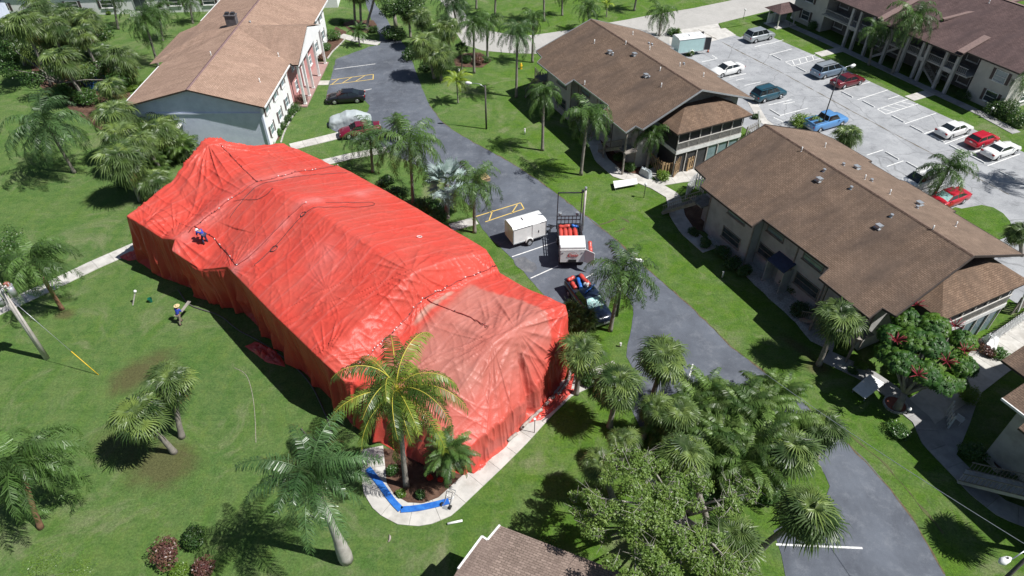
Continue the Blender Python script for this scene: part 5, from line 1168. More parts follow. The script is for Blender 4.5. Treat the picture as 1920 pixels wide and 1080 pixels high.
def shrub(px, label, r_=.7, h=1.0, mat='shrub', n=900, leaf=.13, lobes=4, seed=0, cat='shrub', name='shrub', group=None, z=0.0, world=None):
    B = world if world is not None else G(*px); g = random.Random(seed + 5); C = []; Rr = []
    for i in range(lobes):
        a = g.uniform(0, 6.28); q = r_ * .5 * math.sqrt(g.random()) if lobes > 1 else 0; C.append((q * math.cos(a), q * math.sin(a), h * g.uniform(.45, .62))); k = g.uniform(.6, .85); Rr.append((r_ * k, r_ * k, h * .5))
    root = thing(name, label, cat, (B.x, B.y, z), 0, group)
    link('foliage', cluster_mesh('foliage', C, Rr, [n // lobes] * lobes, leaf, M[mat], seed), root)
    st = MB()
    for i in range(4): c = Vector(C[i % lobes]); st.tube([(0, 0, -.05), (c.x * .5, c.y * .5, h * .25), (c.x, c.y, h * .6)], [.035, .025, .015], 5)
    st.build('stem', M['bark'], root); return root

# --- fan palms (cabbage palms)
CAB = [
    ((341, 820), (318, 712), 'upright fan palm, right one of the pair on the brown patch of the left lawn', 1.0),
    ((327, 848), (257, 778), 'strongly leaning fan palm, left one of the pair on the brown patch', 1.05),
    ((1222, 748), (1246, 668), 'dense round fan palm standing at the edge of the driveway right of the tent', 1.12),
    ((1080, 738), (1092, 660), 'fan palm against the near right corner of the tent', 1.0),
    ((1143, 800), (1160, 715), 'fan palm with an orange heart between the tent corner and the round driveway palm', 1.0),
    ((1206, 820), (1227, 765), 'short yellow green fan palm below the round driveway palm', .72),
    ((1163, 876), (1168, 826), 'small pale fan palm at the top edge of the grey-branched tree', .62),
    ((1535, 684), (1571, 592), 'fan palm with a slim grey trunk beside the wall of the car park apartment building', 1.0),
    ((1530, 860), (1541, 797), 'fan palm with orange tips on the driveway edge, topmost of the lower right group', .95),
    ((1462, 905), (1483, 838), 'full fan palm in the middle of the lower right group', 1.15),
    ((1425, 1030), (1515, 955), 'leaning fan palm reaching over the driveway with a dark bent trunk', 1.1),
    ((1350, 1075), (1370, 1005), 'bluish fan palm partly buried in the grey-branched tree', 1.05),
    ((1592, 285), (1592, 248), 'short bushy fan palm between the tan roof and the blue pickup', 1.0),
    ((264, 377), (226, 292), 'fan palm with a bare slanting trunk at the far left corner of the tent', 1.1),
    ((330, 350), (286, 338), 'low fan palm touching the far left edge of the tent', .9),
    ((296, 290), (213, 208), 'fan palm with a brown edge, leftmost of the group by the grey wall', 1.0),
    ((330, 268), (297, 205), 'fan palm in the back of the group by the grey wall', .95),
    ((352, 248), (343, 184), 'tidy fan palm in front of the tan roof at the grey wall corner', .85),
    ((322, 300), (297, 242), 'fan palm in the middle of the group by the grey wall', 1.0),
    ((275, 325), (222, 252), 'fan palm below the brown-edged one left of the grey wall', 1.0),
    ((370, 290), (330, 268), 'fan palm closest to the grey wall, just above the tent peak', .8),
    ((97, 160), (40, 36), 'tall fan palm with a long bare slanting trunk at the upper left', 1.15),
    ((47, 122), (12, 45), 'fan palm with a curved trunk at the left edge of the upper left grove', 1.05),
    ((165, 195), (108, 106), 'yellow green fan palm at the front of the upper left grove', 1.1),
    ((187, 152), (182, 100), 'fan palm right of the yellow green one in the upper left grove', 1.05),
    ((217, 172), (225, 102), 'rightmost fan palm of the upper left grove', 1.05),
    ((130, 150), (98, 45), 'brownish fan palm in the back of the upper left grove', 1.0),
    ((150, 140), (130, 70), 'fan palm half hidden in the middle of the upper left grove', 1.0),
    ((190, 75), (178, 45), 'brown-edged small fan palm behind the upper left grove', .85),
    ((60, 90), (68, 8), 'fan palm cut by the top edge at the upper left', 1.05),
    ((815, 147), (797, 78), 'left fan palm of the pair beside the dark driveway shadow', 1.0),
    ((828, 150), (825, 100), 'right fan palm of the pair beside the dark driveway shadow', 1.0),
    ((796, 92), (790, 28), 'fan palm in the dark clump at the top of the driveway', 1.05),
    ((842, 96), (838, 48), 'shadowy fan palm between the driveway clump and the pale road', .95),
    ((666, 45), (662, -22), 'left trunk of the three palms beside the top of the driveway', 1.0),
    ((677, 47), (674, -18), 'middle trunk of the three palms beside the top of the driveway', 1.0),
    ((686, 57), (706, -24), 'right leaning trunk of the three palms beside the top of the driveway', 1.0),
    ((1150, 935), (1122, 868), 'fan palm hidden behind the left side of the grey-branched tree', .75),
    ((1932, 1036), (2060, 925), 'fan palm just outside the lower right corner that shades the driveway', 1.0),
    ((1915, 480), (1914, 432), 'dark fan palm at the right edge beside the grass island', .8),
]
for b_, t_, lb, s_ in CAB:
  s_ = s_ * (1.28 if 'upper left' in lb or 'grey wall' in lb or 'grove' in lb or 'driveway shadow' in lb or 'driveway clump' in lb or 'far left' in lb else 1.0)
  palm('cabbage', b_, t_, lb, scale=s_ * 1.06, curve=-.15 if '327' in str(b_) else .05, hmax=11)
# --- queen palms
QU = [
    ('queen', (1017, 282), (1019, 178), 'slim feather palm on the verge nearest the upper end of the driveway bend', .82),
    ('queen', (1089, 328), (1102, 215), 'drooping feather palm on the verge in front of the brown balcony building', .95),
    ('queen', (1212, 318), (1223, 252), 'bright green feather palm by the steps of the balcony building', .72),
    ('queen_dark', (968, 182), (970, 62), 'tall feather palm left of the brown roof, its trunk crossing the pale road', .85),
    ('queen', (998, 117), (1000, 34), 'thin feather palm at the pale road left of the brown roof corner', .7),
    ('queen', (1144, 620), (1166, 512), 'feather palm with long weeping leaves beside the dark pickup', 1.0),
    ('queen_dark', (699, 322), (694, 262), 'feather palm in front of the red parked car', .9),
    ('queen', (775, 380), (768, 272), 'large weeping feather palm brushing the right side of the tent', 1.2),
    ('queen', (890, 436), (888, 345), 'feather palm standing left of the white trailer', .95),
    ('queen_dark', (140, 324), (88, 235), 'large weeping feather palm on the open lawn at the left', 1.4),
    ('queen', (117, 580), (62, 492), 'feather palm with a red-brown trunk behind the utility pole', 1.05),
    ('queen', (297, 125), (272, 40), 'feather palm in front of the tan roof at the top left', 1.0),
    ('queen', (305, 77), (298, 20), 'feather palm just behind the one at the tan roof', .8),
    ('queen', (362, 44), (354, 2), 'small feather palm by the far lawn shadow above the tan roof', .7),
    ('queen', (222, 55), (208, -20), 'feather palm trunk by the far white building, crown cut by the top edge', .9),
    ('queen', (889, 137), (888, 48), 'left feather palm of the pair standing over the flower bed', .8),
    ('queen', (914, 112), (913, 42), 'right feather palm of the pair standing over the flower bed', .8),
    ('queen_dark', (860, 60), (848, 6), 'dark feather palm at the top edge beside the pale road', 1.0),
    ('queen', (1236, 68), (1240, 26), 'feather palm behind the roof by the pale road above the trailer', .8),
    ('queen', (1106, 58), (1102, 15), 'feather palm right behind the top corner of the brown roof', .8),
    ('queen', (1054, 29), (1054, -14), 'thin palm trunk on the far lawn, crown just cut by the top edge', .6),
    ('queen', (1020, 40), (1020, -40), 'straight palm trunk on the far lawn reaching out of the picture', .8),
    ('queen', (1189, 20), (1200, -40), 'leaning palm trunk on the far lawn, crown out of the picture', .8),
    ('queen', (893, 17), (894, -45), 'first palm trunk on the far lawn right of the dark palm', .8),
    ('queen', (928, 33), (930, -40), 'second palm trunk on the far lawn right of the dark palm', .8),
    ('queen', (1629, 122), (1642, 58), 'left feather palm in front of the plum roofed building', .8),
    ('queen', (1672, 138), (1712, 34), 'large bright feather palm in front of the plum roofed building', 1.1),
    ('queen', (1897, 206), (1913, 143), 'feather palm at the right edge before the plum roofed building', .75),
    ('queen', (1750, 367), (1778, 318), 'weeping feather palm leaning over the red car in the car park', .95),
    ('queen', (1955, 352), (1998, 262), 'feather palm just right of the picture that throws its shadow on the car park', .95),
    ('queen', (76, 990), (34, 868), 'feather palm with a peeling brown trunk at the lower left edge', 1.25),
]
for k_, b_, t_, lb, s_ in QU: palm(k_, b_, t_, lb, scale=s_ * 1.0, bark='bark_brown' if 'brown trunk' in lb else None, hmax=12)
palm('royal', (650, 1050), (583, 893), 'big royal palm with a swollen white trunk foot at the bottom left', n=22, scale=.92, hmax=12)
palm('coco', (762, 912), (744, 735), 'coconut palm with yellow ribbed leaves in front of the tent', n=36, scale=.95, hmax=12)
palm('date', (843, 905), (842, 850), 'small dense date palm beside the lowest tent corner', n=60, scale=1.15, r=.14)
palm('date', (748, 262), (745, 232), 'small star shaped date palm above the weeping palm by the driveway', n=34, scale=1.0)
palm('silver', (838, 408), (838, 345), 'silvery blue fan palm between the tent and the driveway', n=26, scale=.95, h=3.4)
palm('lime', (859, 193), (856, 152), 'young yellow green palm with stakes on the verge', n=14, scale=1.15)
palm('lime', (1137, 32), (1139, 8), 'small yellow green palm on the far lawn', n=10, scale=.8)
palm('date', (674, 86), (672, 58), 'small bushy date palm beside the walk to the white building', n=40, scale=1.0)
palm('small_fan', (866, 137), (866, 92), 'thin fan palm left of the flower bed palms', n=22, scale=1.0)
palm('small_fan', (1074, 612), (1072, 590), 'low glossy fan palm between the tent corner and the dark pickup', n=26, scale=1.15, h=1.1)
palm('small_fan', (1098, 622), (1100, 600), 'low glossy fan palm at the nose of the dark pickup', n=22, scale=1.0, h=1.0)
for i, (px, lb, n_, s_) in enumerate([((1300, 800), 'areca palm clump, leftmost of the mass left of the driveway', 9, 1.0), ((1375, 805), 'areca palm clump at the top of the mass by the driveway', 10, 1.05), ((1425, 835), 'areca palm clump between two fan palms by the driveway', 9, 1.0),
        ((1325, 870), 'dark areca palm clump above the grey-branched tree', 10, 1.0), ((1390, 905), 'broad areca palm clump with yellow ribs in the middle of the mass', 11, 1.1), ((1265, 835), 'small areca palm clump by the parking line', 7, .8), ((1445, 760), 'areca palm clump nearest the driveway', 7, .8)]):
    clump(px, lb, n_, s_, seed=i + 3)
clump((290, 330), 'dark yellow-tipped palm clump between the fan palms left of the tent', 8, .7, seed=31)
clump((345, 300), 'palm clump in front of the grey wall above the tent', 7, .7, seed=32)
# --- trees with crowns
def limb_tree(name, label, base, top_z, crown_c, lobes, leafmat_, leaf, per, br='branch', r0=.28, seed=0, cat='tree', twigs=True, stride=1):
    B = G(*base); root = thing(name, label, cat, B); g = random.Random(seed); C = []; Rr = []; tb = MB(); fork = Vector((0, 0, top_z * .35))
    tb.tube([(0, 0, -.1), fork * .5, fork], [r0 * 1.2, r0, r0 * .85], 9)
    lim = MB()
    for li, (dx, dy, z, r_) in enumerate(lobes):
        c = Vector((dx, dy, z)); C.append(tuple(c)); Rr.append((r_, r_, r_ * .72)); m1 = fork.lerp(c, .45) + Vector((g.uniform(-.3, .3), g.uniform(-.3, .3), .3))
        if li % stride == 0: lim.tube([fork - Vector((0, 0, .1)), m1, c], [r0 * .42, r0 * .24, r0 * .10], 6)
        if twigs:
            for k in range(2):
                d = Vector((g.gauss(0, 1), g.gauss(0, 1), g.uniform(-.1, 1))).normalized(); e = c + Vector((d.x * r_, d.y * r_, d.z * r_ * .75)) * g.uniform(.85, 1.08); mm = c.lerp(e, .5) + Vector((g.uniform(-.2, .2),) * 3); lim.tube([c, mm, e], [r0 * .11, r0 * .06, .008], 4, cap=False)
                for _ in range(2):
                    e2 = mm.lerp(e, g.uniform(.2, .8)); lim.tube([e2, e2 + Vector((g.gauss(0, .4), g.gauss(0, .4), g.uniform(.1, .5)))], [.014, .005], 3, cap=False)
    t_ = tb.build('trunk', M[br], root); lim.build('branch', M[br], root)
    link('crown', cluster_mesh('crown', C, Rr, [int(per * q[3] ** 2) for q in lobes], leaf, M[leafmat_], seed, shell=.35, up=.3), root); return root
def hi_lobes(base, L): return lobes_px(base, [(x, y, z + 2.4, r_ * .93) for x, y, z, r_ in L])
def sub_lobes(L, k=7, f=.40, seed=1):
    g = random.Random(seed); out = []
    for x, y, z, r_ in L:
        for i in range(k):
            d = Vector((g.gauss(0, 1), g.gauss(0, 1), g.uniform(-.4, 1))).normalized(); out.append((x + d.x * r_ * .72, y + d.y * r_ * .72, z + d.z * r_ * .45, r_ * f * g.uniform(.75, 1.25)))
    return out
def lobes_px(base, L): B = G(*base); return [((G(x, y, z) - B).x, (G(x, y, z) - B).y, z, r_) for x, y, z, r_ in L]
bb = (1270, 1000)
limb_tree('broadleaf_tree', 'wide grey-branched tree with loose small leaves at the bottom right of centre', bb, 6.0, None,
          sub_lobes(hi_lobes(bb, [(1190, 885, 5.0, 1.6), (1240, 900, 5.4, 1.5), (1290, 925, 5.2, 1.5), (1140, 930, 4.6, 1.5), (1190, 950, 5.4, 1.8), (1100, 945, 3.8, 1.1), (1250, 960, 5.0, 1.3), (1150, 995, 4.8, 1.6), (1210, 1010, 5.4, 1.8), (1110, 1000, 4.0, 1.0), (1270, 1045, 5.2, 1.7), (1330, 1040, 4.8, 1.5),
                        (1350, 940, 4.4, 1.1), (1390, 920, 4.2, 1.0), (1180, 1060, 4.8, 1.4), (1225, 1080, 5.0, 1.6), (1330, 1090, 4.6, 1.4), (1160, 860, 4.0, .9), (1385, 1060, 4.0, .9)])), 'broad', .15, 1100, seed=3, stride=7)
limb_tree('shade_tree', 'dark round broadleaf tree at the top of the driveway', (742, 50), 5.5, None, lobes_px((742, 50), [(735, 8, 5, 2.0), (755, 14, 4.6, 1.8), (775, 2, 5.4, 2.2), (728, 22, 4, 1.3)]), 'shrub', .28, 320, 'bark', seed=5, twigs=False)
limb_tree('shade_tree', 'bushy bright green tree at the left edge above the utility pole', (-8, 520), 4.4, None, lobes_px((-8, 520), [(8, 448, 3.8, 1.5), (30, 452, 3.6, .9), (-15, 480, 3.4, 1.5), (20, 478, 3.2, 1.1)]), 'shrub', .15, 700, 'bark', seed=6, twigs=False)
limb_tree('shade_tree', 'dark tree mass behind the fan palms at the upper left', (120, 175), 4.0, None, lobes_px((120, 175), [(170, 130, 2.6, 2.2), (20, 90, 3, 2.2), (110, 60, 3.2, 2.4), (80, 95, 3.6, 2.0), (110, 130, 3.0, 1.8), (145, 90, 3.4, 2.2), (60, 60, 3.6, 2.2), (140, 55, 3.4, 2.0), (15, 130, 3.0, 1.6), (60, 150, 2.6, 1.5), (190, 60, 3.2, 1.8), (220, 150, 2.4, 1.5)]), 'shrub', .28, 260, 'bark', seed=7, twigs=False)
limb_tree('feathery_tree', 'thin feathery treetop at the bottom left corner', (92, 1120), 5.2, None, lobes_px((92, 1120), [(90, 1050, 4.5, .7), (60, 1062, 4.2, .6), (150, 1068, 4.4, .7), (120, 1085, 4.4, .6)]), 'shrub_lime', .085, 900, 'bark', .05, seed=8, twigs=False)
# umbrella tree with red flower spikes
ub_ = (1680, 768); UB = G(*ub_); ulobk = .88; ut = thing('umbrella_tree', 'round umbrella tree with glossy leaves and red flower spikes in a brick ring', 'tree', UB)
ulob = lobes_px(ub_, [(1700, 600, 4.8, 1.15), (1750, 612, 5.0, 1.2), (1672, 632, 4.4, 1.1), (1745, 650, 5.0, 1.25), (1805, 640, 4.4, 1.0), (1690, 680, 4.2, 1.3), (1735, 700, 4.2, 1.2), (1800, 685, 4.0, 1.15), (1765, 720, 3.6, 1.1), (1665, 665, 4.0, 1.0), (1715, 640, 5.0, 1.2), (1790, 715, 3.2, .9)])
tb = MB(); tb.tube([(0, 0, -.1), (.03, .03, .8), (.05, .15, 1.7)], [.34, .24, .2], 10); tb.build('trunk', M['bark'], ut)
lm = MB()
for q in ulob: lm.tube([(.05, .15, 1.6), Vector((.05, .15, 1.6)).lerp(Vector(q[:3]), .5) + Vector((0, 0, .2)), q[:3]], [.15, .1, .04], 6)
lm.build('branch', M['bark'], ut)
g = np.random.default_rng(77); Vs = []; Fs = []; o_ = 0
for (dx, dy, z, r_) in ulob:
    r_ *= ulobk; n_ = int(170 * r_ ** 2); d = g.normal(size=(n_, 3)); d[:, 2] = np.abs(d[:, 2]) * .8 + d[:, 2] * .2; d /= np.linalg.norm(d, axis=1)[:, None]
    for k in range(n_):
        c = np.array([dx, dy, z]) + d[k] * r_ * np.array([1, 1, .8]) * g.uniform(.78, 1.05); ax = d[k] * .6 + np.array([0, 0, .6]) + g.normal(size=3) * .15; ax /= np.linalg.norm(ax)
        a = np.cross(ax, [0.3, .5, .1]); a /= np.linalg.norm(a); b2 = np.cross(ax, a); ll = g.uniform(.2, .3)
        for j in range(8):
            t_ = j * math.pi / 4 + g.uniform(-.15, .15); dr = a * math.cos(t_) + b2 * math.sin(t_); sd2 = np.cross(ax, dr); m_ = c + dr * ll * .55 + ax * .02; e = c + dr * ll * 1.0 - ax * ll * .45
            Vs += [c, m_ + sd2 * .055, e, m_ - sd2 * .055]; Fs.append((o_, o_ + 1, o_ + 2, o_ + 3)); o_ += 4
link('crown', arr_mesh('crown', Vs, Fs, M['umbr']), ut)
for i, (x, y, z) in enumerate([(1718, 568, 6.3), (1680, 635, 5.6), (1808, 655, 5.2), (1720, 700, 5.2), (1775, 675, 5.4), (1790, 608, 5.6)]):
    c = G(x, y + 4, z - .35) - UB; b = MB(); r_ = random.Random(i)
    for k in range(14):
        a = k * .449 + r_.uniform(-.2, .2); e = r_.uniform(.25, .9); L_ = r_.uniform(.55, .85); d = Vector((math.cos(a) * math.cos(e), math.sin(a) * math.cos(e), math.sin(e)))
        b.tube([c, c + d * L_ * .6, c + d * L_ + Vector((0, 0, -.05))], [.03, .028, .018], 5)
    b.build('flower_spike', M['flower_red'], ut)
ring = thing('tree_ring', 'round ring of pale bricks filled with mulch at the foot of the umbrella tree', 'garden edging', G(1678, 760))
for k in range(22):
    a = 2 * math.pi * k / 22; MB().box((.78 * math.cos(a), .78 * math.sin(a), .08), (.1, .2, .18), a).build('brick', M['concrete'], ring)
MB().cyl((0, 0, 0), .72, .09, 20).build('mulch', M['brick_red'], ring)
# shrubs and hedges
SH = [((565, 192), .75, 1.0, 'croton', 'reddish shrub at the end of the hedge by the pink entrance'), ((554, 206), .65, .85, 'shrub', 'hedge bush next to the reddish shrub by the white wall'), ((546, 217), .65, .85, 'shrub', 'second green hedge bush along the white wall'), ((538, 229), .6, .8, 'shrub', 'third green hedge bush along the white wall'),
      ((530, 241), .6, .8, 'shrub', 'fourth green hedge bush along the white wall'), ((524, 253), .6, .8, 'shrub', 'fifth green hedge bush, lowest before the red tent'), ((509, 272), .3, .4, 'shrub_lime', 'tiny yellow shrub at the foot of the white wall by the tent'),
      ((627, 75), 1.1, 1.5, 'shrub', 'big round shrub beside the far entrance columns'), ((613, 95), .8, 1.0, 'shrub', 'green bush left of the big round shrub'), ((603, 115), .6, .9, 'croton', 'reddish bush touching the last entrance column'),
      ((452, 272), .6, 1.0, 'croton', 'orange brown dry shrub before the grey wall behind the tent'), ((1243, 338), .8, 1.1, 'shrub_lime', 'bright green bush at the corner of the wooden fence'), ((1180, 320), .7, .9, 'shrub', 'dark flowering bush by the red steps'), ((1160, 300), .7, .8, 'shrub', 'dark bush left of the red steps'),
      ((1500, 236), 1.3, 1.4, 'shrub_lime', 'bright round hedge behind the tan roof beside the blue pickup'), ((1520, 240), 1.2, 1.3, 'shrub_lime', 'bright hedge bush closest to the blue pickup'), ((1885, 222), 1.8, 2.0, 'shrub', 'large clipped hedge beside the globe lamp at the right'), ((1862, 212), 1.5, 1.7, 'shrub', 'hedge bush left of the large clipped hedge at the right'), ((1905, 235), 1.6, 1.8, 'shrub', 'hedge bush cut by the right edge'),
      ((1805, 185), 1.0, 1.1, 'shrub', 'rounded dark bush beside the last porch column'), ((1352, 480), .8, .9, 'shrub', 'dark bush, uppermost along the shaded apartment wall'), ((1370, 500), .9, 1.0, 'shrub', 'second dark bush along the shaded apartment wall'), ((1392, 515), .8, .9, 'shrub', 'third dark bush along the shaded apartment wall'),
      ((1492, 552), .8, .9, 'shrub', 'dark bush under the lower window right of the small canopy door'), ((1470, 535), .5, .7, 'shrub', 'small dark bush beside the small canopy door'), ((1497, 590), 1.0, 1.0, 'shrub', 'round dark bush inside the curved gravel edge'), ((1583, 662), .5, .7, 'shrub_lime', 'sunlit small bush beside the steps railing'), ((1612, 688), .5, .5, 'shrub_lime', 'low sunlit bush at the foot of the steps'),
      ((1815, 748), .9, 1.2, 'shrub_lime', 'bright leafy plant in the shade above the wheelie barrow of stones'), ((1870, 668), .8, .7, 'shrub', 'green low bush on the white gravel by the fence'), ((1850, 660), .8, .7, 'croton', 'red-tinged bush on the white gravel by the covered grill'),
      ((320, 1050), .85, 1.5, 'croton', 'maroon croton bush, left one at the bottom left'), ((372, 1018), .8, 1.3, 'shrub', 'dark green bush behind the maroon crotons'), ((392, 1072), .8, 1.1, 'croton', 'second maroon croton bush cut by the bottom edge'), ((340, 1078), .5, .8, 'shrub_lime', 'yellow croton between the two maroon ones'),
      ((752, 928), .32, .4, 'shrub_lime', 'small yellow bromeliad in the dark mulch left of centre'), ((790, 930), .35, .5, 'shrub', 'small leafy plant in the dark mulch right of the bromeliad'), ((736, 885), .5, .6, 'shrub', 'shaded plant under the coconut palm'), ((806, 898), .18, .35, 'flower_x', 'red flowering plant beside the small date palm'), ((826, 903), .2, .3, 'flower_x', 'single red flower clump at the mulch edge'),
      ((875, 118), .9, .9, 'shrub', 'left bush of the flower bed by the pale road'), ((895, 120), .9, 1.0, 'croton', 'middle reddish bush of the flower bed by the pale road'), ((912, 117), .7, .8, 'shrub', 'right bush of the flower bed by the pale road'), ((1260, 66), 1.2, .9, 'shrub', 'flat brown green bush beside the trailer'), ((1292, 104), .7, .9, 'shrub_lime', 'bright bush in front of the open trailer'), ((1270, 70), .4, 1.4, 'shrub_lime', 'tall yellow green plant beside the trailer'),
      ((150, 33), 1.2, 1.3, 'shrub', 'clipped hedge bush left under the far windows'), ((165, 32), 1.2, 1.3, 'shrub', 'clipped hedge bush right under the far windows'), ((205, 27), .4, .5, 'shrub_lime', 'small yellow plant by the far sliding door'), ((375, 13), 1.2, 1.2, 'shrub', 'far hedge bush left of the tan roof'), ((392, 11), 1.2, 1.2, 'shrub', 'far hedge bush nearest the tan roof'),
      ((640, 45), .5, .7, 'shrub', 'small dark shrub in the bed above the walk'), ((700, 60), .8, .8, 'shrub', 'low shrubs under the three palms'), ((1415, 222), .5, .6, 'shrub', 'small bush at the foot of the balcony brace'), ((1320, 460), .7, .7, 'shrub', 'dark bush below the outside stairs'), ((1300, 440), .6, .6, 'shrub', 'small dark bush near the stair foot'),
      ((1640, 90), 1.0, 1.2, 'shrub', 'dark bush between porch columns left'), ((1600, 75), 1.0, 1.2, 'shrub', 'dark bush beside the first porch columns'), ((1720, 120), 1.0, 1.4, 'shrub', 'dark bush between the middle porch columns'), ((1780, 150), 1.0, 1.4, 'shrub', 'dark bush between the last porch columns'), ((1525, 55), 1.0, 1.2, 'shrub', 'dark bush at the left corner of the plum roofed building'),
      ((1680, 815), .9, .7, 'shrub', 'dark plants inside the shaded stairs bed'), ((1815, 855), 1.0, .9, 'shrub', 'dark round bush by the shaded walk, upper'), ((1880, 910), .9, .9, 'shrub', 'dark round bush beside the planter pot'), ((1600, 700), .4, .4, 'shrub', 'small plant at the edge of the sunny walk'), ((1000, 1065), .7, .5, 'shrub_lime', 'low leafy plant along the bottom roof edge'), ((1030, 1035), .8, .4, 'shrub_lime', 'low vine between the bottom roof and the grey-branched tree'),
      ((250, 170), .8, .6, 'shrub_lime', 'light green ground plant beside the tan roof eave'), ((270, 160), .6, .5, 'shrub_lime', 'small light green plant near the white gutter'), ((18, 118), .5, .6, 'shrub_lime', 'yellow green sprig by the house at the left edge')]
M['flower_x'] = leafmat('red petals', (.55, .03, .02), (.6, .05, .03), (.45, .02, .02))
for i, (px, r_, h_, m_, lb) in enumerate(SH):
    lb = lb.replace(' above the wheelie barrow of stones', ' beside the shaded walk')
    shrub(px, lb, r_ * (1.25 if 'white wall' in lb or 'reddish shrub at' in lb else .95), h_, m_, int(700 + 900 * r_), .11 + .05 * r_, seed=i, lobes=4)

# thicker planting at the edges of the tent and in the grove
for i, (px, r_, h_, m_, lb) in enumerate([((745, 372), 1.1, 1.2, 'shrub', 'dense green shrub at the foot of the weeping palm by the tent'), ((800, 398), 1.2, 1.3, 'shrub', 'dense green shrub left of the silvery palm'), ((822, 415), 1.0, 1.0, 'shrub', 'dark shrub in front of the silvery palm by the tent edge'), ((725, 345), .8, .8, 'shrub', 'low shrub by the tent edge near the pavement'),
        ((1085, 602), 1.0, 1.3, 'shrub', 'bushy shrub between the tent corner and the nose of the dark pickup'), ((1100, 720), .9, .8, 'shrub', 'low dark bush in the palm shade at the tent corner'),
        ((175, 190), 1.8, 1.8, 'shrub', 'dark undergrowth bush at the foot of the upper left grove'), ((205, 215), 1.5, 1.5, 'shrub', 'dark undergrowth bush between the grove and the grey wall'), ((120, 185), 1.6, 1.6, 'shrub', 'dark undergrowth bush behind the long bare palm trunk'), ((235, 235), 1.4, 1.6, 'shrub', 'dark bush left of the grey wall palms'), ((262, 300), 1.3, 1.3, 'shrub', 'dark bush under the fan palms left of the tent peak'), ((245, 345), 1.2, 1.2, 'shrub', 'dark bush behind the slanting fan palm trunk'),
        ((740, 75), 1.8, 1.8, 'shrub', 'dark undergrowth on the verge at the top of the driveway'), ((775, 110), 1.6, 1.5, 'shrub', 'dark undergrowth left of the driveway shadow palms'), ((800, 130), 1.2, 1.2, 'shrub', 'low dark bush under the driveway shadow palms'), ((1300, 930), 1.2, 1.2, 'shrub', 'dark bush below the areca mass'), ((1430, 930), 1.2, 1.2, 'shrub', 'dark bush right of the areca mass by the driveway'), ((1250, 870), 1.1, 1.0, 'shrub', 'dark bush above the grey-branched tree')]):
    shrub(px, lb, r_, h_, m_, int(900 + 900 * r_), .16 + .05 * r_, seed=i + 200, lobes=5)
for b_, t_, lb, s_ in [((200, 165), (150, 60), 'slim fan palm in the middle back of the upper left grove', 1.1), ((110, 150), (75, 60), 'fan palm behind the tall slanting one in the upper left grove', 1.15), ((235, 215), (205, 160), 'fan palm between the upper left grove and the grey wall', 1.1), ((310, 330), (262, 262), 'fan palm over the dark bushes left of the tent peak', 1.1), ((300, 245), (250, 195), 'fan palm in shade left of the tan roof gutter', 1.0),
                       ((770, 70), (765, 18), 'fan palm among the dark clump at the top of the driveway', 1.1), ((1290, 840), (1275, 775), 'dark fan palm rising from the left of the areca mass', 1.0), ((1330, 1000), (1290, 850), 'tall fan palm behind the areca mass', .95)]:
    palm('cabbage', b_, t_, lb, scale=s_, hmax=11)
o = sheet('blue_tarpaulin', GP([(142, 128), (178, 132), (205, 150), (206, 176), (168, 168), (148, 150)]), .25, M['blue_duct'], .2, amp=.15, step=.4); del o['kind']; tag(o, 'blue tarpaulin in deep shade under the upper left fan palms', 'tarpaulin')

sheet('planting_bed', GP([(60, 110), (130, 95), (200, 110), (255, 190), (235, 250), (190, 245), (110, 190), (60, 150)]), .028, M['mulch'], amp=.3, step=.6)
for b_, t_, lb, s_ in [((90, 120), (48, 78), 'low fan palm at the left front of the upper left grove', 1.1), ((150, 170), (145, 118), 'fan palm right behind the yellow green one', 1.1), ((230, 165), (232, 128), 'small fan palm at the right front of the upper left grove', 1.0), ((115, 110), (120, 25), 'tall fan palm in the back row of the upper left grove', 1.15),
                       ((30, 105), (5, 85), 'fan palm cut by the left edge above the lawn', 1.1), ((165, 110), (160, 32), 'fan palm in the back row near the far hedge', 1.0), ((280, 275), (255, 225), 'fan palm over the shade left of the grey wall', 1.1), ((355, 270), (320, 218), 'fan palm leaning against the grey wall roof edge', 1.1)]:
    palm('cabbage', b_, t_, lb, scale=s_ * 1.2, hmax=11)

limb_tree('shade_tree', 'dark broadleaf tree filling the gap between the upper left grove and the grey wall', (245, 260), 3.6, None, lobes_px((245, 260), [(240, 205, 3.2, 1.5), (215, 235, 2.8, 1.4), (262, 245, 3.0, 1.4), (250, 290, 2.6, 1.2)]), 'shrub', .22, 330, 'bark', seed=17, twigs=False)
# ------------------------------------------------------------------ vehicles (each points along +x)
def paint(name, c, rough=.28, metal=.15): return nmat(name, c, tuple(x * .92 for x in c), 2, rough, spec=.6, metal=metal, coat=.6)
M['p_white'] = paint('white car paint', (.74, .74, .73), metal=0); M['p_silver'] = paint('silver car paint', (.42, .45, .47), metal=.5); M['p_teal'] = paint('teal car paint', (.015, .07, .10)); M['p_maroon'] = paint('maroon car paint', (.13, .012, .02))
M['p_blue'] = paint('light blue car paint', (.10, .27, .55)); M['p_red'] = paint('red car paint', (.50, .012, .03)); M['p_black'] = paint('black car paint', (.012, .013, .018)); M['p_dark'] = paint('dark blue car paint', (.012, .02, .045)); M['p_bluegrey'] = paint('blue grey car paint', (.20, .27, .36), metal=.4)
M['p_aqua'] = paint('pale aqua paint', (.42, .60, .60), metal=0); M['p_magenta'] = paint('dark red car paint', (.17, .008, .028)); M['cover'] = nmat('grey car cover', (.40, .44, .45), (.34, .38, .40), 1.5, .6, .7, 5)
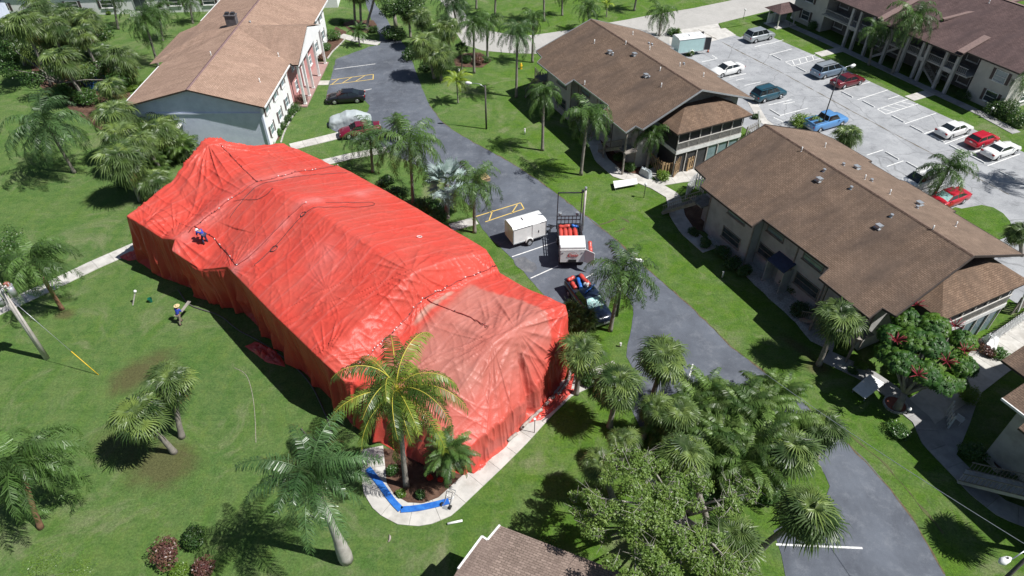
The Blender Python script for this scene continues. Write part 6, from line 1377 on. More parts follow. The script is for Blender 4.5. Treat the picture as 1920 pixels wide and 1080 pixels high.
M['lamp_glass'] = nmat('lamp glass', (.6, .62, .62), None, 3, .1); M['tail'] = nmat('tail lamp', (.35, .01, .01), None, 3, .2); M['carglass'] = nmat('tinted car glass', (.015, .02, .022), None, 3, .04, spec=1.0); M['shade_teal'] = nmat('folded sun shade', (.25, .50, .48), (.45, .60, .58), 6, .4)
def lerp_prof(P_, x):
    for i in range(len(P_) - 1):
        if x <= P_[i + 1][0]: t = (x - P_[i][0]) / (P_[i + 1][0] - P_[i][0]); return P_[i][1] + (P_[i + 1][1] - P_[i][1]) * max(0, t)
    return P_[-1][1]
TYPES = {   # length, width, deck line, greenhouse base x0..x1, roof x0..x1, roof height
    'sedan': (4.8, 1.8, [(-2.4, .72), (-2.3, .98), (-1.5, 1.04), (-.9, 1.0), (.7, .98), (1.0, .96), (1.9, .84), (2.3, .70), (2.4, .5)], -1.75, 1.15, -.95, .35, 1.42),
    'coupe': (4.9, 1.8, [(-2.45, .70), (-2.35, .94), (-1.6, 1.0), (-.9, .98), (.7, .96), (1.0, .93), (2.0, .80), (2.35, .66), (2.45, .48)], -1.5, 1.05, -.85, .15, 1.34),
    'hatch': (4.1, 1.7, [(-2.05, .80), (-1.98, 1.0), (-1.0, 1.02), (.6, .98), (.9, .95), (1.6, .84), (1.98, .68), (2.05, .5)], -1.95, 1.1, -1.45, .3, 1.44),
    'suv': (4.7, 1.88, [(-2.35, .85), (-2.28, 1.08), (-1.2, 1.10), (.6, 1.08), (1.0, 1.06), (1.9, .98), (2.28, .82), (2.35, .55)], -2.25, 1.2, -1.85, .45, 1.72),
    'van': (5.0, 1.95, [(-2.5, .90), (-2.42, 1.10), (-1.2, 1.10), (.8, 1.06), (1.3, 1.02), (2.0, .92), (2.4, .76), (2.5, .5)], -2.4, 1.65, -2.05, .65, 1.75),
    'pickup': (5.5, 1.95, [(-2.75, .95), (-2.7, 1.12), (-.9, 1.12), (-.8, 1.12), (1.0, 1.1), (1.25, 1.08), (2.3, 1.0), (2.68, .85), (2.75, .55)], -.75, 1.35, -.5, .7, 1.75),
}
wheel_cache = {}
def vehicle(kind, label, pos, heading, pm, cat='car', roofm=None, group=None, rails=False, cabmat=None, shade=False, name=None):
    Lg, Wd, prof, g0, g1, r0, r1, rh = TYPES[kind]; root = thing(name or {'sedan': 'parked_car', 'coupe': 'parked_car', 'hatch': 'parked_car', 'suv': 'parked_suv', 'van': 'parked_minivan', 'pickup': 'pickup_truck'}[kind], label, cat, (pos.x, pos.y, .03), heading, group)
    hl = Lg / 2; xs_ = sorted(set([p[0] for p in prof] + list(np.linspace(-hl, hl, 21)))); b = MB(); ring = []
    wl_ = hl - 1.02
    for x in xs_:
        f = abs(x) / hl; w_ = Wd / 2 * (1 - .10 * max(0, (f - .6) / .4) ** 2 - .06 * (f > .985)); z = lerp_prof(prof, x); zb = .26 + .10 * max(0, (f - .85) / .15)
        if f > .985: zb = .38
        for wx_ in (-wl_, wl_):
            if abs(x - wx_) < .40: zb = max(zb, .26 + math.sqrt(max(0, .40 ** 2 - (x - wx_) ** 2)) * 1.05)
        zb = min(zb, z - .12)
        pr = [(-w_ * .96, zb), (-w_, zb + .10 * (z - zb) + .04), (-w_ * .995, zb + .62 * (z - zb)), (-w_ * .93, z - .06), (-w_ * .80, z), (-w_ * .4, z + .025), (0, z + .035)]
        pr = pr + [(-y, q) for y, q in pr[-2::-1]]; ring.append([(x, y, q) for y, q in pr])
    n = len(ring[0]); P_ = [p for r_ in ring for p in r_]; F_ = []
    for i in range(len(ring) - 1):
        for j in range(n - 1): F_.append((i * n + j, (i + 1) * n + j, (i + 1) * n + j + 1, i * n + j + 1))
        F_.append((i * n + n - 1, (i + 1) * n + n - 1, (i + 1) * n, i * n))
    F_.append(tuple(range(n))); F_.append(tuple((len(ring) - 1) * n + j for j in range(n - 1, -1, -1)))
    b.add(P_, F_, 0, True)
    for k in (-1, -2): b.sm[k] = False
    bo = b.build('body', M[pm], root)
    # greenhouse: dark glass with a painted roof and pillars
    zb = lambda x: lerp_prof(prof, x) - .02; wb, wr = Wd / 2 * .86, Wd / 2 * .68
    B4 = [(g0, -wb, zb(g0)), (g1, -wb * .97, zb(g1)), (g1, wb * .97, zb(g1)), (g0, wb, zb(g0))]; R4 = [(r0, -wr, rh - .06), (r1, -wr, rh - .05), (r1, wr, rh - .05), (r0, wr, rh - .06)]
    def inset(q, k=.06):
        c = sum((Vector(p) for p in q), Vector()) / 4; return [Vector(p).lerp(c, k) for p in q]
    cab = MB(); cab.add(B4 + R4, [(0, 1, 5, 4), (1, 2, 6, 5), (2, 3, 7, 6), (3, 0, 4, 7), (4, 5, 6, 7)], 0); cab.build('cabin', M[pm], root)
    rf_ = MB(); z0 = rh - .055; e = .05
    rf_.add([(r0 - e, -wr - e, z0), (r1 + e, -wr - e, z0 + .01), (r1 + e, wr + e, z0 + .01), (r0 - e, wr + e, z0), (r0 + .15, -wr * .8, rh), (r1 - .15, -wr * .8, rh + .01), (r1 - .15, wr * .8, rh + .01), (r0 + .15, wr * .8, rh)], [(0, 1, 5, 4), (1, 2, 6, 5), (2, 3, 7, 6), (3, 0, 4, 7), (4, 5, 6, 7), (3, 2, 1, 0)], 0)
    ro_ = rf_.build('roof', M[roofm or pm], root)
    if rails:
        for sg in (-1, 1): MB().bar((r0 + .1, sg * wr * .9, rh + .07), (r1 - .2, sg * wr * .9, rh + .07), .05, .04).build('roof_rail', M['steel_dark'], ro_)
    def pane(q, nm, mt='carglass', k=.07):
        c = inset([Vector(p) for p in q], k); nrm = (c[1] - c[0]).cross(c[3] - c[0]).normalized() * .012; MB().add([p + nrm for p in c], [(0, 1, 2, 3)]).build(nm, M[mt], root)
    b4, r4 = [Vector(p) for p in B4], [Vector(p) for p in R4]
    pane([b4[1], b4[2], r4[2], r4[1]], 'windscreen', 'shade_teal' if shade else 'carglass'); pane([b4[3], b4[0], r4[0], r4[3]], 'rear_window')
    nd = {'sedan': 2, 'coupe': 1, 'hatch': 2, 'suv': 3, 'van': 3, 'pickup': 1}[kind]
    for (p0, p1, q1, q0) in ((b4[0], b4[1], r4[1], r4[0]), (b4[2], b4[3], r4[3], r4[2])):
        for k in range(nd): a_, c_ = k / nd, (k + 1) / nd; pane([p0.lerp(p1, a_), p0.lerp(p1, c_), q0.lerp(q1, c_) if False else q0.lerp(q1, c_), q0.lerp(q1, a_)], 'side_window', k=.09)
    # wheels, lamps, mirrors, plates
    key = 'w'
    if key not in wheel_cache:
        t_ = MB(); t_.tube([(0, -.11, 0), (0, -.09, 0), (0, .09, 0), (0, .11, 0)], [.29, .33, .33, .29], 20); rm = MB(); rm.tube([(0, -.115, 0), (0, -.125, 0)], [.21, .17], 14)
        rm.tube([(0, .115, 0), (0, .125, 0)], [.21, .17], 14); wheel_cache[key] = (t_.mesh('wheel', M['rubber']), rm.mesh('rim', M['rim']))
    for sx in (-1, 1):
        for sy in (-1, 1):
            w1 = link('wheel', wheel_cache[key][0], root, (sx * wl_, sy * (Wd / 2 - .13), .33)); link('rim', wheel_cache[key][1], w1)
    for sy in (-1, 1):
        MB().box((hl - .17, sy * Wd * .32, .66), (.12, .26, .10), -sy * .2).build('headlight', M['lamp_glass'], root); MB().box((-hl + .06, sy * Wd * .36, .82), (.12, .30, .16), sy * .2).build('tail_light', M['tail'], root)
        MB().box((g1 - .35, sy * (Wd / 2 + .03), 1.0), (.12, .16, .10)).build('mirror', M[pm], root)
    MB().box((hl - .03, 0, .46), (.10, Wd * .8, .16)).build('bumper', M[pm] if kind != 'pickup' else M['metal'], root); MB().box((-hl + .03, 0, .50), (.10, Wd * .82, .18)).build('bumper', M[pm] if kind != 'pickup' else M['metal'], root)
    MB().box((hl - .03, 0, .62), (.04, .7, .12)).build('grille', M['steel_dark'], root); MB().box((-hl + .0, 0, .78), (.03, .32, .14)).build('licence_plate', M['white'], root)
    if kind == 'pickup':
        MB().box((-1.75, 0, 1.135), (1.75, Wd * .76, .03)).build('bed', M['dark'], root)
        tr_ = MB()
        for sy in (-1, 1): tr_.box((-1.75, sy * Wd * .42, 1.19), (1.9, .10, .12))
        tr_.box((-2.67, 0, 1.19), (.08, Wd * .84, .12)); tr_.build('bed_rail', M[pm], root)
    return root
HD = YW  # bays run across the car park
def gz(x, y, z=.7): p = G(x, y, z); return p
LOTG = 'vehicles in the old car park'
vehicle('suv', 'silver crossover at the top left of the car park near the pale road', gz(1424, 66), HD, 'p_silver', group=LOTG)
vehicle('sedan', 'white four-door car with dark windscreen facing the tan roof at the upper left bays', gz(1363, 129), HD + math.pi, 'p_white', group=LOTG, shade=False)
vehicle('suv', 'dark teal wagon with roof rails beside the brown roof corner', gz(1441, 175), HD, 'p_teal', roofm='p_teal', group=LOTG, rails=True)
vehicle('van', 'silver blue minivan parked before the plum roofed building', gz(1554, 131), HD, 'p_bluegrey', roofm='p_silver', group=LOTG, rails=True)
vehicle('sedan', 'dark maroon four-door car under the street lamp arm', gz(1590, 150), HD, 'p_maroon', group=LOTG)
vehicle('pickup', 'light blue pickup truck behind the bright hedge', gz(1549, 227), HD, 'p_blue', group=LOTG)
vehicle('sedan', 'white four-door car, leftmost of the three parked at the right', gz(1790, 241), HD, 'p_white', group=LOTG)
vehicle('hatch', 'bright red hatchback between the two white cars', gz(1843, 260), HD, 'p_red', group=LOTG)
vehicle('coupe', 'long white coupe nearest the right edge of the car park', gz(1878, 279), HD, 'p_white', group=LOTG)
vehicle('suv', 'white off-roader with dark windscreen under the weeping palm', gz(1722, 339), HD + math.pi, 'p_white', group=LOTG, rails=True)
vehicle('sedan', 'red car half hidden under the weeping palm in the car park', gz(1778, 371), HD + math.pi, 'p_red', group=LOTG, shade=True)
vehicle('sedan', 'black four-door car parked below the yellow hatched bay', gz(648, 180), R(8) + math.pi, 'p_black')
vehicle('sedan', 'dark red car behind the covered car, partly under palm leaves', gz(674, 242), R(18) + math.pi, 'p_magenta')
# car under a grey fitted cover
p = gz(656, 222, .7); cc = thing('covered_car', 'car under a wrinkled pale grey cover beside the lawn', 'car', (p.x, p.y, .03), R(10) + math.pi)
prof = [(-2.5, .35), (-2.4, .75), (-1.7, 1.05), (-.9, 1.45), (.3, 1.52), (1.1, 1.15), (1.9, .98), (2.35, .75), (2.5, .4)]; Vv = []; Ff = []; nx_, ny_ = 50, 40
for i in range(nx_ + 1):
    x = -2.5 + 5.0 * i / nx_; H_ = lerp_prof(prof, x); w_ = .98 * (1 - .25 * max(0, (abs(x) / 2.5 - .7) / .3) ** 2)
    for j in range(ny_ + 1):
        a = math.pi * j / ny_; cy, sz_ = math.cos(a), math.sin(a); y = -w_ * math.copysign(abs(cy) ** .45, cy); z = H_ * (sz_ ** .45)
        k = .05 * noise.noise(Vector((x * 2.5, y * 2.5, z * 3))) + .03 * noise.noise(Vector((x * 7, y * 5, z * 2))); Vv.append((x, y * (1 + k), max(0, z * (1 + k * .5))))
for i in range(nx_):
    for j in range(ny_): q = i * (ny_ + 1) + j; Ff.append((q, q + 1, q + ny_ + 2, q + ny_ + 1))
link('car_cover', arr_mesh('car_cover', Vv, Ff, M['cover'], smooth=True), cc)
for sx in (-1, 1):
    for sy in (-1, 1): w1 = link('wheel', wheel_cache['w'][0], cc, (sx * 1.45, sy * .80, .33)); link('rim', wheel_cache['w'][1], w1)
# dark pickup loaded with tarpaulins
pk = gz(1103, 562, .8); hdp = R(-66)
pt = vehicle('pickup', 'dark blue pickup truck behind the white box, its bed full of red and blue tarpaulins', pk, hdp, 'p_dark', cat='pickup truck', shade=True)
def roll(parent_pos, a, b, r, label, m='tarp_plain', name='tarpaulin_roll', grp=None):
    pts = [Vector(a).lerp(Vector(b), k / 6) + Vector((0, 0, .03 * math.sin(k * 1.7))) for k in range(7)]; mb = MB(); mb.tube(pts, [r * (1 + .08 * math.sin(k * 2.1)) for k in range(7)], 12)
    o = mb.build(name, M[m], loc=parent_pos[0], rz=parent_pos[1]); tag(o, label, 'tarpaulin roll', grp); return o
PP = ((pk.x, pk.y, .03), hdp)
roll(PP, (-2.5, .55, 1.32), (-1.1, .62, 1.34), .2, 'long red tarpaulin roll along the side of the dark pickup bed'); roll(PP, (-2.5, -.1, 1.3), (-2.3, -.75, 1.34), .17, 'short red tarpaulin roll across the tail of the dark pickup bed')
roll(PP, (-1.9, -.55, 1.3), (-1.15, -.62, 1.32), .18, 'red tarpaulin roll at the far corner of the dark pickup bed'); roll(PP, (-2.2, .15, 1.3), (-1.0, -.2, 1.36), .16, 'blue tarpaulin roll across the middle of the dark pickup bed', 'blue_duct')
roll(PP, (-1.3, .3, 1.3), (-1.0, .5, 1.42), .18, 'grey cloth bundle in the dark pickup bed', 'cover', 'cloth_bundle'); roll(PP, (-.45, .75, 1.83), (.2, -.5, 1.86), .05, 'thin blue hose over the dark pickup roof', 'blue_duct', 'hose_piece')
# tarpaulin truck: flat bed with white lift-gate box, frame and rolls
tk = G(1068, 478, .0); hdt = R(-89)
tr_ = thing('flatbed_truck', 'work truck with white rear box, black rack and red tarpaulin rolls in its bed', 'truck', (tk.x, tk.y, .03), hdt)
TP = ((tk.x, tk.y, .03), hdt)
MB().box((-.35, 0, .93), (4.85, 2.0, .22)).build('chassis', M['steel_dark'], tr_)
MB().box((-.95, 0, 1.10), (3.1, 2.1, .1)).build('bed_floor', M['steel_dark'], tr_)
for sy in (-1, 1):
    sd_ = MB()
    for z in (1.3, 1.62, 1.95): sd_.box((-.95, sy * 1.06, z), (3.1, .06, .09))
    for k in range(7): sd_.box((-2.45 + k * .5, sy * 1.06, 1.55), (.06, .07, .95))
    sd_.build('side_rail', M['steel_dark'], tr_)
fr = MB()
for z in (1.2, 1.6, 2.1, 2.5): fr.box((-2.55, 0, z), (.07, 2.2, .07))
for k in range(7): fr.box((-2.55, -1.05 + k * .35, 1.8), (.06, .06, 1.4))
fr.box((-2.9, 0, 1.15), (.7, 2.1, .06)); fr.build('rack', M['steel_dark'], tr_)
fr = MB()
for sy in (-1, 1): fr.box((-2.62, sy * 1.08, 3.0), (.08, .08, 4.0))
fr.box((-2.62, 0, 5.0), (.09, 2.24, .09)); fr.box((-2.62, 1.12, 5.15), (.22, .22, .22)); fr.build('gantry', M['steel_dark'], tr_)
# white box
bx_ = MB(); bx_.box((1.35, 0, 1.65), (1.45, 2.15, 1.65)); bo = bx_.build('equipment_box', M['p_white'], tr_)
lid = MB(); lid.add([(.58, -1.12, 2.62), (.58, 1.12, 2.62), (1.3, 1.12, 2.62), (1.3, -1.12, 2.62), (2.12, 1.12, 2.2), (2.12, -1.12, 2.2), (.58, -1.12, 2.45), (.58, 1.12, 2.45)], [(0, 3, 2, 1), (3, 5, 4, 2), (0, 1, 7, 6)]); lid.add([(.58, -1.12, 2.45), (.58, -1.12, 2.62), (1.3, -1.12, 2.62), (2.12, -1.12, 2.2)], [(0, 1, 2, 3)]); lid.add([(.58, 1.12, 2.45), (.58, 1.12, 2.62), (1.3, 1.12, 2.62), (2.12, 1.12, 2.2)], [(3, 2, 1, 0)])
lid.build('box_roof', M['p_white'], tr_)
rp = MB(); rp.quad((2.10, -1.06, .85), (2.10, 1.06, .85), (2.10, 1.06, 2.15), (2.10, -1.06, 2.15)); rp.build('rear_panel', M['p_white'], tr_)
MB().box((2.12, .0, 1.0), (.05, .7, .28)).build('step_opening', M['dark'], tr_)
dd = MB(); dd.box((2.35, 1.45, 1.55), (1.0, .05, 1.4), .9); dd.build('open_door', M['p_white'], tr_)
em = MB(); em.add([(2.125, .42 * math.cos(a), 1.62 + .36 * math.sin(a)) for a in [2 * math.pi * k / 32 for k in range(32)]] + [(2.125, .395 * math.cos(a), 1.62 + .335 * math.sin(a)) for a in [2 * math.pi * k / 32 for k in range(32)]], [(k, (k + 1) % 32, 32 + (k + 1) % 32, 32 + k) for k in range(2, 30)]); em.build('logo_ring', M['logo'] if 'logo' in M else M['red'], tr_)
fc = bpy.data.curves.new('logo_lettering', 'FONT'); fc.body = 'Dean'; fc.size = .44; fc.shear = .35; fc.align_x = 'CENTER'; fc.align_y = 'CENTER'; fc.extrude = .004; fc.offset = .008; fc.materials.append(M['red'])
fo = bpy.data.objects.new('logo_lettering', fc); COL.objects.link(fo); fo.parent = tr_; fo.location = (2.135, 0, 1.62); fo.rotation_euler = (math.pi / 2, 0, math.pi / 2)
bpy.context.view_layer.update(); lme = bpy.data.meshes.new_from_object(fo); bpy.data.objects.remove(fo); fo = link('logo_lettering', lme, tr_, (2.135, 0, 1.62)); fo.rotation_euler = (math.pi / 2, 0, math.pi / 2)
for x_, sy in ((1.2, 1), (1.2, -1), (-1.6, 1), (-1.6, -1)): w1 = link('wheel', wheel_cache['w'][0], tr_, (x_, sy * .95, .42)); w1.scale = (1.25, 1.25, 1.25); link('rim', wheel_cache['w'][1], w1)
for sy in (-1, 1): MB().box((2.13, sy * .85, 1.95), (.03, .16, .05)).build('hinge', M['metal'], tr_)
for k, yy in enumerate((-.78, -.36, .06, .52)): roll(TP, (-1.95, yy, 1.42), (.45, yy + (.0 if k < 3 else .12), 1.5), .21, ['red tarpaulin roll next to the right rail of the truck bed', 'second red tarpaulin roll in the truck bed', 'third red tarpaulin roll in the truck bed', 'fourth, slightly slanted red tarpaulin roll in the truck bed'][k], grp='tarpaulin rolls in the truck bed')
roll(TP, (-2.3, -.9, 1.45), (-2.25, .1, 1.6), .18, 'red tarpaulin roll laid across behind the rack of the truck'); roll(TP, (-2.3, .3, 1.6), (-2.2, .85, 1.5), .14, 'blue cloth roll behind the rack of the truck', 'blue_duct', 'cloth_bundle'); roll(TP, (-.6, .92, 1.3), (.4, .95, 1.35), .11, 'thin red tarpaulin roll squeezed beside the left rail')
roll(TP, (.7, 1.62, 2.0), (1.55, 1.66, 1.5), .17, 'red tarpaulin roll hanging outside the white box of the truck')
b = MB()
for sy in (-1, 1): b.cyl((-2.85, sy * .8, 2.45), .16, .25, 10)
b.build('beacon', M['metal'], tr_)
# cargo trailers
def cargo_trailer(label, pos, hd, L_=3.9, W_=2.0, H_=1.95, open_=False, bm='p_white'):
    t_ = thing('cargo_trailer', label, 'trailer', (pos.x, pos.y, .03), hd, 'white cargo trailers')
    b = MB(); b.box((0, 0, .55 + H_ / 2), (L_, W_, H_)); b.build('body', M[bm], t_)
    b = MB(); hw, z = W_ / 2, .55 + H_; b.add([(-L_ / 2, -hw, z), (L_ / 2, -hw, z), (L_ / 2, hw, z), (-L_ / 2, hw, z), (-L_ / 2, -hw * .75, z + .14), (L_ / 2, -hw * .75, z + .14), (L_ / 2, hw * .75, z + .14), (-L_ / 2, hw * .75, z + .14)], [(0, 1, 5, 4), (4, 5, 6, 7), (2, 3, 7, 6), (1, 2, 6, 5), (3, 0, 4, 7)])
    ro = b.build('roof', M['p_white'], t_)
    for k in range(6): MB().box((-L_ / 2 + .3 + k * (L_ - .6) / 5, 0, z + .15), (.04, W_ * .74, .012)).build('roof_bow', M['p_white'], ro)
    MB().box((-.1, .1, z + .2), (.42, .42, .14)).build('roof_hatch', M['plastic_white'], ro)
    tm = MB()
    for sy in (-1, 1):
        tm.box((0, sy * (hw + .01), .58), (L_, .03, .1)); tm.box((0, sy * (hw + .01), z - .04), (L_, .03, .08))
        for sx in (-1, 1): tm.box((sx * (L_ / 2 - .03), sy * (hw + .005), .55 + H_ / 2), (.07, .03, H_ - .2))
    tm.build('edge_trim', M['metal'], t_)
    for sy in (-1, 1):
        b = MB(); a0 = [(.35 * math.cos(a) - .1, sy * (hw + .1), .45 + .40 * math.sin(a)) for a in [math.pi * k / 8 for k in range(9)]]; b.tube([Vector(q) for q in a0], .07, 6); b.build('mudguard', M['plastic_white'], t_)
        w1 = link('wheel', wheel_cache['w'][0], t_, (-.1, sy * (hw + .09), .33)); link('rim', wheel_cache['w'][1], w1)
    d = MB(); d.box((L_ * .18, -hw - .02, 1.4), (.75, .04, 1.55)); dr = d.build('side_door', M['p_white'], t_); MB().box((L_ * .18 + .28, -hw - .06, 1.3), (.05, .05, .25)).build('handle', M['steel_dark'], dr)
    b = MB()
    for sy in (-1, 1): b.bar((L_ / 2 - .2, sy * .8, .5), (L_ / 2 + 1.2, 0, .5), .08, .12)
    b.cyl((L_ / 2 + .95, 0, .03), .05, .8, 8); b.box((L_ / 2 + 1.2, 0, .55), (.3, .14, .12)); b.build('drawbar', M['steel_dark'], t_)
    if open_:
        MB().box((-L_ / 2 - .006, 0, 1.5), (.012, W_ - .2, H_ - .2)).build('doorway', M['dark'], t_); [MB().box((-L_ / 2 - .45, sg * (hw - .02), 1.5), (.9, .06, H_ - .15), -sg * .25).build('rear_door', M['steel_dark'], t_) for sg in (-1, 1)]
    else:
        for sy in (-1, 1): MB().box((-L_ / 2 - .02, sy * hw * .5, 1.5), (.03, hw * .92, H_ - .2)).build('rear_door', M['p_white'], t_)
    return t_
cargo_trailer('white cargo trailer parked between the red tent and the work truck', G(985, 449, 0), R(26), 3.4, 1.8, 1.65)
cargo_trailer('white cargo trailer with open dark rear door at the brown roof of the car park', G(1287, 100, 0), R(196), 4.0, 2.1, 1.9, True, 'p_aqua')
# ------------------------------------------------------------------ fences
def board_fence(label, pts, h=1.75, top='flat', m='wood_fence', bw=.12, gap=.05, name='wooden_fence', posts=True):
    root = thing(name, label, 'fence', pts[0]); bm = {}
    for i in range(len(pts) - 1):
        a, q = pts[i] - pts[0], pts[i + 1] - pts[0]; L_ = (q - a).length; d = (q - a).normalized(); s = Vector((-d.y, d.x, 0)); rz = math.atan2(d.y, d.x)
        for z in (.35, h - .4): MB().bar(a + Vector((0, 0, z)), q + Vector((0, 0, z)), .05, .1).build('rail', M[m], root)
        for k in range(int(L_ / 2.2) + 2):
            c = a.lerp(q, min(1, k * 2.2 / L_)); MB().box(c + Vector((0, 0, h / 2)), (.1, .1, h + .05), rz).build('post', M[m], root)
        n = int(L_ / (bw + gap))
        for k in range(n):
            t_ = (k + .5) / n; hh = h + (0 if top == 'flat' else .28 * math.sin(math.pi * t_) if top == 'arch' else -.3 * math.sin(math.pi * t_)); c = a.lerp(q, t_) + s * (.045 if k % 2 else -.045) * (1 if top != 'picket' else 0)
            MB().box(c + Vector((0, 0, hh / 2 + .04)), (bw, .02, hh), rz).build('board', M[m], root)
    return root
board_fence('cedar board fence with scalloped top around the patio below the balcony', GP([(1213, 302), (1239, 330), (1266, 325)]), 1.7, 'dip')
board_fence('short arched cedar fence panel in shade next to the patio gap', GP([(1262, 333), (1277, 318)]), 1.7, 'arch')
board_fence('straight cedar board fence beside the tan roof corner', GP([(1287, 322), (1335, 298)]), 1.6, 'flat')
board_fence('dark board fence behind the straight cedar fence', GP([(1396, 262), (1420, 250)]), 1.6, 'flat', 'wood_grey')
board_fence('small dark wooden fence at the upper left corner of the brown balcony building', GP([(1003, 148), (1012, 158), (1025, 160)]), 1.6, 'flat', 'wood_grey')
M['fence_white'] = nmat('white painted board', (.62, .63, .64), (.56, .57, .58), 2, .7, rnd=.1)
board_fence('tall white board fence in shade beside the outside stairs', GP([(1285, 372), (1302, 352), (1318, 362)]), 1.7, 'arch', 'fence_white', name='white_fence')
board_fence('long white board fence in the sun below the screened porch at the right edge', GP([(1842, 655), (1890, 620), (1950, 580)]), 1.5, 'flat', 'fence_white', .15, .02, name='white_fence')
board_fence('grey board fence panel behind the white fence at the right edge', GP([(1895, 590), (1925, 572)]), 1.9, 'flat', 'wood_grey', .15, .02)
fp_ = board_fence('white board fence panel with two dark knots in the shaded yard', GP([(1777, 803), (1775, 774)]), 1.3, 'dip', 'fence_white', .16, .01, name='white_fence')
# ------------------------------------------------------------------ poles and lamps
def street_lamp(label, base, h, arm, m='pole_dark', r=.13, armL=1.6, armz=None, name='street_lamp', armh=.35):
    B = G(*base); t_ = thing(name, label, 'street lamp', B); MB().tube([(0, 0, -.1), (0, 0, h)], [r, r * .8], 10).build('pole', M[m], t_); az = armz or h * .96; d = Vector((math.cos(arm), math.sin(arm), 0))
    MB().tube([d * .05 + Vector((0, 0, az)), d * armL * .4 + Vector((0, 0, az + armh)), d * armL + Vector((0, 0, az + armh * 1.1))], .035, 8).build('arm', M['metal'], t_)
    c = d * (armL + .3) + Vector((0, 0, az + armh)); b = MB(); b.tube([c - d * .35, c - d * .15, c + d * .2, c + d * .42], [.07, .15, .18, .06], 12); hd_ = b.build('lamp_head', M['plastic_white'], t_); MB().ball((c.x, c.y, c.z - .12), .14, 10, 6).build('lens', M['globe'], hd_); return t_
street_lamp('wooden lamp pole on the verge with an arm reaching left', (912, 242), 5.4, math.pi - .2, 'pole_dark', .11, 1.6)
street_lamp('dark lamp pole behind the weeping palm next to the dark pickup', (1156, 592), 6.4, -.3, 'pole_dark', .15, .7, 5.8)
street_lamp('tall slim steel lamp with curved arm over the blue pickup', (1537, 246), 6.6, YW, 'steel_dark', .07, 1.5, 6.5, armh=1.1)
lp_ = G(1990, 1055); B = G(1948, 1024, 8.5); B.z = 0; t_ = thing('street_lamp', 'street lamp with a big white head at the lower right corner', 'street lamp', B); MB().tube([(0, 0, -.1), (0, 0, 8.6)], [.12, .09], 10).build('pole', M['pole_dark'], t_)
hp = G(1886, 1050, 8.5) - B; MB().tube([(0, 0, 8.4), hp * .5 + Vector((0, 0, 4.5)), hp + Vector((.25, 0, .05))], .03, 8).build('arm', M['metal'], t_); dn = Vector((hp.x, hp.y, 0)).normalized()
b = MB(); b.tube([hp - dn * .3, hp - dn * .12, hp + dn * .2, hp + dn * .38], [.06, .15, .19, .08], 14); b.build('lamp_head', M['plastic_white'], t_); b = MB(); b.cyl(hp + Vector((0, 0, .16)), .05, .06, 8); b.build('light_sensor', M['steel_dark'], t_)
def globe_lamp(label, base, h=1.7, n=1):
    B = G(*base); t_ = thing('globe_lamp', label, 'garden lamp', B, 0, 'white globe garden lamps'); MB().tube([(0, 0, 0), (0, 0, h)], .035, 8).build('post', M['steel_dark'], t_); b = MB(); b.cyl((0, 0, h - .02), .07, .05, 8); b.ball((0, 0, h + .12), .15, 12, 8); b.build('globe', M['globe'], t_)
globe_lamp('globe lamp on the grass near the white board by the wooden fence', (1207, 371), 1.5); globe_lamp('globe lamp beside the large clipped hedge at the right', (1852, 222), 1.2); globe_lamp('globe lamp before the mail shelter at the top right', (1479, 50), 1.3)
globe_lamp('globe lamp next to the brick tree ring', (1699, 777), .5); globe_lamp('globe lamp at the pale road at the top', (1393, 38), 1.5)
for (x, y), lb, h_, m_ in [((984, 252), 'short white post on the verge between two slim palms', .7, 'plastic_white'), ((1354, 520), 'short white post on the lawn beside the building shade', .6, 'plastic_white'), ((1163, 650), 'short white pipe stub in the grass strip near the driveway', .35, 'plastic_white'), ((861, 137), 'small white capped post above the young palm', .6, 'plastic_white')]:
    B = G(x, y); t_ = thing('marker_post', lb, 'post', B); MB().cyl((0, 0, 0), .07, h_, 10).build('post_body', M[m_], t_); MB().cyl((0, 0, h_), .09, .06, 10).build('cap', M['cream'], t_)
B = G(249, 572); t_ = thing('wooden_stake', 'leaning wooden stake with a white top on the left lawn', 'stake', B); MB().bar((0, 0, 0), (.55, .25, 1.25), .09, .09).build('stake', M['pole'], t_); MB().ball((.57, .26, 1.32), .13, 8, 6).build('cap', M['plastic_white'], t_)
B = G(283, 566); t_ = thing('green_bucket', 'small green bucket standing on the left lawn', 'bucket', B); b = MB(); b.tube([(0, 0, 0), (0, 0, .38)], [.14, .19], 12, cap=False); b.cyl((0, 0, 0), .14, .02, 12); b.build('bucket_body', nmat('green plastic', (.01, .13, .09), None, 3, .4), t_)
# utility pole with transformers, wires and guy
B = G(88, 672); up_ = thing('utility_pole', 'leaning wooden utility pole with grey transformers at the left edge', 'utility pole', B)
top = Vector((.0, .0, 9.0)); MB().tube([(0, 0, -.2), (0, 0, 4), top], [.21, .19, .16], 12).build('pole', M['pole'], up_)
for k, (dx, dy, z) in enumerate([(.45, .25, 6.8), (-.4, -.25, 6.3)]):
    b = MB(); b.cyl((dx, dy, z - .45), .24, .9, 14); b.cyl((dx, dy, z + .45), .27, .06, 14); b.cyl((dx + .1, dy, z + .5), .05, .25, 8); b.cyl((dx - .1, dy, z + .5), .05, .25, 8); b.build('transformer', M['metal'], up_)
    b = MB(); b.bar((0, 0, z), (dx, dy, z), .08, .1); b.build('bracket', M['steel_dark'], up_)
b = MB(); b.bar((-1.1, .5, 7.6), (1.1, -.5, 7.6), .1, .12)
for t2 in (-.9, -.4, .4, .9): b.cyl((t2, -.45 * t2, 7.66), .05, .25, 8)
b.build('crossarm', M['pole'], up_); b = MB()
for q in ((.3, -.2, 7.0), (.55, -.1, 7.2), (-.3, .1, 7.3)): b.cyl(q, .06, .35, 8)
